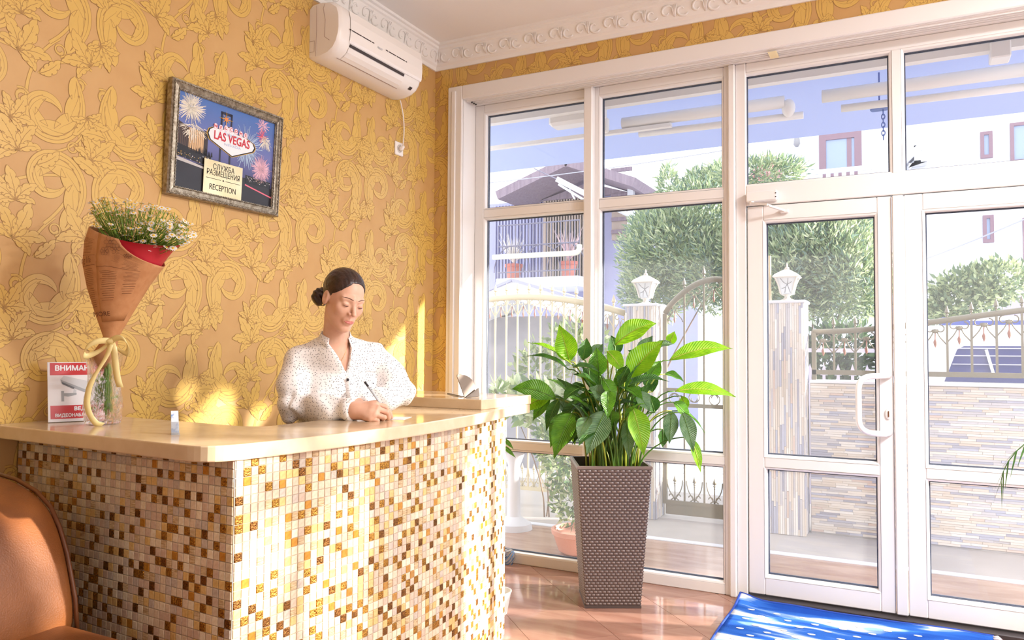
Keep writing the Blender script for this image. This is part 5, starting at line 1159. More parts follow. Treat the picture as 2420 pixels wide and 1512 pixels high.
def scroll(mb, c, r, flip, ax, dn=1):
    c = Vector(c); ax = Vector(ax); P = []
    for t in np.linspace(0, 1, 16): a = PI*.5 + flip * (4.6 * t); q = r * (1 - .55*t); P.append(c + ax * (math.cos(a) * q) + Vector((0, 0, math.sin(a) * q * dn)))
    mb.tube(P, .0045, 5)
# fence on the low wall: rail rises to the right in a gentle wave
fen = thing('iron_fence', (2.0, 6.16, 1.095), 'wrought iron fence with spear tips on the stone wall', 'fence')
YFn = 6.16; ft = lambda x: 1.452 + .175 * (.5 - .5*math.cos(min(PI, max(0, (x + .66) / 1.9 * PI))))
MB().tube([(x, YFn, ft(x)) for x in np.linspace(-.655, 4.6, 50)], .017, 8, flat=1.2).build('top_rail', iron, fen, smooth=True); MB().box(-.66, 4.6, YFn - .015, YFn + .015, 1.135, 1.170).build('bottom_rail', iron, fen); MB().box(-.662, -.632, YFn - .015, YFn + .015, 1.095, 1.46).build('end_post', iron, fen)
for k in range(34):
    x = -.655 + .146 * (k + 1); MB().box(x - .0075, x + .0075, YFn - .0075, YFn + .0075, 1.165, ft(x)).build('bar', iron, fen); m_ = MB(); spear(m_, (x, YFn, ft(x) + .012), .95); m_.build('spear_tip', iron, fen, smooth='auto')
    xm = x - .073; z = ft(xm) - .012
    if k < 16:
        m_ = MB(); scroll(m_, (xm - .030, YFn, z - .040), .030, 1, (1, 0, 0)); scroll(m_, (xm + .030, YFn, z - .040), .030, -1, (1, 0, 0)); m_.tube(bez((xm - .012, YFn, z - .06), (xm - .03, YFn, z - .11), (xm - .05, YFn, z - .12), (xm - .07, YFn, z - .15), 6), .0045, 5); m_.tube(bez((xm + .012, YFn, z - .06), (xm + .03, YFn, z - .11), (xm + .05, YFn, z - .12), (xm + .07, YFn, z - .15), 6), .0045, 5); m_.sphere((xm, YFn, z - .055), (.022, .010, .016), 8, 6); m_.build('scrollwork', iron, fen, smooth=True)
        m_ = MB(); m_.lathe([(.004, 0), (.0045, -.055), (.013, -.075), (.009, -.095), (.001, -.115)], (xm, YFn, z - .055), 6); m_.build('hanging_spear', rustb, fen, smooth='auto')
for k in (3, 11, 19, 27): x = -.655 + .146 * (k + 1.9); MB().box(x - .012, x + .012, YFn - .012, YFn + .012, 1.095, 1.14).build('foot', iron, fen)
# arched gate between the pillars
def gate(name, x0, x1, y, top, zb, step, label, m_i, mid=(), sc=1.0, low=True):
    g_ = thing(name, ((x0 + x1)/2, y, 0), label, 'gate')
    MB().tube([(x, y, top(x)) for x in np.linspace(x0, x1, 26)], .018*sc, 8, flat=1.3).build('arch_rail', m_i, g_, smooth=True)
    for xe in (x0, x1): MB().box(xe - .016, xe + .016, y - .016, y + .016, zb, top(xe)).build('stile', m_i, g_)
    for z in (zb,) + tuple(mid): MB().box(x0, x1, y - .013, y + .013, z, z + .03).build('rail', m_i, g_)
    n_ = int((x1 - x0) / step)
    for k in range(1, n_):
        x = x0 + (x1 - x0) * k / n_; MB().box(x - .0065, x + .0065, y - .0065, y + .0065, zb + .02, top(x)).build('bar', m_i, g_); m_ = MB(); spear(m_, (x, y, top(x) + .016), 1.0*sc); m_.build('spear_tip', m_i, g_, smooth='auto')
    for k in range(n_):
        x = x0 + (x1 - x0) * (k + .5) / n_; h = step * .5; z = top(x) - .02; m_ = MB(); scroll(m_, (x - h*.42, y, z - .03), .024, 1, (1, 0, 0)); scroll(m_, (x + h*.42, y, z - .03), .024, -1, (1, 0, 0)); m_.tube(bez((x - .008, y, z - .05), (x - .02, y, z - .10), (x - h*.8, y, z - .10), (x - h, y, z - .15), 6), .0045, 5); m_.tube(bez((x + .008, y, z - .05), (x + .02, y, z - .10), (x + h*.8, y, z - .10), (x + h, y, z - .15), 6), .0045, 5); m_.build('scrollwork', m_i, g_, smooth=True)
        m_ = MB(); m_.lathe([(.004, 0), (.0045, -.05), (.011, -.07), (.001, -.10)], (x, y, z - .06), 6); m_.build('hanging_spear', rustb, g_, smooth='auto')
        if low:
            z = zb + .03; m_ = MB(); m_.tube([(x, y, z), (x, y, z + .12)], .005, 5); spear(m_, (x, y, z + .11), .9)
            for sg in (-1, 1): m_.tube(bez((x, y, z), (x + sg*h*.3, y, z + .05), (x + sg*h*.9, y, z + .06), (x + sg*h*.95, y, z + .16), 7), .0045, 5); scroll(m_, (x + sg*h*.5, y, z + .03), .026, sg, (1, 0, 0), -1)
            m_.build('foot_scroll', m_i, g_, smooth=True)
    return g_
gp_ = gate('garden_gate', -1.745, -.972, 6.04, lambda x: 1.60 + .26 * math.sin(PI * min(1, max(0, (x + 1.745) / .78))) ** .8, .10, .13, 'arched wrought iron gate between the two stone pillars', iron, (.86, .98))
MB().box(-1.74, -.98, 6.034, 6.046, .02, .11).build('kick_plate', iron, gp_)
m_ = MB()
for k in range(5):
    for sg in (-1, 1): scroll(m_, (-1.67 + .157*k, 6.04, .935), .05, sg, (1, 0, 0), 1 if k % 2 else -1)
m_.build('middle_scrolls', iron, gp_, smooth=True)
gate('driveway_gate', -4.05, -2.06, 6.02, lambda x: 1.765 - .165 * ((x + 3.05) / 1.0) ** 2, .10, .106, 'cream arched driveway gate seen through the left panes', iron_w, (.87,), 1.15)
tag(MB().box(-.9535, -.9315, 6.0, 6.05, -.014, 2.02).build('gate_post', mat('tan_post', (206, 182, 140), .5)), 'tan metal gate post beside the stone pillar', 'post')
# ---- potted shrub and plants in the yard
def bush(name, base, blobs, label, mats_, ln, w, n, seed, stem_m, cat='shrub', group=None):
    t = thing(name, base, label, cat, group); rr = random.Random(seed); m_ = MB()
    for b in blobs: foliage(m_, b[0], b[1], int(n * b[1][0] * b[1][2] / (blobs[0][1][0] * blobs[0][1][2])), ln, w, rr, rr.randrange(len(mats_)) if len(mats_) > 1 else 0)
    if len(mats_) > 1: m_.m = [rr.randrange(len(mats_)) for _ in m_.f]
    m_.build('foliage', mats_, t, fix=False)['kind'] = 'stuff'
    s_ = MB(); b0 = Vector(base)
    for k, b in enumerate(blobs): s_.tube(bez(b0 + Vector((.02*math.cos(k*2), .02*math.sin(k*2), 0)), b0 + Vector((0, 0, (b[0][2] - b0.z) * .4)), Vector(b[0]) - Vector((0, 0, b[1][2] * .6)), b[0], 8), [max(.006, .03 * b[1][2]) * (1 - .08*i) for i in range(9)], 6)
    s_.build('stems', stem_m, t, smooth=True); return t
bark = mat('bark', (128, 104, 82), .9, bump=.4, bscale=40)
lg = [gm('jade_pale', (214, 222, 190), (188, 204, 158)), gm('jade_mid', (150, 176, 108), (120, 150, 84)), gm('jade_dark', (96, 128, 84), (76, 108, 70))]
sb = bush('potted_shrub', (-1.93, 4.72, .16), [((-1.97, 4.74, .60), (.24, .20, .30)), ((-1.93, 4.72, .32), (.20, .16, .18)), ((-2.15, 4.90, .66), (.20, .15, .22))], 'pale variegated shrub in a terracotta bowl outside the glass', lg, .055, .014, 900, 4, bark)
MB().lathe([(.11, 0), (.14, .02), (.175, .12), (.185, .125), (.188, .155), (.170, .158), (.160, .12)], (-1.93, 4.72, -.012), 28, capt=True).build('terracotta_bowl', mat('terracotta_pale', (224, 168, 148), .7), sb, smooth='auto')
bush('leafy_shrub', (-2.55, 5.55, 0), [((-2.55, 5.5, .86), (.32, .22, .17)), ((-2.2, 5.6, .84), (.24, .2, .14)), ((-2.9, 5.6, .9), (.2, .2, .15))], 'low broad-leaved shrub behind the white table outside', lg, .12, .03, 330, 8, bark)
bush('climbing_plant', (-3.12, 5.2, 0), [((-3.05, 5.2, 1.15), (.07, .07, .09)), ((-3.1, 5.2, .98), (.06, .06, .06))], 'small yellow-green plant outside the far left pane', [gm('lime_leaf', (214, 224, 120), (186, 206, 84))], .09, .025, 40, 5, bark, 'plant')
tb = thing('garden_table', (-2.62, 5.12, 0), 'white pedestal garden table outside beside the desk end', 'table')
MB().lathe([(.20, .57), (.21, .575), (.21, .60), (.20, .605)], (-2.62, 5.12, 0), 28, capt=True).build('top', white_out, tb, smooth='auto'); MB().lathe([(.14, -.012), (.13, .03), (.05, .08), (.045, .45), (.09, .57)], (-2.62, 5.12, 0), 20, capt=True).build('pedestal', white_out, tb, smooth='auto')
# ---- trees behind the gates
tm = [gm('oleander_a', (144, 164, 122), (120, 142, 104), .4), gm('oleander_b', (178, 190, 148), (154, 172, 124), .45), gm('oleander_c', (212, 216, 182), (188, 198, 154), .5), gm('oleander_blue', (132, 154, 138), (110, 132, 120), .35)]
def tree(base, blobs, label, seed, n, ln=.105, w=.0105, name='tree', mats_=tm, grp='trees behind the gates'): return bush(name, base, blobs, label, mats_, ln, w, n, seed, bark, 'tree', grp)
P3 = lambda x, y, Y: tuple(atY(x, y, Y))
tree((-3.0, 9.2, -.1), [(P3(1600, 600, 9.2), (.75, .6, .62)), (P3(1660, 520, 9.4), (.62, .6, .5)), (P3(1560, 560, 9.6), (.42, .5, .5)), (P3(1690, 640, 9.0), (.55, .5, .5)), (P3(1545, 690, 9.2), (.4, .5, .4)), (P3(1580, 440, 9.6), (.12, .2, .28)), (P3(1660, 440, 9.6), (.25, .3, .22)), (P3(1700, 430, 9.6), (.2, .3, .26))], 'dense blue-green oleander tree seen behind the arched gate', 14, 8200)
tree((-1.0, 8.6, -.1), [(P3(1930, 610, 8.6), (.62, .6, .55)), (P3(1860, 660, 8.5), (.5, .5, .5)), (P3(2000, 660, 8.5), (.45, .5, .45)), (P3(1870, 560, 8.8), (.5, .5, .45)), (P3(1980, 570, 8.8), (.42, .5, .4)), (P3(1800, 410, 8.8), (.5, .3, .16)), (P3(1790, 600, 8.8), (.4, .5, .6))], 'sunlit pale green oleander tree behind the stone pillar', 15, 7600)
bush('bush', (1.0, 9.5, -.08), [(P3(2290, 690, 9.5), (.38, .3, .28)), (P3(2360, 665, 9.5), (.36, .3, .24)), (P3(2250, 720, 9.5), (.24, .3, .22)), (P3(2215, 755, 9.5), (.22, .25, .2))], 'round glossy bush behind the white van', [gm('laurel_a', (120, 140, 104), (92, 116, 84)), gm('laurel_b', (196, 204, 160), (170, 184, 130))], .085, .018, 1300, 17, bark, 'bush')
bush('hedge', (-.55, 7.6, 0), [(P3(1980, 830, 7.7), (.42, .2, .26)), (P3(1950, 880, 7.7), (.3, .2, .2))], 'dark green hedge behind the picket fence', [gm('hedge_a', (60, 84, 56), (44, 66, 46)), gm('hedge_b', (104, 132, 84), (82, 110, 66))], .10, .022, 700, 18, bark, 'hedge')
pk = thing('picket_fence', (-.3, 7.3, 0), 'pale lilac picket fence with arrow tops beyond the iron fence', 'fence'); pkm = mat('lilac_paint', (204, 196, 214), .6)
for z in (1.02, 1.30): MB().box(-.85, .1, 7.30, 7.33, z, z + .035).build('rail', pkm, pk)
for k in range(8): x = -.80 + .115*k; m_ = MB(); m_.prism([(-.012, -.08), (.012, -.08), (.012, 1.10), (.030, 1.10), (0, 1.20), (-.030, 1.10), (-.012, 1.10)], (x, 7.30, 0), (1, 0, 0), (0, 0, 1), (0, -.015, 0)); m_.build('picket', pkm, pk)
tree((5.6, 4.7, -.1), [((5.6, 4.55, 2.75), (.45, .32, .50)), ((5.5, 4.75, 3.3), (.35, .3, .3))], 'unseen small tree added to dapple the sun at the right window', 16, 290, .15, .027)  # out of view, added to break up the sun on the counter front
bush('garden_shrub', (-3.1, 7.0, -.014), [((-2.9, 7.0, 1.35), (.34, .2, .26)), ((-3.3, 7.0, 1.1), (.3, .2, .3)), ((-2.6, 7.0, 1.0), (.25, .2, .3))], 'loose green shrub behind the driveway gate', [gm('shrub_a', (120, 140, 92), (96, 118, 74)), gm('shrub_b', (170, 180, 130), (146, 160, 104))], .09, .018, 420, 22, bark)
# ---- van behind the wall
van = thing('van', (1.35, 8.0, -.08), 'white van parked behind the iron fence', 'van'); vw = mat('white_paint', (240, 241, 245), .25, coat=.5); vgl = mat('tinted_glass', (40, 52, 118), .08, spec=.8)
VX = [P3(2150, 880, 7.6)[0], 4.6]; zt = P3(2300, 812, 7.6)[2]; zb_ = P3(2300, 897, 7.6)[2]
rings = []
for y, k in ((7.60, 0), (7.63, .10), (7.72, .16), (8.9, .16), (9.0, .05)):
    rings.append([Vector(p) for p in ((VX[0] + .02, y, -.02 + .2), (VX[1], y, .18), (VX[1], y, zt + k - .02), (VX[1] - .1, y, zt + k), (VX[0] + .16, y, zt + k), (VX[0] + .05, y, zt + k - .06), (VX[0] + .0, y, zb_))])
MB().loft(rings).build('body', vw, van, smooth='auto')
w0 = P3(2232, 895, 7.59)[0]; w1_ = P3(2262, 816, 7.59)[0]
wp = [(w0, zb_ - .02), (4.2, zb_ - .02), (4.2, zt - .015), (w1_ + .05, zt - .02), (w1_, zt - .05)]
MB().prism(wp, (0, 7.60, 0), (1, 0, 0), (0, 0, 1), (0, -.012, 0)).build('rear_window', vgl, van)
for q_ in (.06, .14, .22, .29): MB().box(w0 + .06, 4.2, 7.578, 7.586, zb_ + q_ * .9, zb_ + q_ * .9 + .008).build('heater_line', mat('heater_grey', (196, 196, 214), .5), van)
a, b = Vector(P3(2330, 826, 7.575)), Vector(P3(2350, 892, 7.575)); MB().bar(a, b, .022, .06, (0, 1, 0)).build('wiper', vw, van)
MB().box(w1_ + .1, w1_ + 1.4, 7.75, 7.80, zt + .20, zt + .235).build('roof_bar', vw, van); MB().box(w1_ - .1, 4.0, 7.9, 8.6, zt + .16, zt + .24).build('roof_box', mat('blue_roof_box', (70, 84, 156), .4), van)
for x in (VX[0] + .45, VX[1] - .5):
    w_ = MB().lathe([(.16, -.1), (.31, -.1), (.33, -.07), (.33, .07), (.31, .1), (.16, .1)], (0, 0, 0), 24, capt=True); w_.v = [(x + v[0], 7.75 + v[2], .25 + v[1]) for v in w_.v]; w_.build('wheel', mat('tyre', (40, 40, 42), .8), van, smooth='auto')
# ---- sloping lilac canopy beyond the van
cn = thing('canopy', (2.4, 10.4, 0), 'lilac-grey sloping canopy beyond the van', 'canopy'); cm_ = mat('lilac_canvas', (176, 168, 196), .8)
A = [Vector(P3(x, y, 10.3)) for x, y in ((2335, 800), (2318, 760), (2420, 695), (2620, 690), (2700, 800))]
MB().loft([A, [p + Vector((0, 1.6, 0)) for p in A]]).build('canvas', cm_, cn)
for x in (A[0].x + .1, A[4].x - .2): MB().box(x - .03, x + .03, 10.4, 10.46, -.08, A[0].z + .02).build('post', white_out, cn)
# ---- white house at the right
hs = thing('white_house', (3.0, 16.5, 0), 'white rendered house with brown windows behind the van', 'house'); YH = 15.5
hx0 = P3(1825, 400, YH)[0]
MB().box(hx0, 9.5, YH, YH + 5, -.1, 8.2).build('wall', white_out, hs)
brown = mat('brown_window_frame', (140, 112, 122), .6); hgl = mat('house_glass', (150, 166, 196), .15, spec=.7)
def hwin(x0, y0, x1, y1, sill=False, fr=.055):
    a, b = Vector(P3(x0, y0, YH)), Vector(P3(x1, y1, YH)); f_ = MB(); L_, R_, T_, B_ = a.x, b.x, a.z, b.z
    for q_ in ((L_, L_ + fr, B_, T_), (R_ - fr, R_, B_, T_), (L_ + fr, R_ - fr, B_, B_ + fr), (L_ + fr, R_ - fr, T_ - fr, T_)): f_.box(q_[0], q_[1], YH - .06, YH - .001, q_[2], q_[3])
    o = f_.build('window', brown, hs); MB().box(L_ + fr, R_ - fr, YH - .03, YH - .002, B_ + fr, T_ - fr).build('pane', hgl, o); return a, b
hwin(2322, 510, 2349, 573); hwin(2416, 516, 2448, 690); hwin(2316, 314, 2346, 373); a, b = hwin(2386, 293, 2452, 382)
a, b = hwin(1936, 320, 2037, 420, fr=.12)
bl = MB(); bl.box(a.x - .1, b.x + .2, YH - .75, YH - .70, b.z - .02, b.z + .06); bl.box(a.x - .1, b.x + .2, YH - .8, YH, b.z - .50, b.z - .40)
for k in range(9): bl.box(a.x - .08 + k * .13, a.x - .01 + k*.13, YH - .74, YH - .70, b.z - .42, b.z)
bl.build('balcony', white_out, hs); MB().box(a.x + .48, a.x + .56, YH - .04, YH, b.z, a.z).build('window_post', brown, hs)
wl = MB(); c = Vector(P3(1885, 338, YH)); wl.lathe([(.03, 0), (.06, .05), (.05, .16), (.01, .2)], c + Vector((0, -.12, -.1)), 10); wl.build('wall_lamp', mat('lamp_grey', (150, 148, 150), .5), hs, smooth=True)
ax_ = MB(); a, b = Vector(P3(2146, 296, YH)), Vector(P3(2190, 392, YH)); ax_.prism([(0, 0), (b.x - a.x, 0), (b.x - a.x, a.z - b.z - .45), (0, a.z - b.z - .85)], (a.x, YH - .02, b.z), (1, 0, 0), (0, 0, 1), (0, -.35, 0)); ax_.build('side_bay', mat('pale_grey_render', (214, 212, 214), .8), hs)
MB().bar(Vector((a.x - .1, YH - .35, a.z - .78)), Vector((b.x + .15, YH - .35, a.z - .30)), .5, .08, (0, 0, 1)).build('eave', white_out, hs)
c0, c1 = Vector(P3(2160, 345, YH - .38)), Vector(P3(2176, 386, YH - .38)); f_ = MB()
for q_ in ((c0.x, c0.x + .05, c1.z, c0.z), (c1.x - .05, c1.x, c1.z, c0.z), (c0.x, c1.x, c1.z, c1.z + .05), (c0.x, c1.x, c0.z - .05, c0.z)): f_.box(q_[0], q_[1], YH - .42, YH - .37, q_[2], q_[3])
o = f_.build('window', white_out, hs); MB().box(c0.x + .05, c1.x - .05, YH - .39, YH - .372, c1.z + .05, c0.z - .05).build('pane', hgl, o)
rf = thing('tiled_roof', P3(1800, 420, 13.5), 'small red tiled roof left of the white house', 'roof'); a, b, c = Vector(P3(1812, 368, 13.5)), Vector(P3(1770, 418, 13.5)), Vector(P3(1824, 418, 13.5))
MB().prism([(b.x - a.x - .3, b.z - a.z - .3), (c.x - a.x + .1, b.z - a.z - .3), (c.x - a.x + .1, -.05), (0, 0)], a, (1, 0, 0), (0, 0, 1), (0, .5, 0)).build('slope', mat('red_tile', (196, 140, 140), .8), rf)
for r in range(6):
    for k in range(7):
        x = b.x + .06 + k * .07 + (.035 if r % 2 else 0); z = b.z + .02 + r * .07
        if (x - b.x) * (a.z - b.z) / (a.x - b.x) > z - b.z and x < c.x: MB().tube([(x, 13.49, z - .04), (x, 13.47, z + .04)], [.036, .028], 8).build('roof_tile', mat('red_tile_round', (206, 150, 148), .8, rnd=.1), rf, smooth=True)
# ---- wooden house with balcony at the left
wh = thing('wooden_house', (-4.8, 12.0, 0), 'lilac-brown wooden house with a gable and a balcony of flower pots', 'house'); YV = 11.5
wd = mat('weathered_wood', (146, 130, 140), .8, col2=(128, 112, 124), scale=4, stretch=(8, 8, .5)); wd2 = mat('tan_board', (176, 158, 146), .8, rnd=.06); lil = mat('lilac_sheet', (158, 158, 190), .7)
ap, le, re_ = Vector(P3(1372, 400, YV)), Vector(P3(1226, 470, YV)), Vector(P3(1512, 436, YV)); re_.z = le.z
G = [(le.x, le.z), (re_.x, re_.z), (ap.x, ap.z)]
MB().prism([(x, z) for x, z in ((le.x + .25, le.z), (re_.x - .25, re_.z), (ap.x, ap.z - .16))], (0, YV + .3, 0), (1, 0, 0), (0, 0, 1), (0, .1, 0)).build('gable', wd, wh)
for k in range(30):
    x = le.x + .3 + (re_.x - le.x - .6) * (k + .5) / 30; zt_ = ap.z - .2 - abs(x - ap.x) / ((re_.x - le.x) / 2) * (ap.z - le.z) * 1.0
    if zt_ - le.z > .25: MB().box(x - .028, x + .028, YV + .26, YV + .30, le.z + .14, zt_).build('gable_board', wd, wh)
for A, B in ((le, ap), (re_, ap)): MB().bar(A + Vector((-.1 if A is le else .1, 0, -.04)), B, 1.2, .14, (0, 0, 1)).build('roof_slope', wd, wh)
fx0, fx1 = P3(1140, 500, YV)[0], P3(1500, 500, YV)[0]; fz0 = P3(1300, 655, YV)[2]
MB().box(fx0 - 1.0, fx1, YV + .45, YV + 4, -.1, le.z + .05).build('wall', lil, wh)
bx0, bx1 = P3(1263, 600, YV)[0], P3(1382, 600, YV)[0]
for k in range(18): x = bx0 + (bx1 - bx0) * (k + .5) / 18; MB().box(x - .035, x + .035, YV + .36, YV + .44, fz0, le.z + .02).build('board', wd2, wh)
for k in range(16): x = fx0 + (bx0 - fx0) * (k + .5) / 16; MB().box(x - .014, x + .014, YV + .40, YV + .45, fz0, le.z).build('cladding_rib', lil, wh)
sx0, sx1 = P3(1428, 600, YV)[0], P3(1478, 600, YV)[0]
for k in range(6): x = sx0 + (sx1 - sx0) * (k + .5) / 6; MB().box(x - .03, x + .03, YV + .34, YV + .42, fz0 + .6, le.z).build('screen_slat', wd2, wh)
for k in range(6): z = fz0 + .7 + k * .2; MB().box(sx0, sx1, YV + .30, YV + .34, z, z + .06).build('screen_rail', wd, wh)
xw = P3(1489, 600, YV)[0]; MB().box(xw - .045, xw + .045, YV, YV + .1, -.1, le.z).build('porch_post', white_out, wh)
bz = P3(1300, 655, 11.0)[2]; cx0, cx1 = P3(1180, 655, 11.0)[0], P3(1372, 655, 11.0)[0]
sl = MB().box(cx0, cx1, 10.9, YV + .45, bz - .16, bz).build('balcony_slab', white_out, wh)
for k in range(8): x = cx0 + (cx1 - cx0) * k / 7; MB().box(x - .006, x + .006, 10.895, 10.905, bz - .155, bz - .005).build('tile_joint', mat('joint_grey', (190, 190, 200), .8), sl)
irn = mat('balcony_iron', (120, 116, 132), .5)
rl_ = thing('balcony_railing', ((cx0 + cx1)/2, 10.95, bz), 'thin iron railing of the balcony at the left', 'railing')
for z in (.10, .52, .86, 1.02): MB().tube([(cx0, 10.95, bz + z), (cx1, 10.95, bz + z)], .012, 6).build('rail', irn, rl_)
for k in range(19): x = cx0 + (cx1 - cx0) * k / 18; MB().tube([(x, 10.95, bz), (x, 10.95, bz + .86)], .008, 5).build('baluster', irn, rl_)
for c in (.18, .55, .85): x = cx0 + (cx1 - cx0) * c; MB().tube([(x + .32*math.cos(a), 10.94, bz + .1 + .42*math.sin(a)) for a in np.linspace(0, PI, 14)], .009, 5).build('hoop', irn, rl_)
pr = thing('rain_pipe', P3(1270, 603, 10.8), 'cream rain pipe crossing in front of the balcony', 'pipe'); a, b = Vector(P3(1165, 608, 10.8)), Vector(P3(1355, 598, 10.8)); c = Vector(P3(1369, 578, 10.8)); MB().tube([a, b] + bez(b, b + Vector((.1, 0, 0)), c - Vector((0, 0, .08)), c, 6)[1:], .042, 10).build('pipe', mat('cream_pipe', (226, 222, 198), .5), pr, smooth=True)
for q_ in (.25, .8): e_ = a.lerp(b, q_); MB().bar(e_, Vector((e_.x, 10.94, e_.z)), .03, .03).build('pipe_bracket', irn, pr)
terra = mat('terracotta_red', (216, 128, 112), .7)
for k, (xc, yb, w_) in enumerate(((1214, 656, 46), (1344, 648, 44))):
    base = Vector(P3(xc, yb, 11.15)); base.z = bz; r_ = w_ / 2 * 11.4 / 1827; t = thing('flower_pot', base, ('terracotta pot with pale spiky plant on the balcony, left one' if k == 0 else 'terracotta pot with twiggy pink plant on the balcony, right one'), 'flower pot', 'balcony flower pots')
    MB().lathe([(r_*.72, 0), (r_*.9, .20), (r_*1.02, .20), (r_*1.04, .25), (r_*.9, .25), (r_*.85, .2)], base, 20, capt=True).build('pot', terra, t, smooth='auto'); rr = random.Random(30 + k); m_ = MB()
    for q_ in range(46): a_ = rr.random()*6.28; h = rr.uniform(.2, .55); sp_r = rr.uniform(.05, .30); e = base + Vector((math.cos(a_)*sp_r, math.sin(a_)*sp_r*.6, .24 + h)); m_.tube(bez(base + Vector((0, 0, .22)), base + Vector((0, 0, .35)), (base + e)/2 + Vector((0, 0, .1)), e, 5), [.010, .009, .008, .007, .005, .002], 4)
    m_.build('stems', mat('pale_stalk' if k == 0 else 'pink_stalk', (240, 232, 222) if k == 0 else (232, 200, 204), .7), t, smooth=True)['kind'] = 'stuff'
# shelter roof behind the driveway gate
sh = thing('shelter', (-3.7, 7.6, 0), 'white gabled shelter behind the driveway gate', 'shelter'); a, b, c = Vector(P3(1150, 690, 7.6)), Vector(P3(1212, 664, 7.6)), Vector(P3(1392, 716, 7.6)); b2 = Vector((0, 0, -.20))
for A, B in ((a + (a - b) * 1.5, b), (b, c)): MB().loft([[A, B, B + b2, A + b2], [p + Vector((0, .9, 0)) for p in (A, B, B + b2, A + b2)]]).build('roof_panel', white_out, sh); MB().bar(A + Vector((0, -.01, .012)), B + Vector((0, -.01, .012)), .05, .03).build('roof_edge', lil, sh)
MB().box(a.x - 1.2, c.x, 8.2, 8.35, -.1, c.z - .1).build('back_wall', mat('pale_tan', (156, 152, 156), .8, col2=(138, 136, 142), scale=5), sh); MB().box(c.x - .08, c.x, 7.62, 7.70, -.1, c.z - .1).build('post', white_out, sh); MB().box(a.x - 1.0, a.x - .92, 7.62, 7.70, -.1, a.z - .3).build('post', white_out, sh)
# cables and the neighbour's awning arm
for (p, q_, lb) in (((1120, 436), (1730, 352), 'thin overhead cable crossing the upper left panes'), ((2150, 625), (2450, 505), 'thin cable crossing in front of the white house')):
    Yc = 8.5 if q_[0] < 2000 else 14.8; A, B = Vector(P3(*p, Yc)), Vector(P3(*q_, Yc)); mid = (A + B)/2 - Vector((0, 0, .05)); tag(MB().tube(bez(A, A.lerp(mid, .66), B.lerp(mid, .66), B, 14), .006 if Yc < 9 else .012, 5).build('cable', mat('cable_grey', (170, 170, 182), .7), smooth=True), lb, 'cable')
ar = thing('folding_awning', P3(1350, 440, 9.5), 'white folded-up awning sticking out in front of the wooden gable', 'awning')
A, B = Vector(P3(1318, 424, 9.5)), Vector(P3(1392, 462, 9.5)); MB().bar(A, B, .09, .07).build('upper_arm', white_out, ar); MB().bar(A + Vector((.02, 0, -.07)), B + Vector((-.03, 0, -.08)), .05, .03).build('lower_arm', white_out, ar); MB().tube([Vector(P3(1262, 398, 9.5)), A], .008, 5).build('stay', irn, ar); MB().tube([Vector(P3(1346, 446, 9.5)), Vector(P3(1358, 470, 9.5))], .012, 5).build('strut', white_out, ar); MB().bar(B, Vector((B.x, YV + .30, B.z)), .05, .05).build('wall_bracket', white_out, ar)
# ---- the awning over the doors
awn = thing('awning', (0, 4.9, 2.75), 'blue retractable awning over the glazed front', 'awning'); fab = mat('blue_awning_cloth', (190, 200, 226), .8, transl=.40); wal = mat('white_aluminium', (242, 240, 236), .4)
AXL, AXR = -3.3, 3.4
tag(MB().box(AXL - .3, AXR, 4.335, 4.60, 2.985, 3.4).build('facade_soffit', white_out), 'white soffit above the glazing outside', kind='structure')
MB().loft([[(AXL, 4.62, 3.05), (AXR, 4.62, 3.05), (AXR, 4.62, 3.056), (AXL, 4.62, 3.056)], [(AXL, 5.50, 2.752), (AXR, 5.50, 2.752), (AXR, 5.50, 2.758), (AXL, 5.50, 2.758)]]).build('fabric', fab, awn)
MB().box(AXL, AXR, 4.60, 4.66, 2.855, 2.905).build('torsion_bar', wal, awn); MB().tube([(AXL, 4.70, 3.02), (AXR, 4.70, 3.02)], .045, 14).build('roller_tube', wal, awn, smooth=True)
for x in (-1.78, .42): MB().bbox(x - .045, x + .045, 4.56, 4.68, 2.80, 3.02, .006).build('wall_bracket', wal, awn)
for (x0, x1, z) in ((-1.68, -.66, 2.765), (-.45, .60, 2.765)):
    MB().tube([(x0, 4.82, z + .035), (x1, 4.82, z + .035)], .030, 10, flat=1.25).build('folding_arm', wal, awn, smooth=True); MB().tube([(x0 + .10, 4.87, z - .035), (x1 + .10, 4.87, z - .045)], .022, 10).build('folding_arm', wal, awn, smooth=True); MB().sphere((x1 + .02, 4.84, z), (.04, .04, .055), 10, 8).build('elbow_joint', wal, awn, smooth=True)
MB().box(AXL, -1.35, 4.80, 4.84, 2.735, 2.760).build('arm_rail', wal, awn); MB().box(.62, AXR, 4.80, 4.84, 2.735, 2.760).build('arm_rail', wal, awn)
MB().bbox(-2.15, -1.86, 4.66, 4.80, 2.80, 2.88, .02).build('motor_housing', wal, awn); MB().bbox(-1.80, -1.76, 4.75, 4.80, 2.74, 2.84, .01).build('arm_shoulder', wal, awn)
hc = thing('hanging_chain', tuple(atY(2078, 250, 4.95)), 'blue chain hanging from the awning over the door', 'chain'); cbl = mat('blue_plastic', (60, 92, 170), .4); hp = atY(2078, 256, 4.95)
MB().bbox(hp.x - .05, hp.x + .05, 4.91, 4.99, hp.z - .01, hp.z + .03, .01).build('bracket', cbl, hc); MB().tube([(hp.x, 4.95, hp.z + .02), (hp.x, 4.95, 3.05 - (4.95 - 4.62) * .298 / .88)], .005, 6).build('hanger', cbl, hc)
for k in range(7):
    c = hp + Vector((.02, 0, -.028 - k * .024)); ax = Vector((1, 0, 0)) if k % 2 else Vector((0, 1, 0)); MB().tube([c + ax*.009*math.cos(a) + Vector((0, 0, .016*math.sin(a))) for a in np.linspace(0, 2*PI, 11)], .003, 5).build('link', cbl, hc, smooth=True)
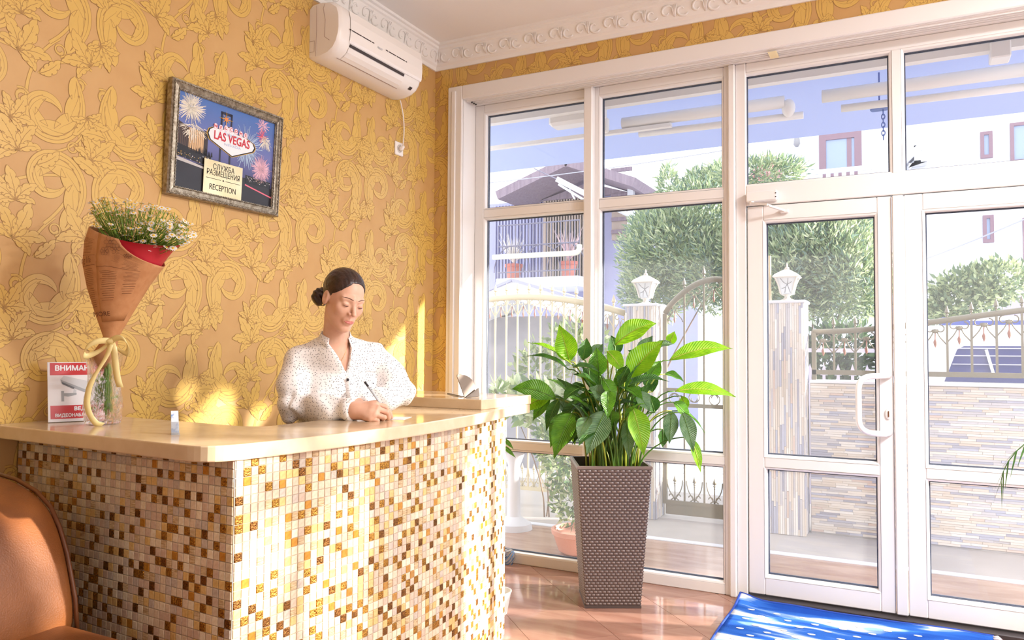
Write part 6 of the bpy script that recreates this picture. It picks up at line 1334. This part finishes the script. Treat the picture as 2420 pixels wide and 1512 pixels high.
# ================================================================ the receptionist
def PD(x, y, D): return np.array(CAM + px(x, y) * D)
def surface_nets(fn, lo, hi, h):
    """mesh the zero level of fn (negative inside) on a regular grid"""
    lo = np.array(lo); n = np.ceil((np.array(hi) - lo) / h).astype(int) + 1
    gx = [lo[i] + h * np.arange(n[i]) for i in range(3)]
    P = np.stack(np.meshgrid(*gx, indexing='ij'), -1); S = fn(P.reshape(-1, 3)).reshape(n)
    ins = S < 0; corners = [(i, j, k) for i in (0, 1) for j in (0, 1) for k in (0, 1)]
    c = [ins[i:n[0]-1+i, j:n[1]-1+j, k:n[2]-1+k] for i, j, k in corners]; tot = sum(x.astype(int) for x in c); act = (tot > 0) & (tot < 8)
    idx = -np.ones(act.shape, int); A = np.argwhere(act); idx[act] = np.arange(len(A))
    acc = np.zeros((len(A), 3)); cnt = np.zeros(len(A))
    for a in corners:
        for ax in range(3):
            if a[ax]: continue
            b = list(a); b[ax] = 1; ia = A + np.array(a); ib = A + np.array(b); sa = S[tuple(ia.T)]; sb = S[tuple(ib.T)]; m = (sa < 0) != (sb < 0)
            t = np.where(m, sa / np.where(m, sa - sb, 1), 0); p = ia + t[:, None] * (ib - ia); acc[m] += p[m]; cnt[m] += 1
    V = lo + h * acc / cnt[:, None]; F = []
    for ax in range(3):
        o = [0, 1, 2]; o.remove(ax); u, v = o; s0 = [slice(None)] * 3; s1 = [slice(None)] * 3; s0[ax] = slice(0, -1); s1[ax] = slice(1, None)
        e0, e1 = ins[tuple(s0)], ins[tuple(s1)]; E = np.argwhere(e0 != e1); E = E[(E[:, u] > 0) & (E[:, v] > 0) & (E[:, u] < n[u]-1) & (E[:, v] < n[v]-1)]
        if not len(E): continue
        fl = e0[tuple(E.T)]
        def cell(du, dv): q = E.copy(); q[:, u] -= du; q[:, v] -= dv; return idx[tuple(q.T)]
        Q = np.stack([cell(1, 1), cell(0, 1), cell(0, 0), cell(1, 0)], 1); flip = fl if ax != 1 else ~fl; Q[~flip] = Q[~flip][:, ::-1]; F.append(Q)
    return V, np.concatenate(F)
def smin(a, b, k): h = np.clip(.5 + .5 * (b - a) / k, 0, 1); return b + (a - b) * h - k * h * (1 - h)
def smax(a, b, k): return -smin(-a, -b, k)
def ell(p, c, r, R=None):
    q = p - np.array(c)
    if R is not None: q = q @ R
    r = np.array(r); k0 = np.linalg.norm(q / r, axis=1); k1 = np.linalg.norm(q / (r * r), axis=1); return k0 * (k0 - 1) / np.maximum(k1, 1e-9)
def cone(p, a, b, r0, r1):
    a = np.array(a); b = np.array(b); d = b - a; t = np.clip((p - a) @ d / (d @ d), 0, 1); return np.linalg.norm(p - a - t[:, None] * d, axis=1) - (r0 + (r1 - r0) * t)
def chain(p, pts, rs, k=.008):
    s = None
    for i in range(len(pts) - 1):
        q = cone(p, pts[i], pts[i+1], rs[i], rs[i+1]); s = q if s is None else smin(s, q, k)
    return s
cr, cu, cf = np.array(_r2), np.array(_u2), np.array(_f)
# --- joints
hd = PD(813, 706, 2.88); HS = .915                                    # middle of the head
neck0 = PD(793, 806, 2.935); shR = PD(706, 852, 2.92); shL = PD(884, 842, 3.05)
elR = PD(694, 962, 2.87); wrR = PD(838, 970, 2.765); elL = PD(950, 930, 3.06); wrL = PD(852, 957, 2.92)
lat = (shL - shR); lat[2] = 0; lat /= np.linalg.norm(lat); bz_ = np.array([0, 0, 1.0]); fwd = np.cross(lat, bz_)
if fwd @ np.array([1, -1, 0]) < 0: fwd = -fwd
chest = (shR + shL) / 2 + bz_ * -.10 - fwd * .01; waist = (shR + shL) / 2 - bz_ * .30 - fwd * .05; hip = (shR + shL) / 2 - bz_ * .50 - fwd * .10
RB = np.stack([lat, fwd, bz_], 1)
# --- head frame: face turned to the right of the picture and bowed
ya, pa, ra = math.radians(40), math.radians(20), math.radians(8)
fh = math.cos(pa) * (math.cos(ya) * -cf + math.sin(ya) * cr) - math.sin(pa) * cu; fh /= np.linalg.norm(fh)
uh = cu - fh * (cu @ fh); uh /= np.linalg.norm(uh); sh_ = np.cross(fh, uh); sh_ = -sh_ if sh_ @ cr < 0 else sh_     # sh_: towards her left (picture right)
uh2 = math.cos(ra) * uh + math.sin(ra) * sh_; sh2 = -math.sin(ra) * uh + math.cos(ra) * sh_
RH_ = np.stack([sh2, fh, uh2], 1)
def H(x, y, z): return hd + RH_ @ (np.array([x, y, z]) * HS)
def face_sdf(q):
    qa = q.copy(); qa[:, 0] = np.abs(q[:, 0])
    s = ell(q, (0, -.018, .032), (.074, .094, .084))
    s = smin(s, ell(q, (0, .028, -.030), (.057, .062, .088)), .03)
    s = smin(s, cone(qa, (.044, .000, -.056), (.012, .060, -.100), .017, .016), .025)
    s = smin(s, ell(q, (0, .064, -.103), (.018, .018, .015)), .02)
    s = smin(s, ell(qa, (.038, .058, -.022), (.023, .020, .022)), .02)
    s = smin(s, cone(qa, (.008, .083, .022), (.042, .068, .020), .010, .009), .016)
    s = smax(s, -ell(qa, (.033, .102, .000), (.017, .016, .013)), .014)
    s = smin(s, ell(qa, (.0315, .0745, -.001), (.0150, .0130, .0120)), .004)
    s = smin(s, chain(q, [(0, .082, .014), (0, .096, -.012), (0, .110, -.031)], [.0060, .0068, .0094], .006), .010)
    s = smin(s, ell(qa, (.0120, .094, -.034), (.0072, .0090, .0066)), .006)
    s = smax(s, -ell(qa, (.0065, .101, -.0405), (.0034, .006, .003)), .003)
    s = smin(s, ell(q, (0, .083, -.066), (.026, .012, .016)), .012)
    s = smin(s, chain(qa, [(0, .0935, -.0615), (.010, .0915, -.0610), (.0215, .0840, -.0655)], [.0042, .0044, .0020], .003), .003)
    s = smin(s, chain(qa, [(0, .0930, -.0720), (.010, .0910, -.0710), (.0205, .0840, -.0670)], [.0055, .0052, .0020], .003), .003)
    s = smax(s, -chain(qa, [(0, .1000, -.0668), (.012, .0965, -.0664), (.021, .0880, -.0664)], [.0012, .0012, .0008], .002), .0025)
    ear = ell(qa, (.0745, -.012, -.008), (.0105, .0200, .0310)); ear = smax(ear, -ell(qa, (.0860, -.006, -.004), (.0080, .0110, .0185)), .004); s = smin(s, ear, .006)
    return s
def head_sdf(p):
    s = face_sdf((p - hd) @ RH_ / HS) * HS; nk = cone(p, H(0, -.026, -.060), neck0 - bz_ * .02, .044, .050); return smin(s, nk, .02)
def neck_sdf(p):
    s = cone(p, H(0, -.022, -.075), neck0 - bz_ * .03, .044, .048)
    s = smin(s, cone(p, shR - bz_ * .012, neck0 - bz_ * .062, .036, .042), .03); s = smin(s, cone(p, shL - bz_ * .012, neck0 - bz_ * .062, .036, .042), .03)
    s = smin(s, ell(p, chest - fwd * .006, (.150, .088, .15), RB), .05); return s
# --- hands
def hand_pts():
    W = wrR; D = lambda x, y, d: PD(x, y, d)
    f = [[D(888, 954, 2.775), D(911, 962, 2.785), D(921, 977, 2.800), D(925, 986, 2.808)],       # index
         [D(892, 966, 2.750), D(914, 974, 2.760), D(918, 987, 2.785), D(914, 991, 2.795)],       # middle
         [D(886, 979, 2.735), D(908, 986, 2.742), D(900, 993, 2.770), D(892, 993, 2.780)],       # ring
         [D(874, 988, 2.730), D(892, 994, 2.735), D(884, 996, 2.760), D(877, 995, 2.770)]]       # little
    th = [D(852, 956, 2.790), D(878, 956, 2.815), D(900, 966, 2.825), D(915, 979, 2.820)]
    return W, f, th
def rhand_sdf(p):
    W, f, th = hand_pts(); s = cone(p, elR, W, .040, .027)
    for i, c in enumerate(f): s = smin(s, cone(p, W, c[0], .023, .0135), .016)
    for i in range(3): s = smin(s, cone(p, f[i][0]*.8 + W*.2, f[i+1][0]*.8 + W*.2, .0135, .0130), .010)
    s = smin(s, cone(p, W, th[0], .022, .0165), .016)
    rr = [.0098, .0098, .0092, .0082]
    for i, c in enumerate(f): s = smin(s, chain(p, c, [rr[i]*1.12, rr[i], rr[i]*.92, rr[i]*.74], .002), .0020)
    s = smin(s, chain(p, th, [.0150, .0118, .0106, .0085], .004), .003)
    return s
def lhand_sdf(p):
    D = PD; s = cone(p, elL, wrL, .038, .026); k = [D(832, 950, 2.90), D(832, 955, 2.885), D(834, 961, 2.875), D(838, 966, 2.87)]
    for c in k: s = smin(s, cone(p, wrL, c, .020, .0125), .014)
    for i, (c, e) in enumerate(zip(k, (D(810, 946, 2.895), D(808, 952, 2.880), D(813, 959, 2.87), D(820, 965, 2.866)))): m = (c + e) / 2 + bz_ * .004; s = smin(s, chain(p, [c, m, e], [.0100, .0092, .0070], .003), .004)
    s = smin(s, chain(p, [D(850, 946, 2.915), D(832, 940, 2.91), D(818, 941, 2.90)], [.014, .0105, .0078], .004), .007); return s
def legs_sdf(p):
    hz = hip.copy(); s = ell(p, hip + bz_ * .02, (.170, .125, .17), RB)
    for sg in (-1, 1):
        a = hip + lat * .085 * sg - bz_ * .06; f0 = np.array([hip[0], hip[1], 0]) + lat * .10 * sg - fwd * .02; kn = (a + f0) / 2 + fwd * .02
        s = smin(s, chain(p, [a, kn, f0 + bz_ * .09], [.088, .062, .050], .02), .03)
    return s
skin_m = mat('skin', (230, 184, 158), .45, col2=(221, 168, 142), scale=18, sss=.12, spec=.35)
lip_m = mat('lips', (204, 122, 112), .4); brow_m = mat('dark_brow', (92, 62, 50), .6); hair_m = mat('dark_brown_hair', (58, 34, 26), .32, col2=(36, 20, 16), scale=40, stretch=(1, 1, 1), spec=.6, bump=.5, bscale=120)
per = thing('person', (float(hip[0]), float(hip[1]), 0), 'woman with dark hair in a bun and a patterned white blouse, writing at the desk', 'person')
bb = lambda pts, m: (np.min(pts, 0) - m, np.max(pts, 0) + m)
acc_v, acc_f = [], []
def grow_part(fn, lo, hi, h):
    V, F = surface_nets(fn, lo, hi, h); acc_f.append(F + sum(len(v) for v in acc_v)); acc_v.append(V)
grow_part(head_sdf, hd - np.array([.135, .135, .165]), hd + np.array([.135, .135, .135]), .0026)
lo, hi = bb(np.array([shR, shL, chest, neck0, H(0, 0, -.09)]), .09); grow_part(neck_sdf, lo, hi, .007)
W_, f_, t_ = hand_pts(); lo, hi = bb(np.array(f_).reshape(-1, 3).tolist() + [W_.tolist()] + [t.tolist() for t in t_] + [(W_ * .55 + elR * .45).tolist()], .03); grow_part(rhand_sdf, lo, hi, .0022)
lo, hi = bb(np.array([wrL, PD(806, 950, 2.89), PD(835, 938, 2.91), PD(835, 968, 2.87), wrL * .6 + elL * .4]), .03); grow_part(lhand_sdf, lo, hi, .0026)
V = np.concatenate(acc_v); F = np.concatenate(acc_f)
def body_obj(name, V, F, mats_, parent=per, smooth_it=1):
    m_ = MB(); m_.v = [tuple(v) for v in V]; m_.f = [tuple(int(i) for i in q) for q in F]; m_.m = [0] * len(m_.f); o = m_.build(name, mats_, parent, smooth=True)
    if smooth_it: sm = o.modifiers.new('smooth', 'SMOOTH'); sm.factor = .5; sm.iterations = smooth_it
    return o
body = body_obj('body', V, F, skin_m)
def lip_sdf(p):
    q = (p - hd) @ RH_ / HS; x = q[:, 0] / .0225; c = np.clip(1 - x * x, 0, 1); up_ = .0058 * c ** .8 - .0016 * np.exp(-(q[:, 0] / .004) ** 2); dn = .0078 * c ** .7
    z = q[:, 2] + .0668 + .0010; reg = np.maximum(np.maximum(z - up_, -dn - z), np.maximum(np.abs(q[:, 0]) - .0225, .076 - q[:, 1])); return np.maximum(face_sdf(q) * HS - .0006, reg * HS)
c_l = H(0, .090, -.067); VL, FL = surface_nets(lip_sdf, c_l - .028, c_l + .028, .0011); body_obj('lips', VL, FL, lip_m, smooth_it=2)
def on_face(x, z, off=.0006):
    y = np.linspace(.14, .02, 500); s = face_sdf(np.stack([np.full(500, x), y, np.full(500, z)], 1)); i = int(np.argmax(s < 0)); return Vector(H(x, y[i] + off, z))
# eyes cast down: the lower rim of the lids shows as lashes, with a sliver of eye
for sg in (-1, 1):
    c = np.array([.0315 * sg, .0745, -.001]); P = []
    for t in np.linspace(-1, 1, 13):
        a = t * .98; P.append(Vector(H(c[0] + .0150 * math.sin(a) * .98, c[1] + .0130 * math.cos(a) * 1.0 + .0004, c[2] - .0058 + .0030 * t * t)))
    MB().tube(P, [.0006 + .0010 * (1 - abs(t)) for t in np.linspace(-1, 1, 13)], 6).build('lashes', brow_m, per, smooth=True)
    P2 = [p + Vector(RH_ @ np.array([0, -.0006, .0052])) for p in P]; MB().tube(P2, .0005, 5).build('lid_crease', mat('skin_crease', (196, 140, 118), .5), per, smooth=True)
    B = [on_face((.011 + .040 * t) * sg, .0225 + .0062 * math.sin(PI * t * .62) - .004 * t * t, .0004) for t in np.linspace(0, 1, 11)]
    MB().tube(B, [.0007 + .0011 * math.sin(PI * min(1, t * .85 + .15)) for t in np.linspace(0, 1, 11)], 6, flat=.8).build('eyebrow', brow_m, per, smooth=True)
MB().sphere(H(-.0800, -.008, -.040), .0034, 10, 8).build('earring', mat('gold_stud', (232, 208, 150), .2, .8), per, smooth=True)
# --- hair: close cap drawn back to a low bun, with a parting
def hair_sdf(p):
    q = (p - hd) @ RH_ / HS; cap = ell(q, (0, -.022, .035), (.0800, .0990, .0880)); ax_ = np.abs(q[:, 0])
    Fh = np.maximum(q[:, 2] - .083 + 11.0 * (q[:, 0] - .008) ** 2, .012 + .30 * q[:, 2] - q[:, 1]); line = -Fh      # bare forehead and cheek
    cap = smax(cap, line, .005); cap = smax(cap, -(q[:, 2] + .070 + .25 * (q[:, 1] + .06)), .012)
    ear_gap = ell(np.stack([ax_, q[:, 1], q[:, 2]], 1), (.080, -.004, -.014), (.020, .021, .030)); cap = smax(cap, -ear_gap, .008)
    part = np.abs(q[:, 0] + .012) + np.maximum(0, .02 - q[:, 1]) * .6; cap = cap + .0022 * np.exp(-(part / .005) ** 2)
    ang = np.arctan2(q[:, 2] - .03, q[:, 1] + .02); cap = cap + .0006 * np.sin(q[:, 0] * 420 + ang * 5) * np.clip(-line * 60, 0, 1)
    bun = ell(q, (-.030, -.128, -.040), (.041, .034, .040)); bun = bun + .0018 * np.sin((q[:, 2] + q[:, 0]) * 230)
    return smin(cap, bun, .014) * HS
V2, F2 = surface_nets(hair_sdf, hd - np.array([.185, .185, .16]), hd + np.array([.185, .185, .155]), .003)
body_obj('hair', V2, F2, hair_m, smooth_it=1)
# --- blouse
def blouse_sdf(p):
    s = ell(p, chest - fwd * .01, (.165, .105, .20), RB); s = smin(s, ell(p, chest + fwd * .035 - bz_ * .07 - lat*.06, (.085, .075, .085), RB), .05); s = smin(s, ell(p, chest + fwd * .035 - bz_ * .07 + lat*.06, (.085, .075, .085), RB), .05)
    s = smin(s, cone(p, chest - bz_ * .10, waist, .125, .120), .07); s = smin(s, ell(p, waist - bz_*.06, (.165, .115, .16), RB), .06); s = smin(s, ell(p, hip + bz_ * .10, (.178, .128, .14), RB), .05)
    s = smin(s, cone(p, shR, neck0 - bz_ * .045, .046, .056), .05); s = smin(s, cone(p, shL, neck0 - bz_ * .045, .046, .056), .05)
    s = smin(s, cone(p, neck0 - bz_ * .05, neck0 + bz_ * .016, .066, .058), .018)
    s = smin(s, chain(p, [shR, (shR + elR)/2 - lat*.012, elR], [.052, .053, .052], .03), .025); s = smin(s, chain(p, [shL, (shL + elL)/2 + lat*.012, elL], [.052, .052, .050], .03), .025)
    cR = wrR * .93 + elR * .07; cL = wrL * .93 + elL * .07
    for e_, w_, rr_ in ((elR, wrR, [.052, .050, .037]), (elL, wrL, [.050, .046, .036])):
        c_ = w_ * .97 + e_ * .03; d = (w_ - e_) / np.linalg.norm(w_ - e_); sf = chain(p, [e_, (e_ + c_)/2, c_], rr_, .03); sf = np.maximum(sf, (p - w_) @ d + .004); s = smin(s, sf, .018)
    # soft folds
    for a, b, am in ((shR, elR, .0060), (elR, cR, .0065), (shL, elL, .0060), (elL, cL, .0065)):
        d = (b - a) / np.linalg.norm(b - a); t = (p - a) @ d; rad = np.linalg.norm((p - a) - t[:, None] * d, axis=1); ph = np.arctan2((p - a) @ cr, (p - a) @ cu); s = s + am * np.sin(t * 95 + 1.6 * np.sin(ph * 2)) * np.exp(-(rad / .075) ** 4) * (.5 + .5*np.sin(t * 23 + ph))
    u = (p - chest) @ lat; z = (p - chest) @ bz_; s = s + .0040 * np.sin(u * 62 + z * 16) * np.clip(-z * 6 + .2, 0, 1)
    # neck opening: V down the front, and the hollow for the neck
    q = p - neck0; zz = q @ bz_; uu = q @ lat - .004 + zz * .26; ff = q @ fwd
    vee = np.maximum(np.abs(uu) - np.clip(.047 * (1 + zz / .120), 0, .05), -(zz + .120)); vee = np.where(ff > -.01, vee, 1); s = smax(s, -vee, .004)
    s = smax(s, -cone(p, neck0 + bz_ * .008, neck0 + bz_ * .10, .049, .052), .003)
    return s
# skin of chest and neck must stay under the cloth, cloth is a shell: carve the inside
def blouse_shell(p): s = blouse_sdf(p); return np.maximum(s, -(s + .006))
lo, hi = bb(np.array([shR, shL, elR, elL, wrR, wrL, neck0, hip]), .075); lo[2] = hip[2] - .05
V3, F3 = surface_nets(blouse_sdf, lo, hi, .0058)
def blouse_material():
    m = bpy.data.materials.new('printed_blouse'); m.use_nodes = True; N = m.node_tree.nodes; L = m.node_tree.links; b = N['Principled BSDF']; b.inputs['Roughness'].default_value = .75; b.inputs['Specular IOR Level'].default_value = .2
    t = N.new('ShaderNodeTexCoord'); sc_ = N.new('ShaderNodeVectorMath'); sc_.operation = 'SCALE'; sc_.inputs['Scale'].default_value = 88; L.new(t.outputs['Object'], sc_.inputs[0])
    v = N.new('ShaderNodeTexVoronoi'); v.inputs['Scale'].default_value = 1.0; v.inputs['Randomness'].default_value = .8; L.new(sc_.outputs[0], v.inputs['Vector'])
    d = N.new('ShaderNodeVectorMath'); d.operation = 'SUBTRACT'; L.new(sc_.outputs[0], d.inputs[0]); L.new(v.outputs['Position'], d.inputs[1])
    def dot(vec): n = N.new('ShaderNodeVectorMath'); n.operation = 'DOT_PRODUCT'; L.new(d.outputs[0], n.inputs[0]); n.inputs[1].default_value = vec; return n.outputs['Value']
    def mth(op, a, b_=None, c=None):
        n = N.new('ShaderNodeMath'); n.operation = op
        for i, x in enumerate((a, b_, c)):
            if x is None: continue
            if isinstance(x, (int, float)): n.inputs[i].default_value = x
            else: L.new(x, n.inputs[i])
        return n.outputs[0]
    u, w = dot(tuple(cr)), dot(tuple(cu)); sp = N.new('ShaderNodeSeparateColor'); L.new(v.outputs['Color'], sp.inputs[0]); an = mth('MULTIPLY', sp.outputs[0], 6.28)
    c_, s_ = mth('COSINE', an), mth('SINE', an); a = mth('ADD', mth('MULTIPLY', u, c_), mth('MULTIPLY', w, s_)); bb_ = mth('SUBTRACT', mth('MULTIPLY', w, c_), mth('MULTIPLY', u, s_))
    bend = mth('MULTIPLY', mth('MULTIPLY', a, a), mth('MULTIPLY', sp.outputs[1], 1.6)); bb2 = mth('SUBTRACT', bb_, bend)
    la = mth('LESS_THAN', mth('ABSOLUTE', a), mth('MULTIPLY_ADD', sp.outputs[2], .17, .11)); lb = mth('LESS_THAN', mth('ABSOLUTE', bb2), .068)
    mask = mth('MULTIPLY', la, lb); mx = N.new('ShaderNodeMix'); mx.data_type = 'RGBA'; L.new(mask, mx.inputs['Factor']); mx.inputs['A'].default_value = lin((248, 244, 242)); mx.inputs['B'].default_value = lin((52, 44, 52)); L.new(mx.outputs['Result'], b.inputs['Base Color']); return m
bl_o = body_obj('blouse', V3, F3, blouse_material(), smooth_it=3)
md = bl_o.modifiers.new('thin', 'DISPLACE'); md.strength = 0.0
# stand collar and placket bands, buttons, pocket
def surf(px_, py_, off=.002):
    """first point of the blouse along the view ray through a pixel"""
    d = np.array(px(px_, py_)); t = np.linspace(2.5, 3.35, 900); s = blouse_sdf(np.array(CAM) + t[:, None] * d); i = np.argmax(s < 0) if (s < 0).any() else 450; n_ = np.array(CAM) + (t[i] - off) * d; return Vector(n_)
blw = bl_o.data.materials[0]
def band(pix, w, nm):
    P = [surf(x, y, .0035) for x, y in pix]; m_ = MB(); m_.tube(P, [w] * len(P), 6, flat=.35, up=tuple(-cf)); m_.build(nm, blw, per, smooth=True)
band([(817, 872), (821, 900), (823, 925), (826, 950)], .012, 'placket')
col_ = MB(); A_, B_ = [], []
for f_i in np.linspace(128, 405, 40):                        # stand collar, open at the front
    a = math.radians(f_i); e = (lat * math.cos(a) + fwd * math.sin(a)); dz = -.030 * max(0, math.sin(a)) ** 1.5; r_ = .0535 + .004 * max(0, math.sin(a))
    A_.append(Vector(neck0 + e * (r_ + .010) + bz_ * (-.006 + dz) + fwd * .004)); B_.append(Vector(neck0 + e * (r_ - .003) + bz_ * (.026 + dz * .8) + fwd * .002))
col_.loft([A_, B_], False, False, closed=False); co_ = col_.build('collar', blw, per, smooth=True, fix=False); md = co_.modifiers.new('thickness', 'SOLIDIFY'); md.thickness = .0025
btn = mat('black_button', (46, 42, 52), .25)
for x, y in ((822, 897), (827, 937)):
    c = surf(x, y, .012); MB().sphere(c, (.0055, .0055, .0055), 10, 8).build('button', btn, per, smooth=True)
pk_ = [surf(x, y, .003) for x, y in ((866, 876), (889, 878), (890, 912), (868, 914))]; m_ = MB(); m_.tube(pk_[:2], .0010, 5); m_.build('pocket_edge', mat('blouse_stitch', (226, 220, 220), .7), per, smooth=True)
nl = [PD(x, y, 2.90) for x, y in ((800, 812), (806, 832), (812, 846), (820, 826), (823, 812))]
def skin_at(x, y):
    d = np.array(px(x, y)); t = np.linspace(2.6, 3.2, 700); s = np.minimum(neck_sdf(np.array(CAM) + t[:, None]*d), 1); i = np.argmax(s < 0) if (s < 0).any() else 350; return Vector(np.array(CAM) + (t[i] - .0015) * d)
MB().tube([skin_at(x, y) for x, y in ((823, 808), (820, 822), (815, 836), (809, 848), (806, 853))], .0007, 5).build('necklace', mat('gold_chain', (222, 186, 120), .3, .8), per, smooth=True)
# trousers and shoes, below the counter
V4, F4 = surface_nets(legs_sdf, [hip[0] - .26, hip[1] - .26, .07], [hip[0] + .26, hip[1] + .26, hip[2] + .20], .013)
body_obj('trousers', V4, F4, mat('dark_trousers', (44, 44, 54), .8))
for sg in (-1, 1):
    c = np.array([hip[0], hip[1], 0]) + lat * .10 * sg; m_ = MB(); rings_ = []
    for t, w_, h in ((-.09, .030, .06), (-.05, .040, .10), (.02, .042, .085), (.10, .046, .055), (.15, .036, .040), (.17, .018, .022)):
        o_ = Vector(c + fwd * t); rings_.append([o_ + Vector(lat) * w_ * math.cos(a) + Vector((0, 0, max(0, h * .5 + h * .5 * math.sin(a)))) for a in np.linspace(0, 2*PI, 13)[:-1]])
    m_.loft(rings_); m_.build('shoe', mat('black_leather', (28, 26, 28), .4), per, smooth=True)
# --- pen in her fingers
tip = Vector(PD(925, 993, 2.80)); tip.z = ZT + .0022; endp = Vector(PD(862, 902, 2.745)); dv = (endp - tip).normalized()
pen = thing('pen', tip, 'clear ballpoint pen with a black cap end held in the writing hand', 'pen')
MB().tube([tip, tip + dv * .012], [.0006, .0022], 8).build('tip', mat('steel', (170, 170, 176), .3, .9), pen, smooth=True); MB().tube([tip + dv * .012, tip + dv * .022, endp - dv * .020], [.0022, .0036, .0036], 10).build('barrel', mat('pen_clear', (226, 232, 240), .1, trans=.4), pen, smooth=True)
MB().tube([endp - dv * .020, endp], .0040, 10).build('cap', mat('pen_black', (34, 34, 42), .3), pen, smooth=True)
